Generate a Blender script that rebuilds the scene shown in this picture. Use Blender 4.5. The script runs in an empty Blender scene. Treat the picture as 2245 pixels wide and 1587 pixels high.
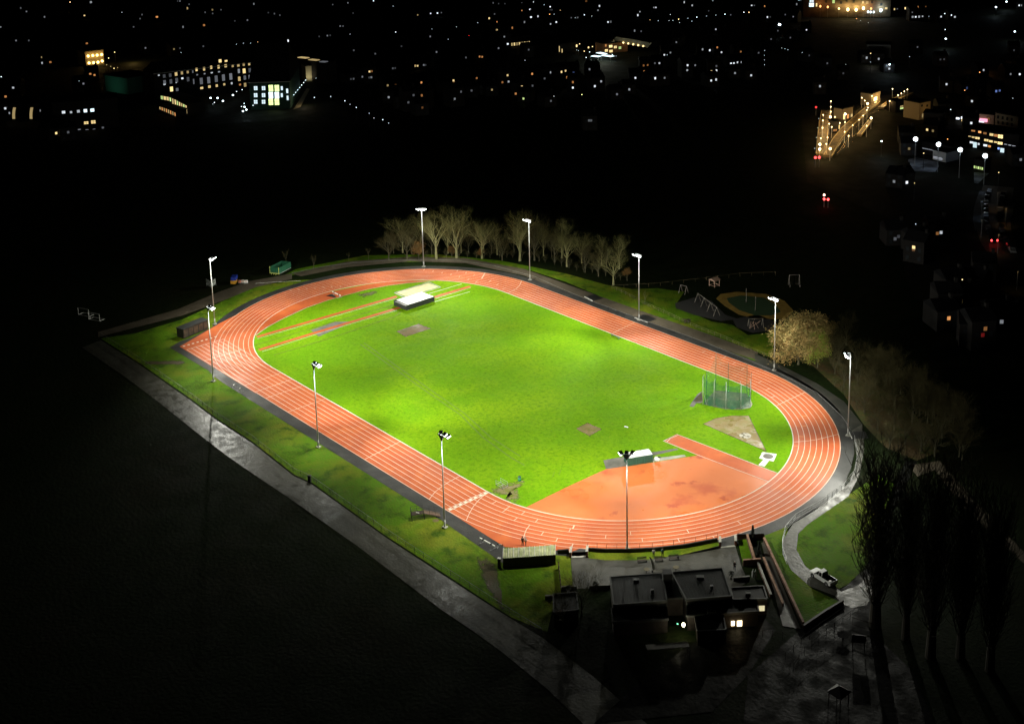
import bpy, math, random
import numpy as np
from mathutils import Vector, Matrix
random.seed(7)
R_ = math.radians
sc = bpy.context.scene
col = sc.collection

# ------------------------------------------------------------------ camera
PW, PH = 2245.0, 1587.0
CF, CYAW, CPIT, CROL = 2708.5262, 2.3703, -0.2026, -0.0053
CPOS = np.array([218.361, -171.271, 121.3589])
SX, SY = 238.06, -557.1977
TL, TR = 83.8486, 36.5183          # length of the straights, radius of the kerb
_fw = np.array([math.cos(CPIT) * math.cos(CYAW), math.cos(CPIT) * math.sin(CYAW), math.sin(CPIT)])
_r0 = np.array([math.sin(CYAW), -math.cos(CYAW), 0.0])
_u0 = np.cross(_r0, _fw)
_r = math.cos(CROL) * _r0 + math.sin(CROL) * _u0
_u = -math.sin(CROL) * _r0 + math.cos(CROL) * _u0
cd = bpy.data.cameras.new('camera')
cam = bpy.data.objects.new('camera', cd)
col.objects.link(cam)
cam.matrix_world = Matrix(((_r[0], _u[0], -_fw[0], CPOS[0]), (_r[1], _u[1], -_fw[1], CPOS[1]),
                           (_r[2], _u[2], -_fw[2], CPOS[2]), (0, 0, 0, 1)))
cd.sensor_fit = 'HORIZONTAL'
cd.sensor_width = 36.0
cd.lens = 36.0 * CF / PW
cd.shift_x = -SX / PW
cd.shift_y = SY / PW
cd.clip_start = 1.0
cd.clip_end = 9000.0
sc.camera = cam

# ------------------------------------------------------------------ night sky, exposure
w = bpy.data.worlds.new("World")
sc.world = w
w.use_nodes = True
nt = w.node_tree
bg = nt.nodes['Background']
sky = nt.nodes.new('ShaderNodeTexSky')
sky.sky_type = 'NISHITA'
sky.sun_disc = False
sky.sun_elevation = R_(-4.0)
sky.sun_rotation = R_(200.0)
nt.links.new(sky.outputs[0], bg.inputs[0])
bg.inputs[1].default_value = 0.02
sc.view_settings.view_transform = 'Standard'
sc.view_settings.look = 'None'
sc.view_settings.exposure = 0.0
sc.view_settings.gamma = 1.0
sc.view_settings.use_curve_mapping = False
sc.cycles.use_denoising = True
sc.cycles.max_bounces = 3
sc.cycles.diffuse_bounces = 1
sc.cycles.glossy_bounces = 2
sc.cycles.transparent_max_bounces = 24
sc.cycles.sample_clamp_indirect = 2.0
sc.cycles.sample_clamp_direct = 12.0
sc.cycles.caustics_reflective = False
sc.cycles.caustics_refractive = False


# ------------------------------------------------------------------ places: photo pixel -> point of the plane z
def ray(px, py):
    d = (px - PW / 2 - SX) / CF * _r - (py - PH / 2 - SY) / CF * _u + _fw
    return d


def G(px, py, z=0.0):
    d = ray(px, py)
    t = (z - CPOS[2]) / d[2]
    p = CPOS + d * t
    return Vector((p[0], p[1], z))


def proj(P):
    q = np.array(P) - CPOS
    k = q @ _fw
    return (PW / 2 + SX + CF * (q @ _r) / k, PH / 2 + SY - CF * (q @ _u) / k)


def ZZ(x0, y0, s, pts):
    return [(x0 + a / s, y0 + b / s) for a, b in pts]


def on_plane(px, py, A, n):
    """where the line of sight through a photo point meets the upright plane through A with horizontal normal n"""
    d = ray(px, py)
    t = ((A[0] - CPOS[0]) * n[0] + (A[1] - CPOS[1]) * n[1]) / (d[0] * n[0] + d[1] * n[1])
    p = CPOS + d * t
    return Vector((p[0], p[1], p[2]))


# ------------------------------------------------------------------ materials
MATS = {}


def nodes_of(name):
    m = bpy.data.materials.new(name)
    m.use_nodes = True
    t = m.node_tree
    return m, t, t.nodes['Principled BSDF']


def mat(name, c, rough=0.7, metal=0.0, noise=0.0, scale=3.0, c2=None, bump=0.0, spec=0.5, detail=4.0):
    if name in MATS:
        return MATS[name]
    m, t, b = nodes_of(name)
    b.inputs['Roughness'].default_value = rough
    b.inputs['Metallic'].default_value = metal
    b.inputs['Specular IOR Level'].default_value = spec
    b.inputs['Base Color'].default_value = (*c, 1)
    if noise > 0 or c2:
        tc = t.nodes.new('ShaderNodeTexCoord')
        nz = t.nodes.new('ShaderNodeTexNoise')
        nz.inputs['Scale'].default_value = scale
        nz.inputs['Detail'].default_value = detail
        t.links.new(tc.outputs['Object'], nz.inputs['Vector'])
        mx = t.nodes.new('ShaderNodeMix')
        mx.data_type = 'RGBA'
        c2 = c2 or tuple(max(0, v * (1 - noise)) for v in c)
        mx.inputs[6].default_value = (*c, 1)
        mx.inputs[7].default_value = (*c2, 1)
        mr = t.nodes.new('ShaderNodeMapRange')
        mr.inputs[1].default_value = 0.38
        mr.inputs[2].default_value = 0.62
        t.links.new(nz.outputs[0], mr.inputs[0])
        t.links.new(mr.outputs[0], mx.inputs[0])
        t.links.new(mx.outputs[2], b.inputs['Base Color'])
        if bump:
            bp = t.nodes.new('ShaderNodeBump')
            bp.inputs['Strength'].default_value = bump
            bp.inputs['Distance'].default_value = 0.1
            t.links.new(nz.outputs[0], bp.inputs['Height'])
            t.links.new(bp.outputs[0], b.inputs['Normal'])
    MATS[name] = m
    return m


def emat(name, c, s):
    """something that gives off light"""
    if name in MATS:
        return MATS[name]
    m, t, b = nodes_of(name)
    b.inputs['Base Color'].default_value = (0.02, 0.02, 0.02, 1)
    b.inputs['Emission Color'].default_value = (*c, 1)
    b.inputs['Emission Strength'].default_value = s
    m.cycles.emission_sampling = 'NONE'
    MATS[name] = m
    return m


def ground_mat(name, layers, rough=(0.8, 0.8), rscale=0.15, bump=0.3, bscale=6.0, spec=0.3, stretch=None):
    """layers: list of (colour, scale, lo, hi) mixed one over the other by noise"""
    m, t, b = nodes_of(name)
    tc = t.nodes.new('ShaderNodeTexCoord')
    src = tc.outputs['Object']
    if stretch:
        mp = t.nodes.new('ShaderNodeMapping')
        mp.inputs['Rotation'].default_value = (0, 0, stretch[0])
        mp.inputs['Scale'].default_value = (stretch[1], stretch[2], 1)
        t.links.new(src, mp.inputs[0])
        src = mp.outputs[0]
    out = None
    for i, (c, s, lo, hi) in enumerate(layers):
        if out is None:
            rgb = t.nodes.new('ShaderNodeRGB')
            rgb.outputs[0].default_value = (*c, 1)
            out = rgb.outputs[0]
            continue
        nz = t.nodes.new('ShaderNodeTexNoise')
        nz.inputs['Scale'].default_value = s
        nz.inputs['Detail'].default_value = 5
        nz.inputs['Roughness'].default_value = 0.6
        ad = t.nodes.new('ShaderNodeVectorMath')
        ad.inputs[1].default_value = (i * 13.7, i * 7.1, i * 3.3)
        t.links.new(src, ad.inputs[0])
        t.links.new(ad.outputs[0], nz.inputs['Vector'])
        mr = t.nodes.new('ShaderNodeMapRange')
        mr.inputs[1].default_value = lo
        mr.inputs[2].default_value = hi
        t.links.new(nz.outputs[0], mr.inputs[0])
        mx = t.nodes.new('ShaderNodeMix')
        mx.data_type = 'RGBA'
        t.links.new(mr.outputs[0], mx.inputs[0])
        t.links.new(out, mx.inputs[6])
        mx.inputs[7].default_value = (*c, 1)
        out = mx.outputs[2]
    t.links.new(out, b.inputs['Base Color'])
    nz = t.nodes.new('ShaderNodeTexNoise')
    nz.inputs['Scale'].default_value = rscale
    nz.inputs['Detail'].default_value = 4
    t.links.new(src, nz.inputs['Vector'])
    mr = t.nodes.new('ShaderNodeMapRange')
    mr.inputs[1].default_value = 0.42
    mr.inputs[2].default_value = 0.6
    mr.inputs[3].default_value = rough[0]
    mr.inputs[4].default_value = rough[1]
    t.links.new(nz.outputs[0], mr.inputs[0])
    t.links.new(mr.outputs[0], b.inputs['Roughness'])
    b.inputs['Specular IOR Level'].default_value = spec
    if bump:
        n2 = t.nodes.new('ShaderNodeTexNoise')
        n2.inputs['Scale'].default_value = bscale
        n2.inputs['Detail'].default_value = 3
        t.links.new(tc.outputs['Object'], n2.inputs['Vector'])
        bp = t.nodes.new('ShaderNodeBump')
        bp.inputs['Strength'].default_value = bump
        bp.inputs['Distance'].default_value = 0.15
        t.links.new(n2.outputs[0], bp.inputs['Height'])
        t.links.new(bp.outputs[0], b.inputs['Normal'])
    MATS[name] = m
    return m


# ------------------------------------------------------------------ mesh building
class MB:
    def __init__(s):
        s.v = []
        s.f = []

    def add(s, vs, fs):
        k = len(s.v)
        s.v += [tuple(v) for v in vs]
        s.f += [tuple(i + k for i in f) for f in fs]
        return s

    def box(s, c, d, rz=0.0, bev=0.0):
        """box: centre c, size d, turned by rz; bev chamfers the upright and the top edges"""
        hx, hy, hz = d[0] / 2, d[1] / 2, d[2] / 2
        b = min(bev, hx * .9, hy * .9, hz * .9)
        ca, sa = math.cos(rz), math.sin(rz)
        def T(x, y, z):
            return (c[0] + x * ca - y * sa, c[1] + x * sa + y * ca, c[2] + z)
        if b <= 0:
            vs = [T(x, y, z) for z in (-hz, hz) for x, y in ((-hx, -hy), (hx, -hy), (hx, hy), (-hx, hy))]
            s.add(vs, [(0, 3, 2, 1), (4, 5, 6, 7), (0, 1, 5, 4), (1, 2, 6, 5), (2, 3, 7, 6), (3, 0, 4, 7)])
            return s
        ring = [(-hx + b, -hy), (hx - b, -hy), (hx, -hy + b), (hx, hy - b), (hx - b, hy), (-hx + b, hy), (-hx, hy - b), (-hx, -hy + b)]
        tr = [(x * (1 - b / hx), y * (1 - b / hy)) for x, y in ring]
        vs = [T(x, y, -hz) for x, y in ring] + [T(x, y, hz - b) for x, y in ring] + [T(x, y, hz) for x, y in tr]
        fs = [tuple(range(7, -1, -1)), tuple(range(16, 24))]
        for k in range(2):
            for i in range(8):
                j = (i + 1) % 8
                fs.append((k * 8 + i, k * 8 + j, k * 8 + 8 + j, k * 8 + 8 + i))
        s.add(vs, fs)
        return s

    def tube(s, a, b, r1, r2=None, n=8, cap=True):
        r2 = r1 if r2 is None else r2
        a, b = Vector(a), Vector(b)
        d = (b - a)
        if d.length < 1e-6:
            return s
        d.normalize()
        up = Vector((0, 0, 1)) if abs(d.z) < 0.95 else Vector((1, 0, 0))
        x = d.cross(up).normalized()
        y = d.cross(x)
        vs = []
        for p, r in ((a, r1), (b, r2)):
            for i in range(n):
                t = 2 * math.pi * i / n
                vs.append(p + (x * math.cos(t) + y * math.sin(t)) * r)
        fs = [(i, (i + 1) % n, n + (i + 1) % n, n + i) for i in range(n)]
        if cap:
            fs += [tuple(range(n - 1, -1, -1)), tuple(range(n, 2 * n))]
        s.add(vs, fs)
        return s

    def path(s, pts, r, n=6):
        for a, b in zip(pts[:-1], pts[1:]):
            s.tube(a, b, r, r, n)
        return s

    def lathe(s, c, prof, n=16):
        vs = []
        for r, z in prof:
            for i in range(n):
                t = 2 * math.pi * i / n
                vs.append((c[0] + r * math.cos(t), c[1] + r * math.sin(t), c[2] + z))
        fs = []
        for k in range(len(prof) - 1):
            for i in range(n):
                j = (i + 1) % n
                fs.append((k * n + i, k * n + j, (k + 1) * n + j, (k + 1) * n + i))
        fs.append(tuple(range(n - 1, -1, -1)))
        fs.append(tuple(range((len(prof) - 1) * n, len(prof) * n)))
        s.add(vs, fs)
        return s

    def ball(s, c, r, n=10, m=6, sz=1.0):
        prof = []
        for k in range(m + 1):
            a = -math.pi / 2 + math.pi * k / m
            prof.append((max(1e-4, r * math.cos(a)), r * sz * math.sin(a)))
        return s.lathe(c, prof, n)

    def poly(s, pts, z=None):
        """flat many-cornered sheet"""
        s.add([(p[0], p[1], p[2] if z is None else z) for p in pts], [tuple(range(len(pts)))])
        return s

    def prism(s, pts, z0, z1):
        n = len(pts)
        a = sum(pts[i][0] * pts[(i + 1) % n][1] - pts[(i + 1) % n][0] * pts[i][1] for i in range(n))
        if a < 0:
            pts = pts[::-1]
        s.add([(p[0], p[1], z0) for p in pts] + [(p[0], p[1], z1) for p in pts],
              [tuple(range(n - 1, -1, -1)), tuple(range(n, 2 * n))] +
              [(i, (i + 1) % n, n + (i + 1) % n, n + i) for i in range(n)])
        return s

    def ribbon(s, pts, wd, z):
        """flat strip of width wd along pts"""
        pts = [Vector((p[0], p[1], 0)) for p in pts]
        vs = []
        for i, p in enumerate(pts):
            a = pts[max(0, i - 1)]
            b = pts[min(len(pts) - 1, i + 1)]
            d = (b - a).normalized()
            nn = Vector((-d.y, d.x, 0)) * wd / 2
            vs += [(p.x + nn.x, p.y + nn.y, z), (p.x - nn.x, p.y - nn.y, z)]
        s.add(vs, [(2 * i, 2 * i + 1, 2 * i + 3, 2 * i + 2) for i in range(len(pts) - 1)])
        return s

    def wall(s, pts, th, z0, z1):
        """upright wall of thickness th along the polyline pts"""
        pts = [Vector((p[0], p[1], 0)) for p in pts]
        L, Rr = [], []
        for i, p in enumerate(pts):
            a = pts[max(0, i - 1)]
            b = pts[min(len(pts) - 1, i + 1)]
            d = (b - a).normalized()
            nn = Vector((-d.y, d.x, 0)) * th / 2
            L.append(p + nn)
            Rr.append(p - nn)
        return s.prism(L + Rr[::-1], z0, z1)

    def build(s, name, m, parent=None, smooth=False):
        me = bpy.data.meshes.new(name)
        if parent is not None:
            o = Vector(parent.get('_o', (0, 0, 0)))
            vs = [(v[0] - o.x, v[1] - o.y, v[2] - o.z) for v in s.v]
        else:
            vs = s.v
        me.from_pydata(vs, [], s.f)
        if isinstance(m, (list, tuple)):
            for q in m:
                me.materials.append(q)
        else:
            me.materials.append(m)
        if smooth:
            me.polygons.foreach_set('use_smooth', [True] * len(me.polygons))
        me.update()
        o = bpy.data.objects.new(name, me)
        col.objects.link(o)
        if parent is not None:
            o.parent = parent
        return o


def tag(o, label, cat, group=None, kind=None):
    o['label'] = label
    o['category'] = cat
    if group:
        o['group'] = group
    if kind:
        o['kind'] = kind
    return o


def thing(name, label, cat, loc=(0, 0, 0), rz=0.0, group=None, world=True):
    """an Empty at the thing's base; world=True lets its parts be built in world coordinates"""
    o = bpy.data.objects.new(name, None)
    o.empty_display_size = 0.5
    col.objects.link(o)
    o.location = loc
    o.rotation_euler = (0, 0, rz)
    if world and rz == 0.0:
        o['_o'] = (loc[0], loc[1], loc[2])
    return tag(o, label, cat, group)


def struct(name, mb, m):
    o = mb.build(name, m)
    o['kind'] = 'structure'
    return o


def dup(root, loc, rz=0.0, label=None, scale=None):
    r = root.copy()
    col.objects.link(r)
    r.location = loc
    r.rotation_euler = (0, 0, rz)
    if scale:
        r.scale = scale if isinstance(scale, (tuple, list)) else (scale,) * 3
    if label:
        r['label'] = label
    for ch in list(root.children):
        c = ch.copy()
        col.objects.link(c)
        c.parent = r
        for g in ch.children:
            d = g.copy()
            col.objects.link(d)
            d.parent = c
    return r


def lamp(kind, loc, power, c, parent=None, size=0.3, aim=None, cone=120, blend=1.0):
    ld = bpy.data.lights.new('lamp_light', kind)
    ld.energy = power
    ld.color = c
    ld.shadow_soft_size = size
    if kind == 'SPOT':
        ld.spot_size = R_(cone)
        ld.spot_blend = blend
    o = bpy.data.objects.new('lamp_light', ld)
    col.objects.link(o)
    loc = Vector(loc)
    if aim is not None:
        o.rotation_euler = (Vector(aim) - loc).to_track_quat('-Z', 'Y').to_euler()
    if parent is not None:
        o.parent = parent
        loc = loc - Vector(parent.get('_o', (0, 0, 0)))
    o.location = loc
    return o


# ------------------------------------------------------------------ the track in its own coordinates
def stad(off, n=56):
    """closed outline of the track, off metres outside the kerb"""
    pts = []
    r = TR + off
    h = TL / 2
    for i in range(13):
        pts.append((-h + TL * i / 12, -r))
    for i in range(1, n):
        a = -math.pi / 2 + math.pi * i / n
        pts.append((h + r * math.cos(a), r * math.sin(a)))
    for i in range(13):
        pts.append((h - TL * i / 12, r))
    for i in range(1, n):
        a = math.pi / 2 + math.pi * i / n
        pts.append((-h + r * math.cos(a), r * math.sin(a)))
    return pts


def tcoord(p):
    """offset from the kerb, foot point direction"""
    h = TL / 2
    x = max(-h, min(h, p[0]))
    dx, dy = p[0] - x, p[1]
    d = math.hypot(dx, dy)
    return d - TR, (x, 0.0), (dx / d, dy / d)


def ring(mb, o0, o1, z):
    a, b = stad(o0), stad(o1)
    n = len(a)
    mb.add([(p[0], p[1], z) for p in a] + [(p[0], p[1], z) for p in b],
           [(i, n + i, n + (i + 1) % n, (i + 1) % n) for i in range(n)])


LW = 1.22
# ------------------------------------------------------------------ ground and surfaces
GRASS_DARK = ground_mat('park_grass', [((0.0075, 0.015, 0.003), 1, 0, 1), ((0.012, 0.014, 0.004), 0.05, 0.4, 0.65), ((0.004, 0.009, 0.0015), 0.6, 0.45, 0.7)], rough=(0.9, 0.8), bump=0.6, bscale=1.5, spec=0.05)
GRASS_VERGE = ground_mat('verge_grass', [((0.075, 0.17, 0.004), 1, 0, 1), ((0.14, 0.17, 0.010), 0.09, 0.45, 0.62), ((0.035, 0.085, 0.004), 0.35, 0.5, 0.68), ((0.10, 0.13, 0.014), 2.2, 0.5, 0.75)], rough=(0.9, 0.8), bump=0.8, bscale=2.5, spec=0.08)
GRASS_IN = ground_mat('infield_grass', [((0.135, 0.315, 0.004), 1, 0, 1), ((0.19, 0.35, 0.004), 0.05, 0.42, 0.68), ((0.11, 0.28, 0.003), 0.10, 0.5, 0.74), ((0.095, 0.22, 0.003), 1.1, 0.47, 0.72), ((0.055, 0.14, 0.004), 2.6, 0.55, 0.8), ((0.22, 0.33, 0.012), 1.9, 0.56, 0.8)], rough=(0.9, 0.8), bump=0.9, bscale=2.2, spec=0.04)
TARTAN = ground_mat('red_track_surface', [((0.52, 0.118, 0.036), 1, 0, 1), ((0.44, 0.094, 0.032), 0.07, 0.42, 0.62), ((0.57, 0.14, 0.040), 0.16, 0.5, 0.7), ((0.38, 0.085, 0.030), 0.8, 0.56, 0.8), ((0.34, 0.075, 0.03), 2.5, 0.6, 0.8)], rough=(0.7, 0.36), rscale=0.07, bump=0.06, bscale=8, spec=0.16)
TARTAN_D = ground_mat('faded_red_surface', [((0.60, 0.165, 0.048), 1, 0, 1), ((0.48, 0.10, 0.034), 0.10, 0.56, 0.66), ((0.70, 0.21, 0.07), 0.05, 0.5, 0.7), ((0.42, 0.075, 0.03), 0.22, 0.62, 0.70)], rough=(0.62, 0.26), rscale=0.07, bump=0.06, bscale=8, spec=0.3)
TARMAC = ground_mat('wet_tarmac', [((0.030, 0.031, 0.030), 1, 0, 1), ((0.05, 0.05, 0.046), 0.3, 0.45, 0.7)], rough=(0.65, 0.45), rscale=0.12, bump=0.3, bscale=4, spec=0.2)
WETPATH = ground_mat('wet_concrete_path', [((0.062, 0.062, 0.046), 1, 0, 1), ((0.082, 0.080, 0.060), 0.8, 0.45, 0.7), ((0.045, 0.045, 0.034), 0.12, 0.45, 0.75), ((0.045, 0.045, 0.035), 2.2, 0.6, 0.78)], rough=(0.52, 0.30), rscale=0.5, bump=0.35, bscale=2.2, spec=0.4)
DARKPATH = ground_mat('dark_asphalt_path', [((0.032, 0.034, 0.028), 1, 0, 1), ((0.05, 0.048, 0.038), 0.3, 0.45, 0.7), ((0.06, 0.035, 0.012), 1.5, 0.62, 0.75)], rough=(0.6, 0.45), rscale=0.2, bump=0.2, bscale=2, spec=0.2)
PALEPATH = ground_mat('pale_concrete_path', [((0.095, 0.095, 0.078), 1, 0, 1), ((0.07, 0.07, 0.058), 0.35, 0.45, 0.65), ((0.12, 0.12, 0.105), 0.9, 0.56, 0.68), ((0.05, 0.05, 0.042), 1.8, 0.58, 0.72)], rough=(0.6, 0.35), rscale=0.5, bump=0.4, bscale=1.6, spec=0.28)
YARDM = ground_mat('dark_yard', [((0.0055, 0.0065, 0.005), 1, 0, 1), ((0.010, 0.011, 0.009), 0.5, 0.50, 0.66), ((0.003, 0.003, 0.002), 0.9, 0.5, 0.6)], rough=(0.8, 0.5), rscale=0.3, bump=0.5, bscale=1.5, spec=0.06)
PAVING = ground_mat('patio_paving', [((0.06, 0.058, 0.046), 1, 0, 1), ((0.034, 0.034, 0.028), 0.25, 0.45, 0.65), ((0.08, 0.072, 0.06), 1.2, 0.55, 0.75)], rough=(0.6, 0.35), rscale=0.3, bump=0.2, bscale=3, spec=0.45)
BROWNPATH = ground_mat('worn_gravel_path', [((0.10, 0.082, 0.055), 1, 0, 1), ((0.065, 0.055, 0.035), 0.3, 0.45, 0.7)], rough=(0.8, 0.6), bump=0.4, bscale=3)
DIRT = ground_mat('bare_earth', [((0.17, 0.125, 0.06), 1, 0, 1), ((0.11, 0.115, 0.025), 0.5, 0.48, 0.7), ((0.10, 0.07, 0.04), 1.4, 0.5, 0.75)], rough=(0.9, 0.6), bump=0.5, bscale=3)
LEAFY = ground_mat('leaf_litter_bank', [((0.075, 0.05, 0.018), 1, 0, 1), ((0.055, 0.075, 0.012), 0.22, 0.45, 0.65), ((0.13, 0.075, 0.02), 0.9, 0.52, 0.75)], rough=(0.9, 0.9), bump=0.8, bscale=2)
WHITE = mat('white_line_paint', (0.80, 0.74, 0.62), 0.5, noise=0.18, scale=0.7)
KERB = mat('white_kerb', (0.85, 0.85, 0.8), 0.4)
ORANGEP = mat('orange_line_paint', (0.85, 0.38, 0.10), 0.5)
SANDM = mat('pit_sand', (0.68, 0.62, 0.36), 0.9, noise=0.2, scale=0.8)
CONC = mat('pale_concrete', (0.40, 0.40, 0.34), 0.7, noise=0.35, scale=0.8)
CONCD = mat('grey_concrete', (0.16, 0.155, 0.13), 0.7, noise=0.35, scale=0.6)

ZG = 0.012   # each sheet lies this much over the one below

mb = MB()
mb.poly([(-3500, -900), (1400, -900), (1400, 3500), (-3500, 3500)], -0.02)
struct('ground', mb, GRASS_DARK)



def sheet(name, pts, m, lev, px=True):
    q = [G(*p) for p in pts] if px else pts
    a = sum(q[i][0] * q[(i + 1) % len(q)][1] - q[(i + 1) % len(q)][0] * q[i][1] for i in range(len(q)))
    if a < 0:
        q = q[::-1]
    return struct(name, MB().poly(q, lev * ZG), m)


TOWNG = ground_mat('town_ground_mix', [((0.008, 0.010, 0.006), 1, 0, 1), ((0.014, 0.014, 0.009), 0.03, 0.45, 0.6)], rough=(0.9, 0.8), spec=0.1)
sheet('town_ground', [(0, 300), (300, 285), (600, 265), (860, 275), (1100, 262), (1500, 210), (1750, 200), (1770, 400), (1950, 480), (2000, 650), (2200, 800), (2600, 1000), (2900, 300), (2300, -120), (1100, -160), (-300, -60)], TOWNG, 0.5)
def soft_sheet(name, pts, cols, lev, edge=0.35, px=True, nscale=0.9):
    """worn ground whose coverage thins out raggedly towards its rim"""
    q = [G(*p) for p in pts] if px else [Vector((p[0], p[1], 0)) for p in pts]
    a = sum(q[i][0] * q[(i + 1) % len(q)][1] - q[(i + 1) % len(q)][0] * q[i][1] for i in range(len(q)))
    if a < 0:
        q = q[::-1]
    qq = []
    for i in range(len(q)):
        for k in range(4):
            qq.append(q[i].lerp(q[(i + 1) % len(q)], k / 4))
    c = sum(qq, Vector()) / len(qq)
    vs, fade = [], []
    rings_ = [1.0, 0.8, 0.6, 0.4, 0.2]
    for r_ in rings_:
        for p in qq:
            v = c.lerp(p, r_)
            vs.append((v.x, v.y, lev * ZG))
            fade.append(1 - r_)
    vs.append((c.x, c.y, lev * ZG))
    fade.append(1.0)
    n_ = len(qq)
    fs = []
    for k in range(len(rings_) - 1):
        for i in range(n_):
            j = (i + 1) % n_
            fs.append((k * n_ + i, k * n_ + j, (k + 1) * n_ + j, (k + 1) * n_ + i))
    k = len(rings_) - 1
    for i in range(n_):
        fs.append((k * n_ + i, k * n_ + (i + 1) % n_, len(vs) - 1))
    m = ground_mat(name + '_soil', cols, rough=(0.9, 0.6), bump=0.5, bscale=3)
    t = m.node_tree
    b = t.nodes['Principled BSDF']
    at = t.nodes.new('ShaderNodeAttribute')
    at.attribute_name = 'wear'
    tc = t.nodes.new('ShaderNodeTexCoord')
    nz = t.nodes.new('ShaderNodeTexNoise')
    nz.inputs['Scale'].default_value = nscale
    nz.inputs['Detail'].default_value = 6
    nz.inputs['Roughness'].default_value = 0.7
    t.links.new(tc.outputs['Object'], nz.inputs['Vector'])
    m1 = t.nodes.new('ShaderNodeMath')
    m1.operation = 'MULTIPLY_ADD'
    m1.inputs[1].default_value = 1.0 / edge
    t.links.new(at.outputs['Fac'], m1.inputs[0])
    m2 = t.nodes.new('ShaderNodeMath')
    m2.operation = 'MULTIPLY_ADD'
    m2.inputs[1].default_value = 5.0
    m2.inputs[2].default_value = -2.6
    t.links.new(nz.outputs[0], m2.inputs[0])
    t.links.new(m2.outputs[0], m1.inputs[2])
    m1.use_clamp = True
    t.links.new(m1.outputs[0], b.inputs['Alpha'])
    o = struct(name, MB().add(vs, fs), m)
    at_ = o.data.attributes.new('wear', 'FLOAT', 'POINT')
    at_.data.foreach_set('value', fade)
    return o


# verges: west and south-west grass inside the railing, north grass
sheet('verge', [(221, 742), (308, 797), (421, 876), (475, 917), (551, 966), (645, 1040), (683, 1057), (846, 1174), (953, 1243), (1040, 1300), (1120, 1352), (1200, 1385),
                (1215, 1320), (1225, 1205), (1100, 1100), (700, 800), (600, 640), (700, 612), (640, 615), (560, 628), (500, 655), (400, 700), (300, 730)], GRASS_VERGE, 0)
sheet('verge', [(1285, 1207), (1400, 1208), (1500, 1203), (1574, 1188), (1577, 1196), (1500, 1215), (1410, 1228), (1330, 1228), (1292, 1224), (1286, 1216)], GRASS_VERGE, 4)
sheet('verge', [(1222, 1215), (1250, 1213), (1256, 1290), (1226, 1310), (1200, 1330), (1100, 1330), (1100, 1250), (1222, 1245)], GRASS_VERGE, 2)
# east lawn between the curving path and the poplars
sheet('verge', [(1672, 1163), (1724, 1140), (1730, 1200), (1780, 1290), (1848, 1322), (1760, 1372), (1745, 1340), (1700, 1240)], GRASS_VERGE, 2)
sheet('verge', [(1962, 1062), (1925, 1040), (1860, 1085), (1780, 1140), (1752, 1165), (1745, 1200), (1755, 1230), (1790, 1262), (1840, 1290), (1860, 1280), (1900, 1240), (1950, 1110)], GRASS_VERGE, 2)
# far grass
sheet('verge', [(600, 615), (700, 588), (830, 575), (1000, 573), (1160, 592), (1240, 618), (1400, 685), (1600, 770), (1740, 840), (1800, 880), (1770, 855), (1600, 735), (1420, 640), (1330, 625), (1240, 600), (1100, 572), (960, 558), (800, 560), (650, 590)], GRASS_VERGE, 1)
sheet('leaf_bank', [(1690, 775), (1780, 800), (1850, 865), (1893, 930), (1940, 980), (2010, 1010), (2060, 990), (2000, 900), (1900, 830), (1800, 770)], LEAFY, 1)

# tarmac apron round the track
mb = MB()
ring(mb, LW * 8 - 0.3, LW * 8 + 2.9, 3 * ZG)
struct('tarmac_apron', mb, TARMAC)
sheet('tarmac_apron', [(372, 762), (396, 748), (420, 740), (520, 690), (640, 640), (640, 700), (560, 860), (700, 950), (1010, 1130), (1107, 1196), (1110, 1240), (1075, 1215), (960, 1135), (800, 1035), (640, 932), (500, 838)], TARMAC, 2)
sheet('tarmac_apron', [(1576, 1190), (1640, 1150), (1760, 1100), (1720, 1150), (1672, 1163), (1660, 1175), (1614, 1185), (1611, 1199), (1577, 1199)], TARMAC, 2)
sheet('tarmac_apron', [(1842, 940), (1862, 960), (1868, 1010), (1850, 1070), (1790, 1110), (1725, 1150), (1690, 1160), (1720, 1120), (1800, 1060)], TARMAC, 2)
# outer paths
sheet('path', [(1655, 790), (1740, 830), (1800, 868), (1850, 915), (1868, 943), (1890, 930), (1850, 880), (1790, 840), (1700, 795), (1655, 775)], DARKPATH, 3)
sheet('path', [(1868, 943), (1880, 1010), (1862, 1058), (1800, 1108), (1740, 1145), (1716, 1185), (1716, 1215), (1735, 1250), (1775, 1285), (1828, 1305),
               (1850, 1300), (1800, 1268), (1765, 1240), (1746, 1205), (1750, 1170), (1770, 1150), (1860, 1088), (1885, 1040), (1895, 980), (1890, 930)], PALEPATH, 3)
sheet('path', [(660, 606), (760, 586), (900, 573), (1020, 577), (1150, 605), (1260, 648), (1400, 705), (1560, 758), (1660, 790), (1660, 772), (1560, 735), (1400, 680), (1260, 630), (1150, 590), (1020, 566), (900, 563), (760, 574), (640, 600)], BROWNPATH, 2)
sheet('path', [(215, 739), (400, 692), (500, 655), (560, 630), (640, 612), (640, 600), (545, 617), (480, 640), (390, 678), (215, 728)], BROWNPATH, 2)
sheet('path', [(221, 746), (308, 801), (421, 880), (475, 921), (551, 970), (645, 1044), (683, 1061), (846, 1178), (953, 1248), (1098, 1342), (1190, 1398), (1300, 1482), (1480, 1640),
               (1345, 1650), (1200, 1510), (1100, 1428), (1036, 1382), (966, 1335), (783, 1196), (626, 1086), (557, 1040), (500, 1001), (421, 940), (346, 880), (270, 823), (180, 762)], WETPATH, 1)
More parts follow.
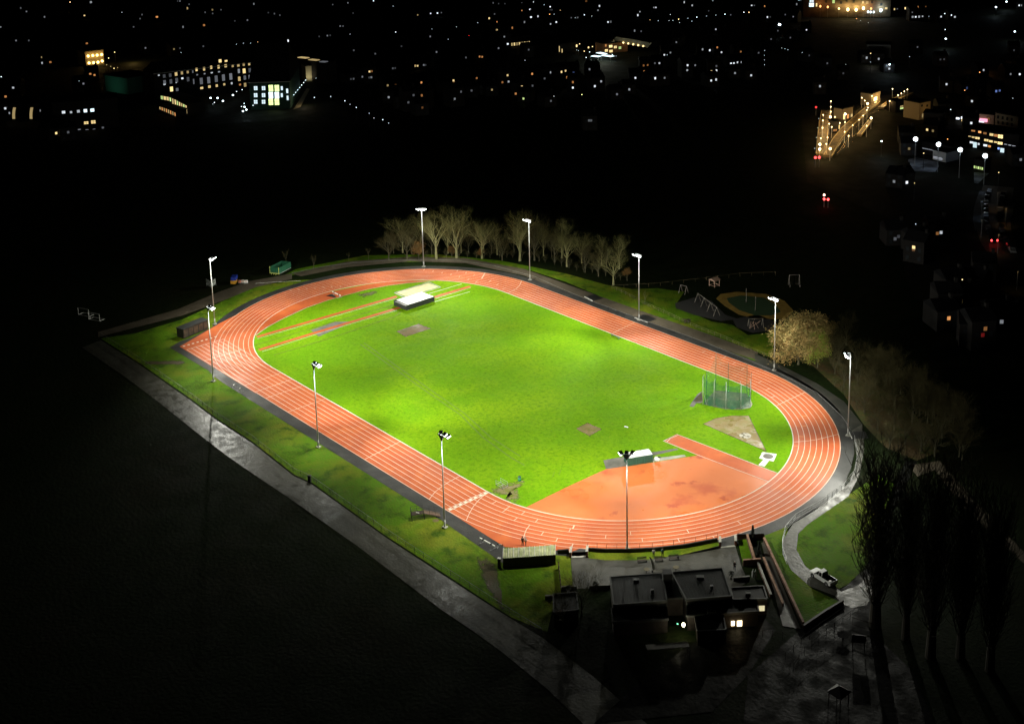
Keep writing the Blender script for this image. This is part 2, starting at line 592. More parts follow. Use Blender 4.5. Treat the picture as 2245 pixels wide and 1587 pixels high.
sheet('path', [(1828, 1305), (1850, 1322), (1760, 1375), (1640, 1480), (1630, 1587), (2050, 1587), (2000, 1470), (1905, 1380), (1925, 1320), (1905, 1240), (1925, 1180), (1975, 1090), (2010, 1010), (1985, 1010), (1950, 1090), (1905, 1180), (1880, 1240), (1860, 1280)], YARDM, 1)
sheet('path', [(1828, 1304), (1852, 1326), (1868, 1332), (1900, 1326), (1915, 1300), (1905, 1260), (1880, 1285), (1860, 1290)], PALEPATH, 1.5)
sheet('path', [(1990, 1020), (2060, 1010), (2140, 1100), (2245, 1210), (2245, 1235), (2110, 1110), (2050, 1030), (2010, 1045)], BROWNPATH, 1)
sheet('path', [(1250, 1210), (1285, 1210), (1286, 1216), (1292, 1224), (1330, 1228), (1410, 1228), (1500, 1215), (1577, 1197), (1612, 1196), (1625, 1240), (1640, 1275), (1600, 1300), (1345, 1320), (1340, 1290), (1256, 1290), (1252, 1225)], PAVING, 3)
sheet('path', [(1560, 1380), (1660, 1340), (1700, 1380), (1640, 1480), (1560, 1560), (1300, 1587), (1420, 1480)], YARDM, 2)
# playground
sheet('verge', [(1345, 636), (1440, 632), (1500, 640), (1480, 670), (1560, 705), (1605, 712), (1640, 735), (1700, 728), (1692, 784), (1590, 742), (1470, 692), (1400, 662)], GRASS_VERGE, 0.7)
sheet('playground', [(1480, 665), (1530, 650), (1560, 660), (1590, 690), (1620, 700), (1580, 704), (1520, 690), (1482, 676)], mat('playground_rubber', (0.03, 0.03, 0.028), 0.8), 2)
sheet('playground', [(1606, 700), (1660, 690), (1700, 705), (1695, 725), (1650, 730), (1615, 718)], MATS['playground_rubber'], 3)
yel = [(1570, 655), (1580, 645), (1615, 640), (1680, 645), (1720, 660), (1740, 682), (1720, 700), (1660, 700), (1620, 690), (1590, 672)]
yin = [(1593, 654), (1625, 648), (1675, 653), (1700, 668), (1712, 684), (1690, 692), (1655, 692), (1620, 680), (1598, 664)]
sheet('playground', yel, mat('ochre_rubber_path', (0.42, 0.26, 0.035), 0.8, noise=0.3, scale=0.5), 3)
sheet('playground', yin, mat('green_rubber', (0.03, 0.075, 0.022), 0.8), 4)

# the red surfaces
mb = MB()
ring(mb, 0.0, LW * 8 + 0.12, 4 * ZG)
struct('running_track', mb, TARTAN)
sheet('running_track', [(394, 760), (482, 709), (528, 685.5), (560, 700), (545, 780), (600, 870), (560, 862)], TARTAN, 3.5)
sheet('running_track', [(975, 1116), (1107, 1199), (1215, 1206), (1255, 1209), (1300, 1190), (1100, 1140)], TARTAN, 3.5)
mb = MB()
ring(mb, -60, 0.0, 0)
pts = stad(0.0)
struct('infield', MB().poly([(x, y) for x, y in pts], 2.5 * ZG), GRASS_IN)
east = []
h = TL / 2
ed = [(1684, 1056), (1635, 1081), (1560, 1116), (1480, 1134), (1374, 1142), (1300, 1137), (1240, 1133), (1185, 1121), (1154, 1112)]
sheet('running_track', [(1154, 1111.5), (1240, 1069), (1328.6, 1028.4), (1430, 1014), (1532, 998), (1684, 1056)] +
      [], TARTAN_D, 3.5) if False else None
q = [G(*p) for p in [(1154, 1111.5), (1240, 1069), (1328.6, 1028.4), (1430, 1014), (1532, 998), (1684, 1056)]]
for p in ed:
    g = G(*p)
    off, ft, dn_ = tcoord(g)
    q.append(Vector((ft[0] + dn_[0] * (TR + .25), ft[1] + dn_[1] * (TR + .25), 0)))
sheet('running_track', q, TARTAN_D, 3.5, px=False)
sheet('running_track', [(1455, 967), (1483, 952), (1706, 1037.5), (1700, 1045), (1684, 1057), (1528, 998)], TARTAN, 3.8)
wedge = [(560.4, 735.7), (586.8, 716.8), (624.7, 696.9), (671.9, 675.2), (721, 658.1), (760, 647.2), (805.4, 635), (850.7, 626.6), (896.1, 620.9), (952.8, 616.5)]
wedge_in = [(900, 615.5), (850, 618), (805, 624), (760, 633), (719, 641), (672, 654), (625, 672.8), (587, 695.3), (566, 718)]
sheet('running_track', wedge + wedge_in, TARTAN, 3.5)


# ------------------------------------------------------------------ painted markings
lm = MB()
for k in range(1, 9):
    ring(lm, k * LW - 0.055, k * LW + 0.055, 5 * ZG)
ring(lm, -0.05, 0.13, 5 * ZG)
def tick(px, py, lanes=1, wd=0.11, mbx=None):
    p = G(px, py)
    off, foot, d = tcoord(p)
    k = max(0, min(7, int(off // LW)))
    a = TR + k * LW
    b = TR + (k + lanes) * LW
    (mbx or lm).ribbon([(foot[0] + d[0] * a, foot[1] + d[1] * a), (foot[0] + d[0] * b, foot[1] + d[1] * b)], wd, 5.6 * ZG)
def cross(pa, pb, wd=0.11, z=5.6, ext=0):
    a, b = G(*pa), G(*pb)
    lm.ribbon([a, b], wd, z * ZG)
def curve(pts, wd=0.11, z=5.8, mbx=None):
    (mbx or lm).ribbon([G(*p) for p in pts], wd, z * ZG)
S = 11.225
for p in ZZ(1240, 1100, S, [(195, 640), (95, 710), (985, 870), (1600, 790), (1890, 950), (155, 1090)]) + \
         ZZ(1240, 880, 4.177, [(1120, 1190), (1590, 1110), (1035, 1270), (1360, 1250)]) + \
         ZZ(780, 920, 4.408, [(1340, 800), (1460, 860), (1430, 885), (1610, 910), (1545, 962), (1750, 975), (1800, 1105), (1940, 1165), (2095, 1215), (2100, 1040), (2065, 1075)]) + \
         ZZ(900, 580, S, [(555, 165), (775, 210), (995, 255), (1200, 310), (1420, 370), (1610, 440), (1150, 160), (1360, 215), (1565, 270), (1950, 415), (2130, 500), (335, 130)]) + \
         ZZ(760, 430, 4.408, [(1385, 825), (1455, 858), (1520, 895)]) + \
         ZZ(1440, 740, 4.667, [(490, 145), (575, 205), (690, 205), (790, 265), (880, 325), (975, 385), (650, 268), (1060, 455), (1140, 530), (1200, 605)]) + \
         ZZ(360, 540, 5.29, [(1470, 515), (1560, 505), (1650, 495), (1750, 490), (1850, 480), (1945, 475), (2045, 470)]):
    tick(*p)
om = MB()
for p in ZZ(1440, 740, 4.667, [(1520, 805), (1515, 905), (1490, 1015), (1430, 1110)]) + ZZ(480, 640, S, [(150, 885), (300, 840), (440, 815), (590, 780), (680, 1395), (795, 1360), (1170, 655)]):
    tick(*p, mbx=om, wd=0.14)
for a, b in (((885, 990), (680, 1090)),):
    cross(*ZZ(1180, 470, 4.177, [a, b]))
cross(*ZZ(1440, 740, 4.667, [(1510, 565), (1230, 695)]))
curve(ZZ(1440, 740, 4.667, [(1405, 1070), (1520, 1062), (1640, 1045), (1750, 1018), (1860, 990)]))
curve(ZZ(760, 430, 4.408, [(1690, 820), (1672, 865), (1635, 900), (1560, 940)]))
curve(ZZ(900, 580, S, [(1830, 215), (1795, 280), (1750, 350)]), 0.2)
for a, b in (((725, 557), (1135, 415)), ((845, 632), (1265, 488)), ((965, 706), (1385, 565)), ((1222, 866), (1650, 715))):
    cross(*ZZ(400, 740, 5.29, [a, b]))
cross(*ZZ(780, 920, 4.408, [(425, 215), (82, 387)]))
curve(ZZ(780, 920, 4.408, [(1010, 545), (920, 590), (840, 640), (765, 700), (710, 770)]))
curve(ZZ(780, 920, 4.408, [(1250, 722), (1190, 775), (1140, 835), (1100, 900), (1068, 975)]))
curve(ZZ(780, 920, 4.408, [(1680, 1020), (1648, 1065), (1632, 1105), (1622, 1145)]))
cross(*ZZ(780, 920, 4.408, [(1284, 706), (892, 888)]), wd=0.14)
cross(*ZZ(780, 920, 4.408, [(1262, 690), (872, 868)]), wd=0.08)
# lane boxes at the finish
bx = MB()
A, B = G(*ZZ(780, 920, 4.408, [(1262, 690)])[0]), G(*ZZ(780, 920, 4.408, [(872, 868)])[0])
dirn = (B - A).normalized()
alng = Vector((-1, 0, 0))
for k in range(8):
    c = A + (B - A) * ((k + 0.5) / 8) + Vector((0.55, 0, 0))
    bx.box((c.x, c.y, 5.4 * ZG), (0.80, 0.66, 0.004))
struct('finish_boxes', bx, WHITE)
# hurdles chute at the western end of the home straight
y0 = -TR
xs = -TL / 2
W_ = G(*ZZ(400, 740, 5.29, [(45, 145)])[0])
for k in range(0, 9):
    y = -(TR + k * LW)
    xw = W_.x - (0.0 if k else 0) 
    lm.ribbon([(xs, y), (W_.x + (8 - k) * 0.0, y)], 0.11, 5.2 * ZG)
lm.ribbon([(W_.x, -TR), (W_.x, -(TR + 8 * LW))], 0.14, 5.6 * ZG)
W2 = G(*ZZ(400, 740, 5.29, [(265, 270)])[0])
lm.ribbon([(W2.x, -TR), (W2.x, -(TR + 8 * LW))], 0.12, 5.6 * ZG)
dots = MB()
for p in ZZ(400, 620, 8.817, [(30, 1228), (120, 1203), (205, 1178), (295, 1150), (378, 1125), (465, 1100), (555, 1075), (640, 1050)]):
    q = G(*p)
    dots.lathe((q.x, q.y, 4.5 * ZG), [(0.32, 0), (0.32, 0.02)], 14)
struct('lane_discs', dots, WHITE)
# edges of the runways and the wedge
curve([(1454, 967.5), (1484, 952.5), (1560, 981.5), (1640, 1012.5), (1703, 1037)], 0.14)
curve([(1457, 968), (1528, 997), (1684, 1056)], 0.14)
curve(ZZ(1240, 880, 4.177, [(930, 370), (960, 340), (1035, 308)]), 0.12)
curve(wedge, 0.14)
struct('lane_lines', lm, WHITE)
struct('lane_marks_orange', om, ORANGEP)

# raised kerb of the inner edge
mb = MB()
a, b = stad(-0.06), stad(0.0)
n = len(a)
mb.add([(x, y, 0.03) for x, y in a] + [(x, y, 0.09) for x, y in a] + [(x, y, 0.09) for x, y in b] + [(x, y, 0.03) for x, y in b],
       [(k * n + i, (k + 1) * n + i, (k + 1) * n + (i + 1) % n, k * n + (i + 1) % n) for k in range(3) for i in range(n)])
struct('kerb', mb, KERB)
# ------------------------------------------------------------------ floodlight masts
STEEL = mat('galvanised_steel', (0.42, 0.43, 0.42), 0.45, 0.3)
STEELW = mat('white_painted_steel', (0.8, 0.8, 0.8), 0.4)
BLACKM = mat('black_metal', (0.012, 0.013, 0.013), 0.5)
LENS = emat('floodlight_lens', (0.93, 1.0, 0.97), 60.0)
MASTS = [((471, 711), 'beside the dark container'), ((468, 836), 'west corner verge by the low rail'), ((698, 980), 'first along the home straight'),
         ((975, 1156), 'beside the viewing platform'), ((1375, 1204), 'in front of the clubhouse patio'), ((1859, 955), 'at the east bend by the scrub'),
         ((1697, 812), 'beside the autumn tree'), ((1401, 702), 'on the far straight by the playground'), ((1162, 614), 'before the dim bare trees'), ((929, 585), 'before the brightest bare trees')]
# each mast: a pair aimed along the track (and a nearer pair at the east bend), a long and a middle throw
# across the field, and the spill below the mast
PWR = [[45600, 0, 78900, 12300, 18800], [27700, 0, 77000, 12200, 14800], [66100, 0, 143500, 11900, 16500], [20200, 0, 65200, 11700, 11400],
       [32600, 17200, 91000, 10300, 14400], [40100, 12000, 75400, 13700, 12700], [24800, 0, 62400, 11600, 13600], [65400, 0, 130500, 14500, 16300],
       [22400, 0, 70000, 11200, 13100], [48900, 0, 78200, 8900, 18800]]
LC = (1.0, 0.985, 0.86)
MH = 18.26
for k, (bp, where) in enumerate(MASTS):
    b = G(*bp)
    off, foot, d = tcoord(b)
    inw = Vector((-d[0], -d[1], 0))
    lat = Vector((-inw.y, inw.x, 0))
    m = thing('floodlight_mast', 'tall grey floodlight mast ' + where, 'floodlight mast', b, group='floodlight masts round the track')
    MB().box((b.x, b.y, 0.10), (0.9, 0.9, 0.2), 0.3, 0.03).build('base_plate', CONC, m)
    mb = MB().tube((b.x, b.y, 0.2), (b.x, b.y, 1.6), 0.17, 0.17, 12).tube((b.x, b.y, 1.6), (b.x, b.y, MH), 0.14, 0.08, 12)
    mb.build('pole', STEEL, m, True)
    MB().box((b.x, b.y + 0.16, 0.9), (0.16, 0.05, 0.6)).build('door', STEELW, m)
    t = Vector((b.x, b.y, MH))
    mb = MB().tube(t - lat * 1.1, t + lat * 1.1, 0.06, 0.06, 8)
    mb.tube(t - Vector((0, 0, 0.9)), t, 0.10, 0.10, 10)
    for s in (-1, 0, 1):
        q = t + lat * s * 1.0
        mb.tube(q, q + inw * 0.5 - Vector((0, 0, 0.02)), 0.04, 0.04, 6)
    mb.add([tuple(t - lat * .75 - inw * .06), tuple(t + lat * .75 - inw * .06), tuple(t - Vector((0, 0, 1.1)) - inw * .06), tuple(t - lat * .75 + inw * .06), tuple(t + lat * .75 + inw * .06), tuple(t - Vector((0, 0, 1.1)) + inw * .06)], [(0, 1, 2), (5, 4, 3), (0, 3, 4, 1), (1, 4, 5, 2), (2, 5, 3, 0)])  # white bracket plate added to catch light like the lens glare
    mb.build('crossarm', STEELW, m)
    for s in (-1, 0, 1):
        q = t + lat * s * 1.0 + inw * 0.75
        aimd = (inw + lat * s * 0.75).normalized()
        # housing: a flat tilted box
        tilt = R_(28)
        f = (aimd * math.cos(tilt) + Vector((0, 0, math.sin(tilt)))).normalized()   # along the housing's length
        side = Vector((-aimd.y, aimd.x, 0))
        dn = f.cross(side)
        if dn.z > 0:
            dn = -dn
        def bxs(c, lx, ly, lz):
            vs = [c + f * x * lx / 2 + side * y * ly / 2 - dn * z * lz / 2 for z in (-1, 1) for x, y in ((-1, -1), (1, -1), (1, 1), (-1, 1))]
            return MB().add(vs, [(0, 3, 2, 1), (4, 5, 6, 7), (0, 1, 5, 4), (1, 2, 6, 5), (2, 3, 7, 6), (3, 0, 4, 7)])
        hs = bxs(q, 0.85, 0.7, 0.16).build('floodlight', BLACKM, m)
        hs['_o'] = tuple(b)
        le = bxs(q + dn * 0.18, 0.72, 0.6, 0.22).build('lens', LENS, m)
        le.parent = hs
        F_ = .82
        if s:
            lamp('SPOT', q + dn * 0.55, PWR[k][0] * F_, LC, m, 0.3, b + inw * 30 + lat * s * 36, 100, 1.0)
            if PWR[k][1]:
                lamp('SPOT', q + dn * 0.55, PWR[k][1] * F_, LC, m, 0.3, b + inw * 8 + lat * s * 22, 110, 1.0)
        else:
            lamp('SPOT', q + dn * 0.55, PWR[k][2] * F_, LC, m, 0.3, b + inw * 62, 72, 1.0)
            lamp('SPOT', q + dn * 0.55, PWR[k][3] * F_, LC, m, 0.3, b + inw * 32, 90, 1.0)
    lamp('POINT', t + inw * 0.22 - Vector((0, 0, 0.5)), 260, (0.93, 1.0, 0.96), m, 0.1)  # added lamp that whitens the crossarm and pole top
    lamp('SPOT', t + inw * 0.75 - Vector((0, 0, 0.5)), PWR[k][4] * (2.6 if k == 5 else .95), LC, m, 0.35, G(1842, 1135) if k == 5 else b + inw * 4, 140 if k == 5 else 136, 1.0)
# ------------------------------------------------------------------ helpers for things placed from the photo
def hgt(px, pyb, pyt):
    b = G(px, pyb)
    lo, hi = 0.0, 60.0
    for _ in range(40):
        mid = (lo + hi) / 2
        if proj((b.x, b.y, mid))[1] > pyt:
            lo = mid
        else:
            hi = mid
    return lo


def away(A, B):
    """horizontal unit normal of AB pointing away from the camera"""
    d = (B - A)
    d.z = 0
    d.normalize()
    n = Vector((-d.y, d.x, 0))
    c = (A + B) / 2
    if n.dot(Vector((c.x - CPOS[0], c.y - CPOS[1], 0))) < 0:
        n = -n
    return d, n


def obox(mb, A, B, depth, z0, z1):
    d, n = away(A, B)
    return mb.prism([A, B, B + n * depth, A + n * depth], z0, z1)


GREENP = mat('dark_green_paint', (0.015, 0.075, 0.05), 0.5, noise=0.3, scale=2)
GREYM = mat('grey_metal', (0.25, 0.26, 0.26), 0.5, 0.2)
DARKW = mat('dark_wood', (0.045, 0.028, 0.016), 0.8, noise=0.4, scale=3)
BRICK = mat('brick_coping', (0.24, 0.095, 0.05), 0.8, noise=0.4, scale=4)
ROOFD = mat('dark_roof_felt', (0.007, 0.011, 0.008), 0.5, noise=0.6, scale=0.5, spec=0.12)
ROOFW = mat('white_sheet_roof', (0.86, 0.88, 0.88), 0.35)
BLACKW = mat('black_cladding', (0.016, 0.019, 0.018), 0.55, noise=0.3, scale=2)
SKIN = mat('skin', (0.50, 0.30, 0.21), 0.6)

# ---- infield: runways, sand pit, patches
ra = ZZ(480, 640, 11.225, [(900, 1120), (2245, 725)]) + [(871, 649)]
rb = ZZ(480, 640, 11.225, [(950, 1440), (2245, 1050)]) + [(870, 677), (955, 652), (1033, 627.5)]
mb = MB()
mb.ribbon([G(563, 739), G(870, 650)], 1.25, 3.3 * ZG)
struct('long_jump_runway', mb, TARTAN)
mb = MB()
mb.ribbon([G(568, 767.5), G(700, 727), G(870, 676.5), G(1031, 628)], 1.25, 3.3 * ZG)
struct('pole_vault_runway', mb, TARTAN)
mb = MB()
mb.ribbon([G(563, 743.5), G(870, 654)], 0.13, 3.8 * ZG)
mb.ribbon([G(575, 771), G(700, 731), G(870, 680.5)], 0.13, 3.8 * ZG)
mb.ribbon([G(955, 655), G(1032, 631)], 0.13, 3.8 * ZG)
struct('runway_lines', mb, WHITE)
for pa, pb, mm, nm in (([(560, 757), (700, 715.5), (866, 668)], 0, mat('rusty_rail', (0.12, 0.075, 0.03), 0.7), 'west upper'), ([(600, 779), (720, 743), (866, 694), (880, 684)], 0, MATS['rusty_rail'], 'west lower'),
                       ([(941, 644), (1012, 623)], 0, KERB, 'east upper'), ([(953, 662), (1030, 640)], 0, KERB, 'east lower')):
    q = [G(*p) for p in pa]
    o = MB()
    for a, b in zip(q[:-1], q[1:]):
        o.wall([a, b], 0.08, 0.03, 0.075)
    c = (q[0] + q[-1]) / 2
    tag(o.build('cover_rail', mm), 'thin ' + ('pale ' if mm is KERB else 'rusty ') + 'ground rail of the sliding cover, ' + nm + ' side of the mat shed', 'ground rail', 'rails either side of the mat cover')
sheet('sand_pit', [(869, 642), (939, 620.8), (962, 629.8), (889.5, 650)], SANDM, 3.6)
mb = MB()
q = [G(865, 642.5), G(940, 619), G(966, 630), G(889, 653)]
for i in range(4):
    mb.wall([q[i], q[(i + 1) % 4]], 0.35, 0.0, 0.07)
tag(mb.build('sand_pit_edging', CONC), 'pale concrete edging round the long jump sand pit', 'pit edging')
soft_sheet('bare_patch', [(866.6, 727), (919, 709.5), (946, 720.5), (889, 739.5)], [((0.19, 0.14, 0.065), 1, 0, 1), ((0.12, 0.125, 0.025), 0.5, 0.48, 0.7)], 3, .08)
soft_sheet('bare_patch', [(1260, 939.5), (1288, 926), (1321, 941), (1293, 957)], [((0.22, 0.17, 0.06), 1, 0, 1), ((0.14, 0.15, 0.02), 0.6, 0.45, 0.65)], 3, .12)
sheet('worn_ground', [(681, 724), (735, 706), (765, 705), (750, 716), (699, 738)], CONCD, 2.9)
soft_sheet('worn_ground', [(780, 646), (832, 635), (826, 645), (795, 653)], [((0.11, 0.12, 0.03), 1, 0, 1)], 2.8, .5)
soft_sheet('bare_patch', [(1105, 1098), (1125, 1085), (1098, 1088), (1068, 1078), (1082, 1066), (1110, 1060), (1150, 1050), (1152, 1062), (1133, 1067), (1142, 1090), (1130, 1104)], [((0.22, 0.19, 0.09), 1, 0, 1), ((0.15, 0.17, 0.02), 0.8, 0.42, 0.62)], 2.9, .45)
for pts in ([(790, 755), (860, 805), (930, 855), (1010, 910), (1060, 960), (1120, 1003), (1150, 1020)], [(798, 752), (866, 800), (940, 852), (1018, 906), (1075, 958), (1140, 1000)]):
    struct('wheel_track', MB().ribbon([G(*p) for p in pts], 0.28, 2.7 * ZG), mat('worn_grass', (0.11, 0.20, 0.005), 0.9))
for p in ((1216, 1034), (1230, 1030)):
    struct('worn_groove', MB().ribbon([G(p[0], p[1]), G(p[0] - 5, p[1] + 12)], 0.12, 2.7 * ZG), MATS['worn_grass'])
# verge wear
soft_sheet('worn_ground', [(305, 792), (400, 790), (412, 795), (400, 800), (312, 799)], [((0.08, 0.06, 0.03), 1, 0, 1)], 1.6, .3)
soft_sheet('worn_ground', [(1040, 1220), (1065, 1217), (1090, 1240), (1098, 1290), (1125, 1330), (1105, 1345), (1065, 1290)], [((0.07, 0.055, 0.022), 1, 0, 1), ((0.04, 0.05, 0.012), 0.8, 0.45, 0.65)], 1.6, .3)
mat('trodden_earth', (0.07, 0.055, 0.022), 0.9, noise=0.5, scale=0.8)
# puddled flat stones along the lower path
# shot put
sheet('shot_sector', [(1541.8, 929.6), (1568, 917.5), (1605, 911.5), (1641.4, 911.4), (1680, 989.6)],
      ground_mat('shot_sector_grit', [((0.26, 0.20, 0.085), 1, 0, 1), ((0.17, 0.20, 0.03), 0.3, 0.5, 0.7), ((0.30, 0.26, 0.15), 0.5, 0.5, 0.7)], rough=(0.8, 0.15), rscale=0.35, bump=0.2, bscale=3), 3)
mb = MB()
q = [G(*p) for p in [(1680, 989.6), (1541.8, 929.6), (1568, 917.5), (1605, 911.5), (1641.4, 911.4), (1680, 989.6)]]
for a, b in zip(q[:-1], q[1:]):
    mb.wall([a, b], 0.05, 0.0, 0.07)
tag(mb.build('sector_board', DARKW), 'low dark edging boards round the fan-shaped shot put landing area', 'edging board')
o = MB()
q = [G(*p) for p in [(1664, 1005), (1672, 991.5), (1703, 996), (1696, 1012)]]
o.prism(q, 0.02, 0.09)
q = [G(*p) for p in [(1663, 1019.5), (1675, 1007), (1686, 1010), (1676, 1023)]]
o.prism(q, 0.02, 0.09)
c = G(1684, 1001)
t = thing('shot_circle', 'bright white concrete shot put base with a short white path', 'throwing circle', c)
o.build('slab', mat('bright_wet_concrete', (0.85, 0.86, 0.84), 0.3), t)
MB().lathe((c.x, c.y, 0.09), [(1.07, 0), (1.07, 0.01)], 24).build('ring', CONCD, t)
c2 = G(1675, 995)
MB().box((c2.x, c2.y, 0.14), (1.2, 0.14, 0.1), 0.6).build('stop_board', KERB, t)
struct('puddle', MB().lathe((G(1634, 955).x, G(1634, 955).y, 3.3 * ZG), [(1.3, 0), (1.25, 0.004)], 11), ground_mat('puddle_water', [((0.14, 0.12, 0.07), 1, 0, 1), ((0.62, 0.60, 0.52), 1.1, 0.44, 0.56)], rough=(0.1, 0.2), bump=0.5, bscale=3, spec=0.8))  # pale patches in the water colour stand for the lamp glint
# grey paving by the high jump shed
sheet('shed_paving', [(1323, 1009), (1362, 1002), (1440, 990), (1484, 983), (1487, 986), (1440, 997), (1428, 1000), (1432, 1013), (1340, 1030), (1328, 1027)], CONCD, 3)
sheet('shed_paving', [(1430, 1005), (1500, 997), (1505, 1001), (1432, 1013)], CONC, 3.2)

# ---- the two sliding mat covers
A, B = G(891.6, 681), G(952.8, 661)
d, n = away(A, B)
dep = (G(864.4, 669.5) - A).length
hz = 1.35
t = thing('mat_cover', 'long black sliding cover with a white flat roof over the pole vault landing mats', 'mat cover', (A + B) / 2)
obox(MB(), A, B, dep, 0.06, hz - 0.25).build('wall', BLACKW, t)
mb = MB()
a0, b0 = A + d * 0.9, B
mb.add([tuple((a0 + Vector((0, 0, hz)))), tuple(b0 + Vector((0, 0, hz))), tuple(b0 + n * dep + Vector((0, 0, hz + .05))), tuple(a0 + n * dep + Vector((0, 0, hz + .05))),
        tuple(a0 + Vector((0, 0, hz - .1))), tuple(b0 + Vector((0, 0, hz - .1))), tuple(b0 + n * dep + Vector((0, 0, hz - .05))), tuple(a0 + n * dep + Vector((0, 0, hz - .05)))],
       [(0, 1, 2, 3), (7, 6, 5, 4), (0, 4, 5, 1), (1, 5, 6, 2), (2, 6, 7, 3), (3, 7, 4, 0)])
mb.build('roof', ROOFW, t)
mb = MB()
mb.wall([A + Vector((0, 0, 0)), B], 0.06, hz - 0.25, hz + 0.12)
mb.wall([A + n * dep, B + n * dep], 0.06, hz - 0.25, hz + 0.12)
mb.wall([B, B + n * dep], 0.06, hz - 0.25, hz)
mb.prism([A, A + d * 0.9, A + d * 0.9 + n * dep, A + n * dep], hz - 0.25, hz - 0.12)
mb.build('trim', BLACKW, t)
for f in (0.05, 0.35, 0.65, 0.95):
    for s in (-0.04, dep + 0.04):
        p = A + (B - A) * f + n * s
        MB().lathe((p.x, p.y, 0.07), [(0.1, 0), (0.1, 0.06)], 8).build('wheel', GREYM, t)

A, B = G(1376.5, 1022.5), G(1431, 1013.5)
d, n = away(A, B)
dep = max(2.5, (G(1362, 1012) - A).length)
t = thing('mat_cover', 'green sided high jump mat cover with a white roof behind a lamp mast', 'mat cover', (A + B) / 2)
obox(MB(), A, B, dep, 0.06, 1.75).build('wall', GREENP, t)
mb = MB()
for k in range(3):
    a0 = A + (B - A) * (k / 3 + 0.01)
    b0 = A + (B - A) * ((k + 1) / 3 - 0.01)
    zc = 1.78
    vs = []
    for q in (a0, b0):
        for f, zz in ((0.02, 0), (0.5, 0.22), (0.98, 0.05)):
            vs.append(tuple(q + n * dep * f + Vector((0, 0, zc + zz))))
    vs += [(v[0], v[1], v[2] - 0.06) for v in vs]
    mb.add(vs, [(0, 3, 4, 1), (1, 4, 5, 2), (6, 7, 10, 9), (7, 8, 11, 10), (0, 1, 7, 6), (1, 2, 8, 7), (3, 9, 10, 4), (4, 10, 11, 5), (0, 6, 9, 3), (2, 5, 11, 8)])
mb.build('roof', ROOFW, t)
mb = MB()
for f in (0.02, 0.34, 0.67, 0.985):
    p = A + (B - A) * f - n * 0.03
    mb.box((p.x, p.y, 0.9), (0.07, 0.07, 1.7), math.atan2(d.y, d.x))
mb.build('wall_rib', mat('green_rib', (0.02, 0.10, 0.065), 0.5), t)
p = B + d * 1.2 + n * 0.8
t = thing('mat_bundle', 'small pale bundle beside the right end of the green mat cover', 'bundle', p)
MB().box((p.x, p.y, 0.3), (1.0, 0.8, 0.55), 0.5, 0.12).build('cover', KERB, t)
MB().box((p.x + .35, p.y + .3, 0.62), (0.5, 0.4, 0.14), 0.5, 0.05).build('strap', BLACKW, t)

# ---- throwing cage
NET = bpy.data.materials.new('cage_net')
NET.use_nodes = True
t_ = NET.node_tree
b_ = t_.nodes['Principled BSDF']
b_.inputs['Base Color'].default_value = (0.008, 0.15, 0.07, 1)
b_.inputs['Roughness'].default_value = 0.8
tc = t_.nodes.new('ShaderNodeTexCoord')
br = t_.nodes.new('ShaderNodeTexNoise')
br.inputs['Scale'].default_value = 1.2
br.inputs['Detail'].default_value = 3
t_.links.new(tc.outputs['Object'], br.inputs['Vector'])
mr = t_.nodes.new('ShaderNodeMapRange')
mr.inputs[1].default_value = 0.35
mr.inputs[2].default_value = 0.7
mr.inputs[3].default_value = 0.22
mr.inputs[4].default_value = 0.5
t_.links.new(br.outputs[0], mr.inputs[0])
t_.links.new(mr.outputs[0], b_.inputs['Alpha'])
NETT = NET.copy()
NETT.name = 'cage_net_thin'
for nn in NETT.node_tree.nodes:
    if nn.type == 'MAP_RANGE':
        nn.inputs[3].default_value = 0.12
        nn.inputs[4].default_value = 0.3
S3 = 11.333
cb = ZZ(1500, 770, S3, [(460, 1330), (740, 1385), (1035, 1445), (1405, 1455), (1640, 1395)])
front = [G(*p) for p in cb]
cc = G(1592, 874)
t = thing('throwing_cage', 'tall green netted hammer and discus cage standing on the grass by the far track', 'throwing cage', cc)
tops = [hgt(cb[0][0], cb[0][1], 802), 0, 0, 0, 0]
fh = [7.2, 6.6, 6.4, 6.6, 6.8]
back = []
for p in front[1:4]:
    back.append(p)
# far side posts: behind the front ones, the cage is about 9 m deep
dd, nn_ = away(front[0], front[4])
backp = [front[0] + nn_ * 3.0 + dd * 0.6, front[0] + nn_ * 8.0 + dd * 2.4, front[2] + nn_ * 9.5, front[3] + nn_ * 8.6 + dd * 1.0, front[4] + nn_ * 4.2]
bh = [6.8, 9.2, 7.0, 7.4, 6.6]
allp = list(zip(front, fh))
for p, hh in allp:
    o = MB().tube((p.x, p.y, 0), (p.x, p.y, hh - 0.5), 0.055, 0.05, 8)
    o.tube((p.x, p.y, hh - 0.5), tuple(p + (cc - p).normalized() * 0.35 + Vector((0, 0, hh))), 0.045, 0.04, 8)
    o.build('post', STEEL, t, True)
for p, hh in zip(backp, bh):
    MB().tube((p.x, p.y, 0), (p.x, p.y, hh), 0.06, 0.05, 8).build('post', GREENP, t, True)
pp = front[0] + dd * 0.9
MB().tube(tuple(front[0] + Vector((0, 0, 3.5))), (pp.x, pp.y, 0), 0.04, 0.04, 6).build('brace', STEEL, t)
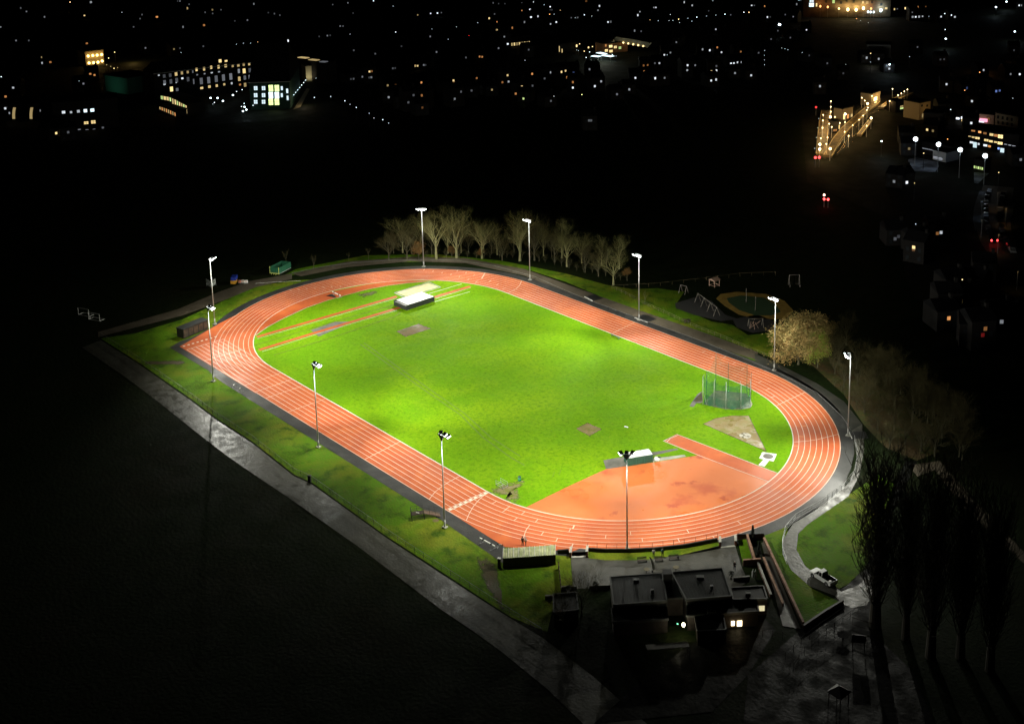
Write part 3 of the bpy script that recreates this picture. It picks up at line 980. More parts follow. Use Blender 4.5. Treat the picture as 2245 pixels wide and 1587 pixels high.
def curtain(ps, hs, m, sag=0.5, z0=0.1, seg=8, rows=5):
    mb = MB()
    vs, fs = [], []
    N = (len(ps) - 1) * seg + 1
    rnd = random.Random(3)
    for i in range(N):
        k = min(len(ps) - 2, i // seg)
        f = (i - k * seg) / seg
        p = ps[k].lerp(ps[k + 1], f)
        hh = hs[k] * (1 - f) + hs[k + 1] * f - sag * 4 * f * (1 - f)
        for j in range(rows):
            g = j / (rows - 1)
            w_ = 0.25 * math.sin(i * 0.9 + j) * (1 - g)
            q = p + (cc - p).normalized() * (0.2 + w_)
            vs.append((q.x, q.y, z0 + (hh - z0) * g))
    for i in range(N - 1):
        for j in range(rows - 1):
            fs.append((i * rows + j, (i + 1) * rows + j, (i + 1) * rows + j + 1, i * rows + j + 1))
    mb.add(vs, fs)
    return mb
curtain(front, [h - 0.6 for h in fh], NET).build('net', NET, t)
curtain([front[0]] + backp + [front[4]], [6.5, 6.5, 8.9, 6.7, 7.0, 6.3, 6.3], NETT, 0.3).build('net', NETT, t)
curtain(front, [2.6, 2.3, 2.0, 2.4, 2.8], NET, 0.1, 0.0).build('net_skirt', NET, t)
o = MB()
ring_ = [front[0] + (cc - front[0]) * 0.05] + front[1:] + backp[::-1]
o.poly([(p.x, p.y, 0) for p in ring_], 3.4 * ZG)
struct('cage_floor', o, ground_mat('cage_floor_mat', [((0.035, 0.05, 0.022), 1, 0, 1), ((0.10, 0.10, 0.05), 0.4, 0.5, 0.7)], bump=0.3)) if False else o.build('floor', mat('cage_floor_mat', (0.045, 0.06, 0.03), 0.8, noise=0.6, scale=0.5, c2=(0.12, 0.12, 0.06)), t)
sheet('worn_ground', ZZ(1500, 770, S3, [(130, 1370), (210, 1240), (330, 1070), (440, 1000), (460, 1250), (420, 1290), (300, 1290), (230, 1390)]), CONCD, 3.5)
sheet('worn_ground', ZZ(1500, 770, S3, [(1570, 1260), (1650, 1210), (1700, 1320), (1640, 1410), (1450, 1440), (1400, 1400)]), CONC, 3.7)
sheet('worn_ground', ZZ(1500, 770, S3, [(230, 1230), (440, 1010), (460, 1240), (300, 1260)]), MATS['trodden_earth'], 3.8)

# ---- dark container in the west corner
A, B = G(403, 743), G(457, 721)
d, n = away(A, B)
t = thing('storage_container', 'long dark brown storage container standing beside the western corner of the track', 'storage container', (A + B) / 2)
hz = hgt(457, 721, 701)
obox(MB(), A, B, 2.5, 0.1, hz).build('wall', mat('dark_mesh_wall', (0.022, 0.022, 0.014), 0.7, noise=0.5, scale=1.2), t)
mb = MB()
for k in range(5):
    p = A + (B - A) * ((k + 0.5) / 5) - n * 0.03
    mb.box((p.x, p.y, hz * 0.5), ((B - A).length / 5 * 0.82, 0.06, hz * 0.72), math.atan2(d.y, d.x), 0.0)
mb.build('door', mat('brown_doors', (0.075, 0.05, 0.028), 0.7, noise=0.5, scale=1.0), t)
obox(MB(), A - d * 0.15 - n * 0.15, B + d * 0.15 - n * 0.15, 2.8, hz, hz + 0.1).build('roof', BLACKW, t)

# ---- green skip, crates and barriers, white hoarding by the western path
A, B = G(612, 602.5), G(638, 589)
d, n = away(A, B)
hz = 2.1
dep = (G(597, 598) - A).length
t = thing('skip', 'dark green open skip with a pale yellow end frame standing behind the western bend', 'skip', (A + B) / 2)
mb = MB()
q = [A, B, B + n * dep, A + n * dep]
for i in range(4):
    mb.wall([q[i], q[(i + 1) % 4]], 0.08, 0.25, hz)
mb.prism(q, 0.2, 0.3)
mb.build('body', mat('skip_green', (0.02, 0.14, 0.07), 0.5, noise=0.3, scale=1.5), t)
YG = mat('pale_yellow_paint', (0.62, 0.66, 0.18), 0.5)
mb = MB()
for p in (A, A + n * dep):
    mb.tube((p.x - d.x * .1, p.y - d.y * .1, 0.1), (p.x - d.x * .1, p.y - d.y * .1, hz + 0.2), 0.09, 0.09, 6)
a0, b0 = A - d * .1, A - d * .1 + n * dep
mb.tube((a0.x, a0.y, 0.3), (b0.x, b0.y, 0.3), 0.12, 0.12, 6)
for f in (0.25, 0.5, 0.75):
    p = a0.lerp(b0, f) - d * 0.5
    mb.tube((p.x, p.y, 0.05), tuple(a0.lerp(b0, f) + Vector((0, 0, 0.3))), 0.09, 0.09, 6)
mb.build('end_frame', YG, t)
MB().tube(tuple(A + Vector((0, 0, 0.25))), tuple(B + Vector((0, 0, 0.25))), 0.06, 0.06, 6).build('rail', KERB, t)
A = G(513, 620)
t = thing('stacked_crates', 'blue crate stacked on an orange yellow crate beside white and orange barriers', 'crates', A)
MB().box((A.x, A.y, 0.5), (1.5, 2.2, 0.95), 0.9, 0.06).build('crate', mat('orange_yellow_plastic', (0.65, 0.30, 0.02), 0.5), t)
MB().box((A.x - .1, A.y + .2, 1.5), (1.5, 2.4, 1.0), 0.9, 0.06).build('crate', mat('blue_plastic', (0.015, 0.04, 0.35), 0.5), t)
for k, (px, py) in enumerate(((526, 621), (533, 620.5), (540, 621))):
    p = G(px, py)
    t = thing('traffic_barrier', 'white and orange barrier standing by the crates, ' + ('nearest the crates' if k == 0 else 'middle one of three' if k == 1 else 'right hand one of three'), 'barrier', p, group='barriers by the western path')
    MB().box((p.x, p.y, 0.55), (0.9, 0.35, 0.8), 0.4 + k * .3, 0.08).build('body', KERB if k else mat('pinkish_plastic', (0.75, 0.32, 0.22), 0.5), t)
    MB().box((p.x, p.y, 0.6), (0.7, 0.38, 0.18), 0.4 + k * .3, 0.0).build('stripe', mat('orange_plastic', (0.7, 0.2, 0.04), 0.5), t)
    MB().box((p.x, p.y, 0.08), (1.0, 0.5, 0.15), 0.4 + k * .3, 0.03).build('foot', GREYM, t)
A, M_, B = G(453, 627), G(463, 632), G(473, 626)
t = thing('hoarding', 'two white notice panels standing at an angle behind the far left mast', 'hoarding', M_)
for P, Q in ((A, M_), (M_, B)):
    dd_ = (Q - P).normalized()
    o = MB().wall([P + dd_ * 0.05, Q - dd_ * 0.05], 0.05, 0.35, 2.1)
    o.build('panel', mat('notice_panel', (0.55, 0.58, 0.54), 0.6, noise=0.75, scale=1.6, c2=(0.10, 0.13, 0.09)), t)
for P in (A, M_, B):
    MB().tube((P.x, P.y, 0), (P.x, P.y, 2.2), 0.05, 0.05, 6).build('post', GREYM, t)
# pale frames far left in the dark
for px, py, lab in ((172, 690, 'dim pale goal frame lying far left in the dark field, nearer one'), (195, 700, 'dim pale goal frame lying far left in the dark field, right hand one')):
    p = G(px, py)
    t = thing('goal_frame', lab, 'goal frame', p, group='goal frames in the dark field')
    q = [p, p + Vector((3.5, 1.5, 0)), p + Vector((3.0, 3.0, 0)), p + Vector((-.5, 1.5, 0))]
    mb = MB()
    for i in range(4):
        mb.tube(q[i] + Vector((0, 0, .05)), q[(i + 1) % 4] + Vector((0, 0, .05)), 0.06, 0.06, 6)
    mb.tube(q[0] + Vector((0, 0, .05)), q[0] + Vector((0, 0, 2)), 0.06, 0.06, 6).tube(q[1] + Vector((0, 0, .05)), q[1] + Vector((0, 0, 2)), 0.06, 0.06, 6).tube(q[0] + Vector((0, 0, 2)), q[1] + Vector((0, 0, 2)), 0.06, 0.06, 6)
    mb.build('frame', KERB, t)

# ---- small western fence pieces
def rail_fence(name, label, cat, pts, hh=1.05, step=2.4, mposts=BLACKM, mrail=STEEL, rails=(1.0,), pr=0.03, group=None, rr=0.025):
    q = [G(*p) for p in pts]
    c = q[len(q) // 2]
    t = thing(name, label, cat, c, group=group)
    for z in rails:
        mb = MB()
        for a, b in zip(q[:-1], q[1:]):
            mb.tube((a.x, a.y, hh * z), (b.x, b.y, hh * z), rr, rr, 5, False)
        mb.build('rail', mrail if z == rails[0] else mposts, t)
    tot = sum((b - a).length for a, b in zip(q[:-1], q[1:]))
    nP = min(100, max(2, int(tot / step)))
    mbs = []
    for i in range(nP + 1):
        s = tot * i / nP
        for a, b in zip(q[:-1], q[1:]):
            L = (b - a).length
            if s <= L + 1e-4:
                p = a.lerp(b, min(1, s / L))
                break
            s -= L
        mbs.append(p)
    if mbs:
        pr_ = MB().tube((0, 0, 0), (0, 0, hh), pr, pr, 6)
        me0 = None
        for p in mbs[:100]:
            if me0 is None:
                o = MB().add([(v[0] + c.x, v[1] + c.y, v[2]) for v in pr_.v], pr_.f).build('post', mposts, t)
                me0 = o
                o.location = (p.x - c.x, p.y - c.y, 0)
            else:
                o = me0.copy()
                col.objects.link(o)
                o.parent = t
                o.location = (p.x - c.x, p.y - c.y, 0)
    return t
IRON = mat('dark_iron', (0.03, 0.03, 0.028), 0.5, 0.3)
rail_fence('railing', 'long low dark railing between the wet path and the grass verge', 'railing',
           [(222, 739), (309, 794), (422, 873), (476, 914), (552, 963), (646, 1037), (684, 1054), (847, 1170), (954, 1240), (1099, 1334), (1188, 1390)], 1.05, 2.6, IRON, GREYM, (1.0, 0.5), rr=0.03)
rail_fence('railing', 'dark railing along the outside of the far bend and far straight', 'railing',
           [(640, 605), (700, 592), (770, 583), (850, 577), (930, 575), (1000, 577), (1080, 588), (1170, 612), (1260, 652), (1300, 668), (1420, 712), (1520, 748), (1600, 780), (1700, 822), (1790, 868), (1845, 920), (1872, 960)],
           0.9, 3.0, IRON, GREYM, (1.0,), rr=0.025)
rail_fence('railing', 'pale hooped railing curving round the south east bend beside the pale path', 'railing',
           [(1873, 965), (1880, 1000), (1874, 1040), (1850, 1072), (1800, 1107), (1745, 1138), (1722, 1165), (1715, 1195), (1716, 1215), (1725, 1238)], 1.15, 1.6, GREYM, STEEL, (1.0, 0.55, 0.15), rr=0.03)
rail_fence('railing', 'thin railing across the grass north of the western bend', 'railing', [(560, 628), (600, 625), (660, 622)], 0.9, 2.0, IRON, KERB, (1.0,))
rail_fence('timber_fence', 'low mesh fence on timber posts round the playground lawn', 'fence',
           [(1341, 633), (1360, 641), (1410, 668), (1470, 695), (1530, 722), (1590, 745), (1650, 772), (1690, 788)], 1.0, 2.2, mat('weathered_post', (0.16, 0.13, 0.07), 0.8), MATS['weathered_post'], (1.0, 0.5))
rail_fence('timber_fence', 'dim fence along the far edge of the playground', 'fence', [(1341, 633), (1440, 628), (1545, 616), (1620, 606), (1700, 603)], 1.0, 3.5, MATS['weathered_post'], MATS['weathered_post'], (1.0,))
for pts, lab in (([(1282, 651), (1300, 660)], 'dark flat bay with a white edge beside the far straight, left hand one'), ([(1392, 697), (1420, 707)], 'dark flat bay with a white edge by the mast on the far straight'), ([(1862, 947), (1869, 962)], 'dark flat bay with a white edge by the east bend mast')):
    a, b = G(*pts[0]), G(*pts[1])
    d, n = away(a, b)
    t = thing('paved_bay', lab, 'paved bay', (a + b) / 2, group='dark bays outside the track')
    MB().prism([a, b, b + n * 3.4, a + n * 3.4], 0.02, 0.075).build('slab', BLACKM, t)
    MB().wall([a - n * .1, b - n * .1], 0.14, 0.02, 0.14).build('edge', KERB, t)
t_ = None

# ---- hurdles
def hurdle(loc, rz, label, first=None):
    if first is not None:
        return dup(first, loc, rz, label)
    t = thing('hurdle', label, 'hurdle', loc, rz, 'white topped hurdles', world=False)
    for s in (-1, 1):
        MB().tube((0, s * 0.55, 0.03), (0.7, s * 0.55, 0.03), 0.03, 0.03, 6).build('leg', STEEL, t)
        MB().tube((0, s * 0.55, 0.03), (0, s * 0.55, 0.85), 0.025, 0.025, 6).build('upright', STEEL, t)
    mb = MB().box((0, 0, 0.87), (0.05, 0.62, 0.10))
    mb.build('top_bar', KERB, t)
    MB().box((0, 0.46, 0.87), (0.052, 0.26, 0.10)).box((0, -0.46, 0.87), (0.052, 0.26, 0.10)).build('bar_stripe', BLACKM, t)
    return t
# big barrier by the finish (three white bands) is a wide steeple barrier
def barrier(a, b, label, hh=0.91, bands=4):
    t = thing('steeplechase_barrier', label, 'barrier', (a + b) / 2, group='steeplechase barriers')
    d = (b - a).normalized()
    n = Vector((-d.y, d.x, 0))
    L = (b - a).length
    wb, bb = MB(), MB()
    fr = (0, .17, .29, .71, .83, 1)
    for k in range(5):
        (wb if k % 2 == 0 else bb).wall([a.lerp(b, fr[k]), a.lerp(b, fr[k + 1])], 0.2, hh - 0.2, hh)
    wb.build('beam', KERB, t)
    bb.build('beam_band', BLACKM, t)
    for f in (0.12, 0.88):
        p = a.lerp(b, f)
        mb = MB().tube(p - n * 0.8 + Vector((0, 0, .05)), p + n * 0.8 + Vector((0, 0, .05)), 0.05, 0.05, 6)
        mb.tube(p + Vector((0, 0, .05)), p + Vector((0, 0, hh - .1)), 0.05, 0.05, 6)
        mb.build('leg', GREYM, t)
    return t
barrier(G(1052, 1188), G(1085, 1206), 'white banded steeplechase barrier standing on the tarmac beside the shelter')
barrier(G(729, 645.5), G(747, 654), 'white banded barrier at the water jump on the inner edge of the western bend')
h0 = hurdle(G(513, 851), 0.6, 'pale hurdle on the wet tarmac strip below the left masts, left one of the pair')
hurdle(G(526, 859), 0.7, 'pale hurdle on the wet tarmac strip below the left masts, right one of the pair', h0)
hurdle(G(1097, 1203), 2.2, 'single white topped hurdle tucked in at the left end of the shelter', h0)
sheet('water_jump_pit', ZZ(580, 560, 11.225, [(1500, 1000), (1650, 950), (1760, 1010), (1740, 1045), (1640, 1015)]), BLACKM, 4.2)
# infield edge bench
a, b = G(1340, 735.5), G(1359, 744.5)
t = thing('kerb_bench', 'low dark green bench on the grass at the edge of the far straight', 'bench', (a + b) / 2)
MB().wall([a, b], 0.35, 0.38, 0.45).build('seat', GREENP, t)
for f in (0.1, 0.9):
    p = a.lerp(b, f)
    MB().box((p.x, p.y, 0.2), (0.1, 0.3, 0.4)).build('leg', GREYM, t)

# ---- shelter by the finish
nl, nr = G(1101, 1245.5), G(1219, 1241)
hz = hgt(1101, 1245.5, 1223)
fl, fr = G(1102, 1201.5, hz + 0.55), G(1214.5, 1194.5, hz + 0.55)
nlz, nrz = G(1102.5, 1223.5, hz), G(1218, 1215.5, hz)
d, n = away(nl, nr)
dep = ((fl - nlz).length + (fr - nrz).length) / 2
t = thing('stand_shelter', 'open fronted dark shelter with a pale corrugated roof facing the finish', 'shelter', (nl + nr) / 2)
mb = MB()
W_ = (nrz - nlz).length
N = 88
vs, fs = [], []
for i in range(N + 1):
    f = i / N
    rp = 0.05 * math.sin(i * math.pi / 2)
    a = nlz.lerp(nrz, f)
    b = a + n * dep + Vector((0, 0, 0.5))
    vs += [(a.x, a.y, a.z + rp), (b.x, b.y, b.z + rp), (a.x, a.y, a.z + rp - 0.04), (b.x, b.y, b.z + rp - 0.04)]
for i in range(N):
    k = 4 * i
    fs += [(k, k + 4, k + 5, k + 1), (k + 2, k + 3, k + 7, k + 6), (k, k + 2, k + 6, k + 4), (k + 1, k + 5, k + 7, k + 3)]
mb.add(vs, fs)
mb.build('roof', mat('mossy_corrugated_sheet', (0.62, 0.64, 0.34), 0.5, noise=0.55, scale=1.1, c2=(0.36, 0.42, 0.16)), t)  # pale yellow-green sheet mottled with a darker green
mb = MB()
for k in range(11):
    a = nlz.lerp(nrz, k / 10)
    mb.tube(a + Vector((0, 0, 0.07)), a + n * dep + Vector((0, 0, 0.57)), 0.035, 0.035, 5)
mb.build('roof_batten', KERB, t)
a, b = nlz + n * 0.08, nrz + n * 0.08
MB().wall([(a.x, a.y), (b.x, b.y)], 0.12, 0.0, hz - 0.06).build('back_wall', DARKW, t)
for q in (nlz, nrz):
    s = 0.08 if q is nlz else -0.08
    p0, p1 = q + n * 0.1 + d * s, q + n * (dep - .3) + d * s
    MB().wall([(p0.x, p0.y), (p1.x, p1.y)], 0.1, 0.0, hz - 0.1).build('side_wall', DARKW, t)
for k in range(3):
    r0_ = n * (0.8 + k * 0.75)
    a, b = nlz + r0_ + d * 0.3, nrz + r0_ - d * 0.3
    MB().wall([(a.x, a.y), (b.x, b.y)], 0.35, 0.0, 0.95 - k * 0.3).build('seat_step', CONCD, t)
for k in range(5):
    p = nlz.lerp(nrz, k / 4) + n * (dep - 0.25) + d * (0.1 if k == 0 else -0.1 if k == 4 else 0)
    MB().box((p.x, p.y, (hz + 0.4) / 2), (0.1, 0.1, hz + 0.4)).build('post', STEELW if k == 0 else DARKW, t)
p = nl - d * 0.5 + n * 0.2
t = thing('downpipe_cabinet', 'small white topped black cabinet at the left end of the shelter', 'cabinet', p)
MB().box((p.x, p.y, 0.9), (0.5, 0.4, 1.8), 0.5, 0.03).build('body', BLACKW, t)
MB().box((p.x, p.y, 1.84), (0.6, 0.5, 0.08), 0.5, 0.0).build('lid', KERB, t)

# ---- viewing platform with a ramp
A = G(893, 1139)
B = G(903, 1143.5)
C = G(966, 1133)
d = (C - B)
d.z = 0
L = d.length
d.normalize()
n = Vector((-d.y, d.x, 0))
if n.dot(A - B) < 0:
    n = -n
wd = 1.4
dk = 1.25
t = thing('viewing_platform', 'dark metal platform with handrails and a long ramp down to the track', 'platform', B)
def q3(f, s, z):
    p = B + d * f + n * s
    return Vector((p.x, p.y, z))
MB().prism([q3(0, 0, 0), q3(2.4, 0, 0), q3(2.4, wd, 0), q3(0, wd, 0)], dk - 0.08, dk).build('deck', DARKW, t)
mb = MB()
a, b, c_, e = q3(2.4, 0, dk), q3(L, 0, 0.12), q3(L, wd, 0.12), q3(2.4, wd, dk)
dz = Vector((0, 0, 0.08))
mb.add([a, b, c_, e, a - dz, b - dz, c_ - dz, e - dz], [(0, 1, 2, 3), (7, 6, 5, 4), (0, 4, 5, 1), (1, 5, 6, 2), (2, 6, 7, 3), (3, 7, 4, 0)])
mb.build('ramp', mat('brown_ramp_boards', (0.11, 0.06, 0.03), 0.7, noise=0.3, scale=4), t)
for f in (0.05, 2.35, 4.6):
    for s in (0.05, wd - 0.05):
        zz = dk if f < 2.5 else dk * (1 - (f - 2.4) / (L - 2.4))
        MB().tube(q3(f, s, 0), q3(f, s, zz), 0.06, 0.06, 6).build('leg', IRON, t)
for s in (0.02, wd - 0.02):
    mb = MB()
    for zz in (1.05, 0.55):
        mb.tube(q3(0, s, dk + zz), q3(2.4, s, dk + zz), 0.03, 0.03, 6).tube(q3(2.4, s, dk + zz), q3(L, s, 0.12 + zz), 0.03, 0.03, 6)
    k = 0.0
    while k <= L:
        zz = dk if k < 2.4 else dk + (0.12 - dk) * (k - 2.4) / (L - 2.4)
        mb.tube(q3(k, s, zz), q3(k, s, zz + 1.05), 0.03, 0.03, 6)
        k += 1.1
    mb.build('handrail', IRON, t)
mb = MB()
for zz in (1.05, 0.55):
    mb.tube(q3(0, 0, dk + zz), q3(0, wd, dk + zz), 0.03, 0.03, 6)
mb.build('end_rail', IRON, t)
p = q3(1.2, 0.7, dk + 0.02)
tag(MB().box((p.x, p.y, dk + 0.03), (0.7, 0.2, 0.05), 0.4).build('white_board', KERB), 'small white board lying on the deck of the platform', 'board')
p = G(955, 1141)
struct('sand_mark', MB().lathe((p.x, p.y, 0.03), [(0.6, 0), (0.58, 0.01)], 12), DIRT)

# ---- small things on the infield
p = G(1139, 1054)
t = thing('litter_bin', 'green litter bin standing alone on the grass near the finish', 'bin', p)
MB().lathe((p.x, p.y, 0), [(0.27, 0), (0.30, 0.1), (0.31, 0.85)], 14).build('body', mat('bin_green', (0.01, 0.16, 0.06), 0.5), t, True)
MB().lathe((p.x, p.y, 0.85), [(0.34, 0), (0.34, 0.08), (0.2, 0.2)], 14).build('lid', GREENP, t)
p = G(1100, 1066)
t = thing('hurdle_trolley', 'white tubular hurdle trolley standing on worn grass by the finish', 'trolley', p)
mb = MB()
for s in (-0.6, 0.6):
    for u in (-1.1, 1.1):
        mb.tube((p.x + u, p.y + s, 0.15), (p.x + u, p.y + s, 1.15), 0.022, 0.022, 6)
    for z in (0.25, 0.7, 1.15):
        mb.tube((p.x - 1.1, p.y + s, z), (p.x + 1.1, p.y + s, z), 0.022, 0.022, 6)
for u in (-1.1, 0, 1.1):
    mb.tube((p.x + u, p.y - .6, 0.25), (p.x + u, p.y + .6, 0.25), 0.035, 0.035, 6)
mb.build('frame', STEEL, t)
for s in (-0.6, 0.6):
    for u in (-0.9, 0.9):
        MB().tube((p.x + u, p.y + s - .04, 0.13), (p.x + u, p.y + s + .04, 0.13), 0.13, 0.13, 10).build('wheel', BLACKM, t)
p = G(1373, 936.5)
tag(MB().box((p.x, p.y, 0.1), (0.9, 0.25, 0.12), 0.3, 0.04).build('white_marker', KERB), 'small pale marker lying on the grass between the bare patch and the red area', 'marker')
p = G(679, 1056)
t = thing('litter_bin', 'tall black litter bin beside the wet path and its railing', 'bin', p)
MB().box((p.x, p.y, 0.65), (0.6, 0.5, 1.3), 0.6, 0.05).build('body', BLACKM, t)
MB().box((p.x, p.y, 1.38), (0.66, 0.56, 0.12), 0.6, 0.05).build('lid', IRON, t)

# ---- wall and gates between the track and the patio
wl = [(1288, 1208.5), (1330, 1211), (1375, 1211), (1430, 1208.5), (1500, 1201), (1573, 1187)]
q = [G(*p) for p in wl]
t = thing('terrace_wall', 'low dark wall with a thin railing between the track and the patio', 'wall', q[2])
mb = MB()
mb.wall(q, 0.3, 0.0, 0.75)
mb.build('wall', mat('black_brick', (0.016, 0.013, 0.011), 0.8), t)
mb = MB()
qq = []
tot = 0
for a, b in zip(q[:-1], q[1:]):
    k = max(1, round((b - a).length / 1.9))
    qq += [a.lerp(b, i / k) for i in range(k)]
qq.append(q[-1])
for a in qq:
    MB().tube((a.x, a.y, 0.75), (a.x, a.y, 1.75), 0.03, 0.03, 6).build('post', DARKW, t)
for a, b in zip(q[:-1], q[1:]):
    mb.tube((a.x, a.y, 1.75), (b.x, b.y, 1.75), 0.02, 0.02, 5)
mb.build('rail', DARKW, t)
a, b = G(1222, 1214), G(1247, 1212.5)
t = thing('terrace_wall', 'short dark wall between the shelter and the left gate', 'wall', a)
MB().wall([a, b], 0.3, 0, 0.8).build('wall', MATS['black_brick'], t)
for (px, py), lab in (((1251, 1221), 'left pillar of the gateway beside the shelter'), ((1287, 1219), 'right pillar of the gateway beside the shelter'), ((1579, 1198), 'left pillar of the gateway at the east end of the patio'), ((1613, 1195), 'right pillar of the gateway at the east end of the patio')):
    p = G(px, py)
    t = thing('gate_pillar', 'brown brick ' + lab, 'pillar', p, group='brick gateway pillars')
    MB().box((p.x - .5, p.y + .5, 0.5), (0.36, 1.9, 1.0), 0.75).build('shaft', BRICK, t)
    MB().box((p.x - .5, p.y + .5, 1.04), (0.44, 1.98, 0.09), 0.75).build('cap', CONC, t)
for pts, lab in (([(1253, 1222), (1285, 1220)], 'pale'), ([(1580, 1200), (1612, 1197)], 'pale')):
    struct('step', MB().wall([G(*pts[0]), G(*pts[1])], 0.5, 0.0, 0.1), CONC)

# ---- patio furniture
def bench(a, b, label):
    t = thing('patio_bench', label, 'bench', (a + b) / 2, group='dark benches on the patio')
    d = (b - a).normalized()
    n = Vector((-d.y, d.x, 0))
    MB().wall([a, b], 0.5, 0.4, 0.46).build('seat', DARKW, t)
    c1, c2 = a + n * 0.27, b + n * 0.27
    mb = MB()
    for z in (0.55, 0.68, 0.81):
        mb.wall([c1, c2], 0.04, z, z + 0.08)
    mb.build('backrest', DARKW, t)
    for f in (0.06, 0.94):
        p = a.lerp(b, f)
        MB().box((p.x, p.y, 0.2), (0.08, 0.45, 0.4), math.atan2(d.y, d.x)).build('leg', IRON, t)
    return t
bench(G(1397, 1233), G(1418, 1231), 'dark slatted bench on the patio, leftmost of three')
bench(G(1436, 1231), G(1453, 1229.5), 'dark slatted bench on the patio behind two standing people')
bench(G(1466, 1228), G(1488, 1226), 'dark slatted bench on the patio, right hand one with a bag on it')
p = G(1486, 1227)
tag(MB().ball((p.x, p.y, 0.62), 0.22, 8, 6, 0.75).build('bag', mat('dark_fabric', (0.03, 0.028, 0.035), 0.9)), 'dark bag lying on the right hand patio bench', 'bag')
p = G(1430.5, 1254)
t = thing('feather_flag', 'tall white feather flag standing on the patio by the clubhouse', 'flag', p)
MB().tube((p.x, p.y, 0), (p.x, p.y, 0.4), 0.2, 0.08, 8).build('base', BLACKM, t)
rv = Vector((_r[0], _r[1], 0)).normalized()
pole = [p + Vector((0, 0, 0.3)), p - rv * 0.1 + Vector((0, 0, 1.4)), p - rv * 0.28 + Vector((0, 0, 2.3)), p - rv * 0.6 + Vector((0, 0, 3.0))]
MB().path(pole, 0.02, 6).build('pole', STEELW, t)
mb = MB()
vs = []
for k in range(9):
    f = k / 8
    z = 0.5 + 2.45 * f
    off = -0.03 - 0.52 * f ** 2
    wd = 0.42 * (1 - f ** 3 * 0.85)
    a = p + rv * off
    b = p + rv * (off + wd) + Vector((0.03 * math.sin(k), 0.03, 0))
    vs += [(a.x, a.y, z), (b.x, b.y, z)]
mb.add(vs, [(2 * k, 2 * k + 1, 2 * k + 3, 2 * k + 2) for k in range(8)])
mb.build('banner', mat('white_banner_fabric', (0.78, 0.82, 0.78), 0.7), t)
mb = MB()
for k in range(5):
    z = 1.0 + k * 0.28
    a = p + rv * (0.09 - 0.05 * k) - Vector((_fw[0], _fw[1], 0)) * 0.03
    mb.box((a.x, a.y, z), (0.1, 0.02, 0.16), CYAW - math.pi / 2)
mb.build('lettering', mat('dark_green_print', (0.02, 0.06, 0.05), 0.7), t)
for (px, py), lab in (((1418, 1255.5), 'left of the feather flag'), ((1482, 1251), 'right of the chimney')):
    q = G(px, py)
    t = thing('round_table', 'round brown table on the patio ' + lab, 'table', q, group='round patio tables')
    MB().lathe((q.x, q.y, 0.68), [(0.55, 0), (0.55, 0.05)], 16).build('top', mat('table_top', (0.10, 0.085, 0.04), 0.7), t)
    MB().lathe((q.x, q.y, 0), [(0.25, 0), (0.05, 0.08), (0.05, 0.68)], 10).build('leg', IRON, t)
for (px, py), lab in (((1246, 1300), 'behind the low wall left of the clubhouse'), ((1306, 1292), 'beside the clubhouse railings'), ((1603, 1269), 'at the right end of the clubhouse roof')):
    q = G(px, py)
    t = thing('planter', 'dark clipped ball shrub in a pot ' + lab, 'planter', q, group='clipped ball shrubs in pots')
    MB().lathe((q.x, q.y, 0), [(0.22, 0), (0.3, 0.5)], 10).build('pot', CONCD, t)
    sh = MB()
    rr = random.Random(px)
    for i in range(260):
        v = Vector((rr.gauss(0, 1), rr.gauss(0, 1), rr.gauss(0, 1))).normalized() * rr.uniform(0.35, 0.52)
        c0 = Vector((q.x, q.y, 1.0)) + v
        u_ = Vector((rr.gauss(0, 1), rr.gauss(0, 1), rr.gauss(0, 1))).normalized() * 0.07
        w_ = v.cross(u_).normalized() * 0.07
        sh.add([c0 - u_, c0 + w_, c0 + u_, c0 - w_], [(0, 1, 2, 3)])
    sh.build('foliage', mat('dark_shrub_leaf', (0.012, 0.018, 0.008), 0.8), t)
# ------------------------------------------------------------------ people
def skinned(name, verts, edges, rad, m, parent, roots=(0,), sub=1):
    me = bpy.data.meshes.new(name)
    me.from_pydata([tuple(v) for v in verts], edges, [])
    me.materials.append(m)
    o = bpy.data.objects.new(name, me)
    col.objects.link(o)
    o.parent = parent
    bpy.context.view_layer.objects.active = o
    if not me.skin_vertices:
        bm_ = None
        import bmesh
        bm_ = bmesh.new()
        bm_.from_mesh(me)
        bm_.verts.layers.skin.verify()
        bm_.to_mesh(me)
        bm_.free()
    for i, sv in enumerate(me.skin_vertices[0].data):
        r = rad[i]
        sv.radius = r if isinstance(r, tuple) else (r, r)
        sv.use_root = i in roots
    o.modifiers.new('skin', 'SKIN').use_smooth_shade = True
    s = o.modifiers.new('sub', 'SUBSURF')
    s.levels = sub
    s.render_levels = sub
    return o


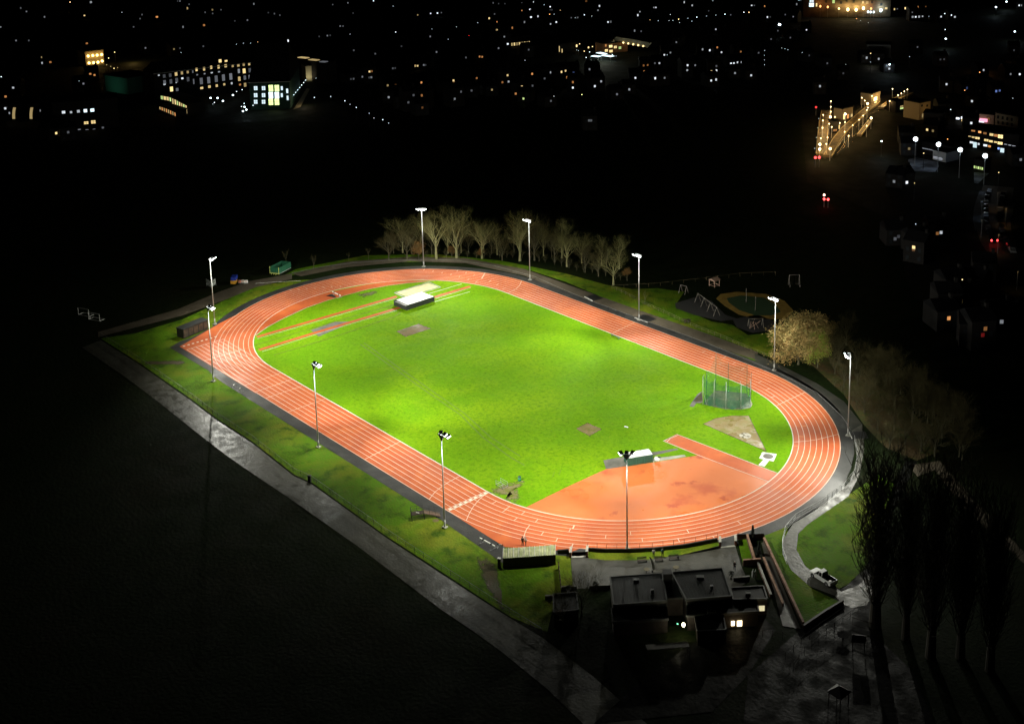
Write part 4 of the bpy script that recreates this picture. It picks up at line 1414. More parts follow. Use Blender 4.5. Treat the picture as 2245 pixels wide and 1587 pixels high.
def person(loc, rz, label, jacket, trousers, hair, stride=0.0, arms=0.0, hh=1.0):
    t = thing('person', label, 'person', loc, rz, world=False)
    t.scale = (hh, hh, hh)
    s = stride
    V = [(0, 0, 0.98), (0, 0, 1.18), (0, 0, 1.42), (0.01, 0, 1.52), (0.02, 0, 1.62), (0.02, 0, 1.74)]
    Ed = [(0, 1), (1, 2), (2, 3), (3, 4), (4, 5)]
    Rd = [(0.15, 0.11), (0.14, 0.10), (0.16, 0.10), 0.055, 0.085, 0.075]
    A_, L_ = {}, {}
    hands = []
    for sd in (-1, 1):
        k = len(V)
        V += [(0, sd * 0.19, 1.42), (-0.03 + arms * .1 - sd * s * .1, sd * 0.24, 1.15), (0.06 + arms * .25 - sd * s * .25, sd * 0.24, 0.93), (0.09 + arms * .3 - sd * s * .3, sd * 0.235, 0.85)]
        Rd += [0.065, 0.045, 0.032, (0.04, 0.02)]
        Ed += [(2, k), (k, k + 1), (k + 1, k + 2), (k + 2, k + 3)]
        A_[sd] = k
        hands.append((V[k + 3], sd))
        k = len(V)
        V += [(0, sd * 0.10, 0.90), (0.04 + sd * s * .25, sd * 0.11, 0.50), (-0.02 + sd * s * .45, sd * 0.12, 0.09), (0.12 + sd * s * .45, sd * 0.13, 0.035)]
        Rd += [0.085, 0.055, 0.04, (0.045, 0.03)]
        Ed += [(0, k), (k, k + 1), (k + 1, k + 2), (k + 2, k + 3)]
        L_[sd] = k
    roots = [0]
    for (hx, hy, hz_), sd in hands:
        for i in range(5):
            k = len(V)
            if i == 4:
                p0, p1, p2 = (hx + .03, hy - sd * .01, hz_ + .03), (hx + .055, hy - sd * .02, hz_ + .005), (hx + .06, hy - sd * .025, hz_ - .02)
            else:
                ln = (0.07, 0.08, 0.075, 0.06)[i]
                fx = hx + 0.024 - i * 0.016
                p0, p1, p2 = (fx, hy, hz_ - .01), (fx + .006, hy - sd * .005, hz_ - .01 - ln * .55), (fx + .014, hy - sd * .022, hz_ - .01 - ln)
            V += [p0, p1, p2]
            Rd += [0.010, 0.009, 0.007]
            Ed += [(k, k + 1), (k + 1, k + 2)]
            roots.append(k)
    skinned('body', V, Ed, Rd, SKIN, t, roots)
    # jacket
    jv = [(0, 0, 0.93), (0, 0, 1.18), (0, 0, 1.42), (0.0, 0, 1.50)]
    je = [(0, 1), (1, 2), (2, 3)]
    jr = [(0.185, 0.145), (0.175, 0.135), (0.19, 0.13), 0.085]
    for sd in (-1, 1):
        k = len(jv)
        a = A_[sd]
        jv += [V[a], V[a + 1], V[a + 2]]
        jr += [0.085, 0.062, 0.048]
        je += [(2, k), (k, k + 1), (k + 1, k + 2)]
    skinned('jacket', jv, je, jr, jacket, t)
    tv, te, tr = [(0, 0, 0.97)], [], [(0.165, 0.125)]
    for sd in (-1, 1):
        k = len(tv)
        a = L_[sd]
        tv += [V[a], V[a + 1], V[a + 2]]
        tr += [0.102, 0.072, 0.058]
        te += [(0, k), (k, k + 1), (k + 1, k + 2)]
    skinned('trousers', tv, te, tr, trousers, t)
    for sd in (-1, 1):
        x, y, z = V[L_[sd] + 3]
        MB().box((x - .05, y, 0.045), (0.29, 0.10, 0.09), 0, 0.03).build('shoe', BLACKM, t)
    mb = MB().ball((0.0, 0, 1.70), 0.115, 12, 8, 1.05)
    mb.v = [(x if z > 1.66 or x < 0.02 else min(x, 0.03), y, max(z, 1.60)) for x, y, z in mb.v]
    mb.v = [(min(x, 0.075) if z < 1.75 else x, y, z) for x, y, z in mb.v]
    mb.build('hair', hair, t, True)
    for sd in (-1, 1):
        MB().ball((0.105, sd * 0.032, 1.68), 0.013, 6, 4).build('eye', BLACKM, t)
        MB().ball((0.02, sd * 0.095, 1.67), 0.022, 6, 4, 1.4).build('ear', SKIN, t)
    MB().add([(0.10, -0.013, 1.645), (0.10, 0.013, 1.645), (0.135, 0, 1.643), (0.10, 0, 1.685)], [(0, 1, 2), (0, 2, 3), (1, 3, 2), (0, 3, 1)]).build('nose', SKIN, t)
    MB().box((0.102, 0, 1.615), (0.01, 0.045, 0.008)).build('mouth', mat('lip', (0.35, 0.1, 0.09), 0.6), t)
    return t


HAIR = mat('dark_hair', (0.02, 0.014, 0.01), 0.7)
HAIR2 = mat('grey_hair', (0.35, 0.33, 0.30), 0.7)
DK = mat('dark_jacket', (0.014, 0.014, 0.017), 0.8)
PALE = mat('pale_top', (0.62, 0.58, 0.55), 0.8)
NAVY = mat('navy_cloth', (0.02, 0.03, 0.06), 0.8)
TEAL = mat('teal_cloth', (0.04, 0.13, 0.14), 0.8)
person(G(1146, 1195.5), 2.2, 'person in dark clothes standing on the track behind the shelter roof', DK, DK, HAIR)
person(G(1152.5, 1196), 1.6, 'person in a pale top leaning forward on the track behind the shelter roof', PALE, DK, HAIR2, 0.3, 1.0)
person(G(1433, 1222), 2.0, 'person in pale top and dark trousers standing by the patio wall', PALE, DK, HAIR, 0.1)
person(G(1452.5, 1221), 2.5, 'person in a teal top standing by the patio wall, right one of the pair', TEAL, DK, HAIR, 0.1)
person(G(1610.5, 1250), 2.3, 'person in dark clothes walking across the east end of the patio', DK, NAVY, HAIR2, 0.6)

# ------------------------------------------------------------------ clubhouse
WALLD = mat('dark_brick_wall', (0.032, 0.025, 0.018), 0.8, noise=0.4, scale=3)
FASC = mat('grey_fascia', (0.05, 0.055, 0.048), 0.6)
S4 = 5.879
def zp(pts, x0=1320, y0=1180, s=S4):
    return ZZ(x0, y0, s, pts)
def block(t, roofpx, h, name_wall='wall', lip=0.16, roofm=ROOFD, inner=0.35):
    q = [G(px, py, h) for px, py in roofpx]
    c = sum(q, Vector()) / len(q)
    ins = [c + (p - c) * 0.985 for p in q]
    MB().prism(ins, 0.0, h - 0.02).build(name_wall, WALLD, t)
    MB().poly([(p.x, p.y, h + 0.02) for p in (ins if (ins[1] - ins[0]).cross(ins[2] - ins[1]).z > 0 else ins[::-1])]).build('roof', roofm, t)
    mb = MB()
    for i in range(len(q)):
        mb.wall([q[i], q[(i + 1) % len(q)]], 0.22, h - 0.25, h + lip)
    mb.build('parapet', FASC, t)
    return q
c = G(1470, 1350)
t = thing('clubhouse', 'low dark flat roofed clubhouse with two roof blocks and a chimney by the patio', 'clubhouse', c)
q1 = block(t, zp([(105, 500), (775, 455), (835, 805), (150, 860)]), 3.6)
q2 = block(t, zp([(895, 440), (1550, 385), (1670, 745), (1085, 790)]), 4.0)
block(t, zp([(800, 520), (900, 500), (1085, 760), (840, 770)]), 3.2, lip=0.05)
block(t, zp([(1655, 640), (2080, 615), (2130, 780), (1690, 790)]), 2.9)
q5 = block(t, zp([(1085, 815), (1680, 790), (1980, 790), (2020, 940), (1300, 990), (1090, 1000)]), 2.6)
block(t, zp([(1200, 1010), (1560, 985), (1600, 1180), (1230, 1200)]), 2.4)
block(t, zp([(120, 900), (820, 850), (850, 1040), (140, 1080)]), 2.4)
mb = MB()
mb.prism([G(px, py, 5.2) for px, py in zp([(778, 400), (885, 385), (905, 455), (790, 460)])], 0, 5.2)
mb.build('chimney', BLACKW, t)
# seams across the two long roofs, glazed ridge on the left one
for qq_, zz in ((q1, 3.66), (q2, 4.06)):
    mb = MB()
    for k in range(1, 14):
        a = qq_[0].lerp(qq_[1], k / 14)
        b = qq_[3].lerp(qq_[2], k / 14)
        mb.tube((a.x, a.y, zz), (b.x, b.y, zz), 0.018, 0.018, 4, False)
    mb.build('roof_seam', ROOFD, t)
# clerestory windows under the near edges
for qq_, zz in ((q1, 3.6), (q2, 4.0)):
    a, b = qq_[3], qq_[2]
    d, n = away(a, b)
    for k in range(6):
        p = a.lerp(b, (k + .5) / 6) - n * 0.06 + n * 0.14
        f = MB().box((p.x, p.y, zz - 0.85), ((b - a).length / 6 * 0.8, 0.06, 0.7), math.atan2(d.y, d.x)).build('window', mat('dark_glass', (0.02, 0.024, 0.024), 0.1), t)
# roof plant
for (px, py), sz, zz in (((1395, 1275), (.9, .7, .5), 3.62), ((1430, 1300), (.5, .5, .7), 3.62), ((1535, 1268), (1.2, .8, .45), 4.02), ((1560, 1290), (.5, .5, .6), 4.02), ((1640, 1305), (.8, .6, .5), 2.92), ((1560, 1345), (1.4, .9, .6), 2.62)):
    p = G(px, py, zz)
    MB().box((p.x, p.y, zz + sz[2] / 2), sz, .8, .04).build('roof_vent', GREYM if sz[0] < .8 else FASC, t)
for qq_, zz in ((q1, 3.6), (q2, 4.0)):
    for cc_ in (0, 2):
        MB().tube((qq_[3].lerp(qq_[2], cc_ / 2).x, qq_[3].lerp(qq_[2], cc_ / 2).y, 0), (qq_[3].lerp(qq_[2], cc_ / 2).x, qq_[3].lerp(qq_[2], cc_ / 2).y, zz - .2), .07, .07, 6).build('downpipe', FASC, t)
# lit details
WL = emat('warm_white_bulb', (1.0, 0.90, 0.66), 30)
EX = emat('green_exit_lamp', (0.2, 1.0, 0.45), 3)
p = G(1498.5, 1369, 2.3)
o = MB().ball((p.x, p.y, 2.3), 0.26, 10, 8, 1.3).build('wall_lamp', WL, t)
lamp('POINT', (p.x - .5, p.y - .5, 2.1), 90, (1.0, 0.9, 0.65), t, 0.25)
p = G(1485.5, 1367, 2.3)
MB().box((p.x, p.y, 2.3), (0.22, 0.1, 0.12), 0.5).build('exit_lamp', EX, t)
WW = emat('lit_doorway', (1.0, 0.78, 0.45), 4.0)
for (px, py), wd, hh_ in (((1606.5, 1365), 0.55, 0.8), ((1621, 1365), 0.8, 0.95)):
    d, n = away(q5[4], q5[3])
    p = on_plane(px, py, (q5[3].x, q5[3].y), (n.x, n.y)) - n * .12
    MB().box(tuple(p), (wd, 0.1, hh_), math.atan2(d.y, d.x)).build('lit_window', WW, t)
lamp('POINT', G(1621, 1375, 1.6) , 40, (1.0, 0.75, 0.42), t, 0.2)
p = G(1670, 1333, 2.2)
MB().box((p.x, p.y, 2.2), (0.95, 0.1, 0.9), 0.85).build('lit_window', emat('lit_side_window', (0.95, 0.85, 0.5), 0.75), t)
lamp('POINT', G(1672, 1348, 1.3), 6, (1.0, 0.55, 0.25), t, 0.2)
# pale canopy in front
q = [G(px, py, 2.2) for px, py in zp([(555, 1370), (1100, 1325), (1130, 1395), (585, 1435)])]
t = thing('canopy', 'low pale canopy roof in the dark in front of the clubhouse', 'canopy', sum(q, Vector()) / 4 - Vector((0, 0, 2.2)))
MB().prism(q, 2.12, 2.22).build('roof', CONCD, t)
for p in q:
    MB().tube((p.x, p.y, 0), (p.x, p.y, 2.12), 0.05, 0.05, 6).build('post', IRON, t)
# left annex and the low walls beside the clubhouse
q = [(1213, 1303), (1264, 1299), (1268, 1337), (1214, 1343)]
c = G(1240, 1345)
t = thing('annex', 'small dark flat roofed annex at the left of the clubhouse', 'annex', c)
block(t, q, 2.7)
for pts, lab in (([(1231, 1294), (1264, 1293)], 'low dark wall with pale coping behind the annex'), ([(1292, 1292), (1338, 1290)], 'low dark wall with pale coping left of the clubhouse roof'), ([(1608, 1274), (1644, 1271)], 'low wall with pale coping right of the clubhouse roof'), ([(1195, 1314), (1214, 1313)], 'short pale topped wall end left of the annex')):
    a, b = G(*pts[0]), G(*pts[1])
    t = thing('low_wall', lab, 'wall', (a + b) / 2, group='low walls round the clubhouse')
    MB().wall([a, b], 0.25, 0, 0.7).build('wall', WALLD, t)
    MB().wall([a, b], 0.33, 0.7, 0.78).build('coping', CONCD, t)
a, b = G(1225, 1247), G(1231, 1305)
t = thing('timber_fence', 'narrow brown fence running from the shelter towards the annex', 'fence', a)
MB().wall([a, b], 0.08, 0.1, 1.3).build('panel', mat('brown_fence_panel', (0.10, 0.07, 0.035), 0.8), t)
for k in range(7):
    p = a.lerp(b, k / 6)
    MB().box((p.x, p.y, 0.7), (0.12, 0.12, 1.4)).build('post', DARKW, t)
# two white upright boards and pots in the small garden
for k, (px, py) in enumerate(((1650.5, 1270), (1656.5, 1270))):
    p = G(px, py)
    t = thing('parasol', 'closed white parasol in the small walled garden, ' + ('left' if k == 0 else 'right') + ' one of two', 'parasol', p, group='closed white parasols')
    MB().tube((p.x, p.y, 0), (p.x, p.y, 0.5), 0.03, 0.03, 6).build('pole', IRON, t)
    MB().lathe((p.x, p.y, 0.4), [(0.16, 0), (0.2, 0.3), (0.16, 1.1), (0.03, 1.55)], 10).build('canopy', mat('grey_white_fabric', (0.55, 0.57, 0.55), 0.8), t)

# ------------------------------------------------------------------ brick walled ramp
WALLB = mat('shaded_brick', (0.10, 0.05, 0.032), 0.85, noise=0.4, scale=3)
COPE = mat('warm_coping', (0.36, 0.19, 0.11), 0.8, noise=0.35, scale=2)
def bwall(pts, h, label, cope=COPE):
    q = [G(*p) for p in pts]
    t = thing('brick_wall', label, 'wall', q[0], group='brick walls round the ramp')
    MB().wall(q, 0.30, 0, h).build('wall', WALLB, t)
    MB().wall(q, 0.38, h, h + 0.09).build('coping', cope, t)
bwall([(1675, 1186), (1712, 1265), (1761, 1372)], .7, 'long brick wall along the right side of the ramp')
bwall([(1674, 1228), (1693, 1275), (1717, 1330)], .6, 'brick wall along the left side of the ramp')
bwall([(1661, 1238), (1680, 1285), (1690, 1310)], .6, 'low brick wall beside the small garden, parallel to the ramp', CONC)
bwall([(1638, 1182), (1654, 1235)], 1.0, 'short brick wall across the lawn near the conifer')
bwall([(1629, 1240), (1668, 1237)], 1.1, 'short red brick wall above the garden')
bwall([(1616, 1182), (1675, 1180)], 1.0, 'low dark wall beside the east gateway', BLACKM)
bwall([(1761, 1378), (1810, 1345), (1848, 1322)], .6, 'low wall with pale edge below the parked pickup', CONCD)
sheet('ramp', [(1669, 1190), (1676, 1188), (1755, 1378), (1716, 1372)], PALEPATH, 4)
sheet('verge', [(1617, 1184), (1640, 1182), (1658, 1232), (1630, 1240)], GRASS_VERGE, 4.5)

# ------------------------------------------------------------------ white pickup
P1, P2 = G(1784, 1267), G(1809, 1283)
fwd = (P1 - P2).normalized()
ang = math.atan2(fwd.y, fwd.x)
left = Vector((-fwd.y, fwd.x, 0))
if left.dot(Vector((P1.x - CPOS[0], P1.y - CPOS[1], 0))) > 0:
    side = 1    # camera side is the right of the car
else:
    side = -1
cmid = (P1 + P2) / 2 + left * (0.85 if left.dot(Vector((P1.x - CPOS[0], P1.y - CPOS[1], 0))) > 0 else -0.85)
t = thing('pickup_truck', 'white pickup truck with an open dark load bed parked on the curving path', 'pickup truck', cmid, ang, world=False)
CARW = mat('white_car_paint', (0.90, 0.92, 0.90), 0.3)
prof = [(-2.55, 0.48), (-2.58, 0.98), (-2.5, 1.02), (-0.42, 1.02), (-0.40, 1.06), (0.95, 1.08), (1.25, 1.04), (2.25, 0.93), (2.52, 0.78), (2.56, 0.48), (2.45, 0.34), (-2.4, 0.36)]
mb = MB()
n_ = len(prof)
ins = 0.06
vs = []
for y, sh in ((-0.90, ins), (-0.84, 0), (0.84, 0), (0.90, ins)):
    for x, z in prof:
        if abs(y) > 0.86:
            vs.append((x * 0.985, y, 0.7 + (z - 0.7) * 0.9))
        else:
            vs.append((x, y, z))
fs = [tuple(range(n_ - 1, -1, -1)), tuple(range(3 * n_, 4 * n_))]
for k in range(3):
    for i in range(n_):
        j = (i + 1) % n_
        if k == 1 and i == 2:
            continue
        fs.append((k * n_ + i, k * n_ + j, (k + 1) * n_ + j, (k + 1) * n_ + i))
mb.add(vs, [f[::-1] for f in fs])
mb.build('body', CARW, t)
# load bed: inner tub
mb = MB()
x0, x1, y0, y1, z0, z1 = -2.42, -0.5, -0.76, 0.76, 0.62, 1.03
mb.add([(x0, y0, z0), (x1, y0, z0), (x1, y1, z0), (x0, y1, z0), (x0, y0, z1), (x1, y0, z1), (x1, y1, z1), (x0, y1, z1)],
       [(0, 1, 2, 3), (0, 4, 5, 1), (1, 5, 6, 2), (2, 6, 7, 3), (3, 7, 4, 0)])
mb.build('load_bed', BLACKM, t)
mb = MB()
mb.add([(-2.5, -.84, 1.02), (-.42, -.84, 1.02), (-.42, -.76, 1.03), (-2.42, -.76, 1.03), (-2.42, .76, 1.03), (-.42, .76, 1.03), (-.42, .84, 1.02), (-2.5, .84, 1.02)],
       [(0, 1, 2, 3), (0, 3, 4, 7), (4, 5, 6, 7)])
mb.build('bed_rim', CARW, t)
# cabin
mb = MB()
lo = [(-0.42, 0.80), (1.15, 0.82)]
base = [(-0.44, -0.80, 1.05), (1.22, -0.80, 1.05), (1.22, 0.80, 1.05), (-0.44, 0.80, 1.05)]
top = [(-0.36, -0.64, 1.70), (0.48, -0.64, 1.74), (0.48, 0.64, 1.74), (-0.36, 0.64, 1.70)]
mb.add(base + top, [(4, 5, 6, 7)])
for a, b in ((0, 4), (1, 5), (2, 6), (3, 7)):
    mb.tube((base + top)[a], (base + top)[b], 0.05, 0.05, 6)
mb.add([(-0.40, -0.68, 1.68), (0.52, -0.68, 1.70), (0.52, 0.68, 1.70), (-0.40, 0.68, 1.68), (-0.34, -0.6, 1.76), (0.42, -0.6, 1.80), (0.42, 0.6, 1.80), (-0.34, 0.6, 1.76)],
       [(4, 5, 6, 7), (0, 1, 5, 4), (1, 2, 6, 5), (2, 3, 7, 6), (3, 0, 4, 7), (3, 2, 1, 0)])
for s in (-1, 1):
    mb.tube((0.30, s * 0.80, 1.05), (0.22, s * 0.66, 1.70), 0.035, 0.035, 6)
mb.build('cabin', CARW, t)
GL = mat('dark_car_glass', (0.01, 0.012, 0.012), 0.08)
mb = MB().add([(a[0] * .99, a[1] * .985, a[2]) for a in base] + [(a[0], a[1] * .985, a[2] - .02) for a in top], [(0, 1, 5, 4), (1, 2, 6, 5), (2, 3, 7, 6), (3, 0, 4, 7)])
mb.build('window', GL, t)
for x in (-1.62, 1.62):
    for s in (-1, 1):
        w_ = MB().tube((x, s * 0.70, 0.36), (x, s * 0.91, 0.36), 0.37, 0.37, 20).build('wheel', BLACKM, t)
        r_ = MB().tube((x, s * 0.90, 0.36), (x, s * 0.925, 0.36), 0.21, 0.19, 14).build('rim', GREYM, t)
        r_.parent = w_
        MB().tube((x, s * 0.86, 0.38), (x, s * 0.905, 0.38), 0.45, 0.45, 20).build('wheel_arch', BLACKM, t)
for s in (-1, 1):
    MB().box((2.47, s * 0.66, 0.74), (0.16, 0.34, 0.16), 0, 0.03).build('headlight', mat('headlight_glass', (0.6, 0.62, 0.6), 0.1), t)
    MB().box((-2.57, s * 0.78, 0.80), (0.06, 0.14, 0.30)).build('taillight', mat('red_lens', (0.25, 0.01, 0.01), 0.2), t)
    MB().box((1.0, s * 1.0, 1.12), (0.12, 0.2, 0.16), 0, 0.03).build('mirror', BLACKM, t)
MB().box((2.56, 0, 0.5), (0.12, 1.6, 0.22), 0, 0.04).build('bumper', GREYM, t)
MB().box((-2.60, 0, 0.5), (0.12, 1.5, 0.18), 0, 0.04).build('bumper', GREYM, t)
MB().box((0.3, 0, 0.62), (1.2, 1.822, 0.03)).build('door_line', FASC, t)
wp = Matrix.Rotation(ang, 3, 'Z') @ Vector((-2.05, side * -0.45, 0))
bp_ = Vector((cmid.x + wp.x, cmid.y + wp.y, 0.86))
tag(MB().box(tuple(bp_), (0.5, 0.5, 0.45), ang, 0.08).build('white_sack', KERB), 'white sack lying in the back corner of the pickup bed', 'sack')

# ------------------------------------------------------------------ lower right: railings, sign board, screens in the dark yard
rail_fence('railing', 'dark stair railing descending in the dark yard below the poplars', 'railing', [(1915, 1325), (1880, 1348), (1840, 1375), (1800, 1405), (1760, 1440), (1740, 1470)], 1.5, 2.0, IRON, IRON, (1.0, 0.5))
rail_fence('railing', 'dark railing along the lower path beside the low wall', 'railing', [(1850, 1345), (1800, 1380), (1760, 1410), (1722, 1445)], 1.3, 2.2, IRON, IRON, (1.0, 0.5))
rail_fence('railing', 'faint railing at the foot of the brick ramp', 'railing', [(1672, 1395), (1700, 1396), (1716, 1398)], 1.1, 1.2, IRON, IRON, (1.0,))
p = G(1882, 1425)
t = thing('information_board', 'dark notice board on posts in the yard below the poplars', 'board', p)
for s in (-0.9, 0.9):
    MB().box((p.x + s * .8, p.y + s * .6, 1.3), (0.14, 0.14, 2.6), 0.6).build('post', DARKW, t)
MB().box((p.x, p.y, 2.0), (2.2, 0.12, 1.3), 0.64).build('panel', BLACKM, t)
p = G(1848, 1400)
t = thing('octagonal_table', 'dark eight sided table top in the yard below the low wall', 'table', p)
MB().lathe((p.x, p.y, 0.72), [(1.0, 0), (1.0, 0.07)], 8).build('top', mat('black_table_top', (0.004, 0.004, 0.004), 0.9, spec=0.05), t)
MB().lathe((p.x, p.y, 0), [(0.4, 0), (0.08, 0.1), (0.08, 0.72)], 8).build('leg', IRON, t)
p = G(1892, 1380)
t = thing('slatted_screen', 'pale slatted screen standing in the yard behind the poplar trunk', 'screen', p)
a, b = G(1868, 1372), G(1920, 1388)
mb = MB()
for k in range(26):
    q = a.lerp(b, k / 25)
    mb.box((q.x, q.y, 0.9), (0.06, 0.03, 1.7), 0.6)
mb.build('slats', mat('weathered_slats', (0.15, 0.14, 0.11), 0.8), t)
mb = MB()
for z in (0.3, 1.5):
    mb.wall([a, b], 0.04, z, z + 0.08)
mb.build('rail', DARKW, t)
p = G(1838, 1548)
t = thing('play_tower', 'dark pitched roof play tower low in the yard at the bottom right', 'play tower', p)
for sx in (-1, 1):
    for sy in (-1, 1):
        MB().tube((p.x + sx, p.y + sy, 0), (p.x + sx, p.y + sy, 2.4), 0.07, 0.07, 6).build('post', DARKW, t)
MB().add([(p.x - 1.3, p.y - 1.3, 2.4), (p.x + 1.3, p.y - 1.3, 2.4), (p.x + 1.3, p.y + 1.3, 2.4), (p.x - 1.3, p.y + 1.3, 2.4), (p.x, p.y, 3.4)], [(0, 1, 4), (1, 2, 4), (2, 3, 4), (3, 0, 4), (3, 2, 1, 0)]).build('roof', BLACKM, t)

# ------------------------------------------------------------------ playground
PLAYP = mat('pale_play_steel', (0.20, 0.18, 0.15), 0.5)
PLAYO = mat('pinkish_timber', (0.40, 0.26, 0.19), 0.7)
def swing(a, b, hh, bays, label):
    t = thing('swing_frame', label, 'swing', (a + b) / 2, group='swings in the playground')
    d = (b - a).normalized()
    n = Vector((-d.y, d.x, 0))
    MB().tube(a + Vector((0, 0, hh)), b + Vector((0, 0, hh)), 0.06, 0.06, 6).build('top_bar', PLAYP, t)
    for k in range(bays + 1):
        p = a.lerp(b, k / bays)
        for s in (-1, 1):
            MB().tube(p + n * s * 1.0, p + Vector((0, 0, hh)), 0.06, 0.06, 6).build('leg', PLAYP, t)
    for k in range(bays):
        for f in (0.3, 0.7):
            p = a.lerp(b, (k + f) / bays)
            mb = MB()
            for s in (-0.2, 0.2):
                mb.tube(p + d * s + Vector((0, 0, hh)), p + d * s + Vector((0, 0, 0.6)), 0.015, 0.015, 4)
            mb.box((p.x, p.y, 0.58), (0.45, 0.2, 0.05), math.atan2(d.y, d.x))
            mb.build('seat', DARKW, t)
    return t
swing(G(1530, 662), G(1571, 693), 2.5, 3, 'long pale swing frame with three bays on the dark oval of the playground')
swing(G(1641, 718), G(1672, 716), 2.3, 1, 'pale swing frame on the dark circle nearest the lamp mast')
swing(G(1492, 641), G(1505, 644), 2.2, 1, 'small dim frame swing at the far left of the playground')
swing(G(1730, 628), G(1752, 627), 3.4, 1, 'tall dim A frame swing far behind the autumn tree')
p = G(1654, 720)
t = thing('climbing_net', 'criss cross timber climber between the legs of the nearer swing', 'climber', p)
mb = MB()
rr = random.Random(4)
for k in range(5):
    a = p + Vector((rr.uniform(-1.2, 1.2), rr.uniform(-1.2, 1.2), 0))
    b = p + Vector((rr.uniform(-1.5, 1.5), rr.uniform(-1.5, 1.5), 2.2))
    mb.tube(a, b, 0.05, 0.05, 5)
mb.build('pole', PLAYO, t)
for k, (px, yb, yt) in enumerate(((1636, 663, 632), (1656, 681, 650))):
    p = G(px, yb)
    t = thing('play_pole', 'slim grey pole on the green playground oval, ' + ('left' if k == 0 else 'right') + ' one', 'pole', p, group='slim poles in the playground')
    MB().tube((p.x, p.y, 0), (p.x, p.y, hgt(px, yb, yt)), 0.06, 0.05, 8).build('shaft', PLAYP, t)
    MB().lathe((p.x, p.y, 0), [(0.2, 0), (0.2, 0.1), (0.08, 0.16)], 8).build('foot', IRON, t)
p = G(1566, 627)
t = thing('play_house', 'small pale timber play house frame at the far side of the playground', 'play house', p)
for sx in (-1, 1):
    for sy in (-1, 1):
        MB().box((p.x + sx * 1.0, p.y + sy * 1.0, 0.95), (0.14, 0.14, 1.9)).build('post', PLAYO, t)
mb = MB()
for z in (0.35, 1.85):
    for s in (-1, 1):
        mb.box((p.x, p.y + s * 1.0, z), (2.1, 0.1, 0.14)).box((p.x + s * 1.0, p.y, z), (0.1, 2.1, 0.14))
mb.build('frame', PLAYO, t)
MB().add([(p.x - 1.3, p.y - 1.3, 1.95), (p.x + 1.3, p.y - 1.3, 1.95), (p.x + 1.3, p.y + 1.3, 1.95), (p.x - 1.3, p.y + 1.3, 1.95), (p.x, p.y - 1.3, 2.5), (p.x, p.y + 1.3, 2.5)],
         [(0, 1, 4), (2, 3, 5), (1, 2, 5, 4), (3, 0, 4, 5)]).build('roof', PLAYO, t)
for px, lab in ((1502, 'left'), (1510, 'right')):
    p = G(px, 706)
    t = thing('picnic_bench', 'small dark picnic bench on the lawn by the playground, ' + lab + ' one', 'bench', p, group='picnic benches by the playground')
    MB().box((p.x, p.y, 0.72), (1.4, 0.7, 0.06), 0.4).build('top', DARKW, t)
    MB().box((p.x + .25, p.y - .6, 0.42), (1.4, 0.25, 0.05), 0.4).build('seat', DARKW, t)
    MB().box((p.x, p.y, 0.35), (0.1, 1.2, 0.7), 0.4).build('leg', IRON, t)

# ------------------------------------------------------------------ trees
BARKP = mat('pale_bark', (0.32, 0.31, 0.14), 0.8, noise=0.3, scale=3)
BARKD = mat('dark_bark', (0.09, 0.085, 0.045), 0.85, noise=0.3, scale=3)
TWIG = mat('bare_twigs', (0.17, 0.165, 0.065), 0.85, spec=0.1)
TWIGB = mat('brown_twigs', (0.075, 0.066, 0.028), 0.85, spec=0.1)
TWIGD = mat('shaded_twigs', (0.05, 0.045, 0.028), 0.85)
LEAFO = mat('orange_brown_leaves', (0.31, 0.20, 0.065), 0.8, noise=0.5, scale=0.9, c2=(0.16, 0.14, 0.035))
LEAFG = mat('yellow_green_leaves', (0.20, 0.33, 0.02), 0.8, noise=0.5, scale=0.9, c2=(0.22, 0.15, 0.04))


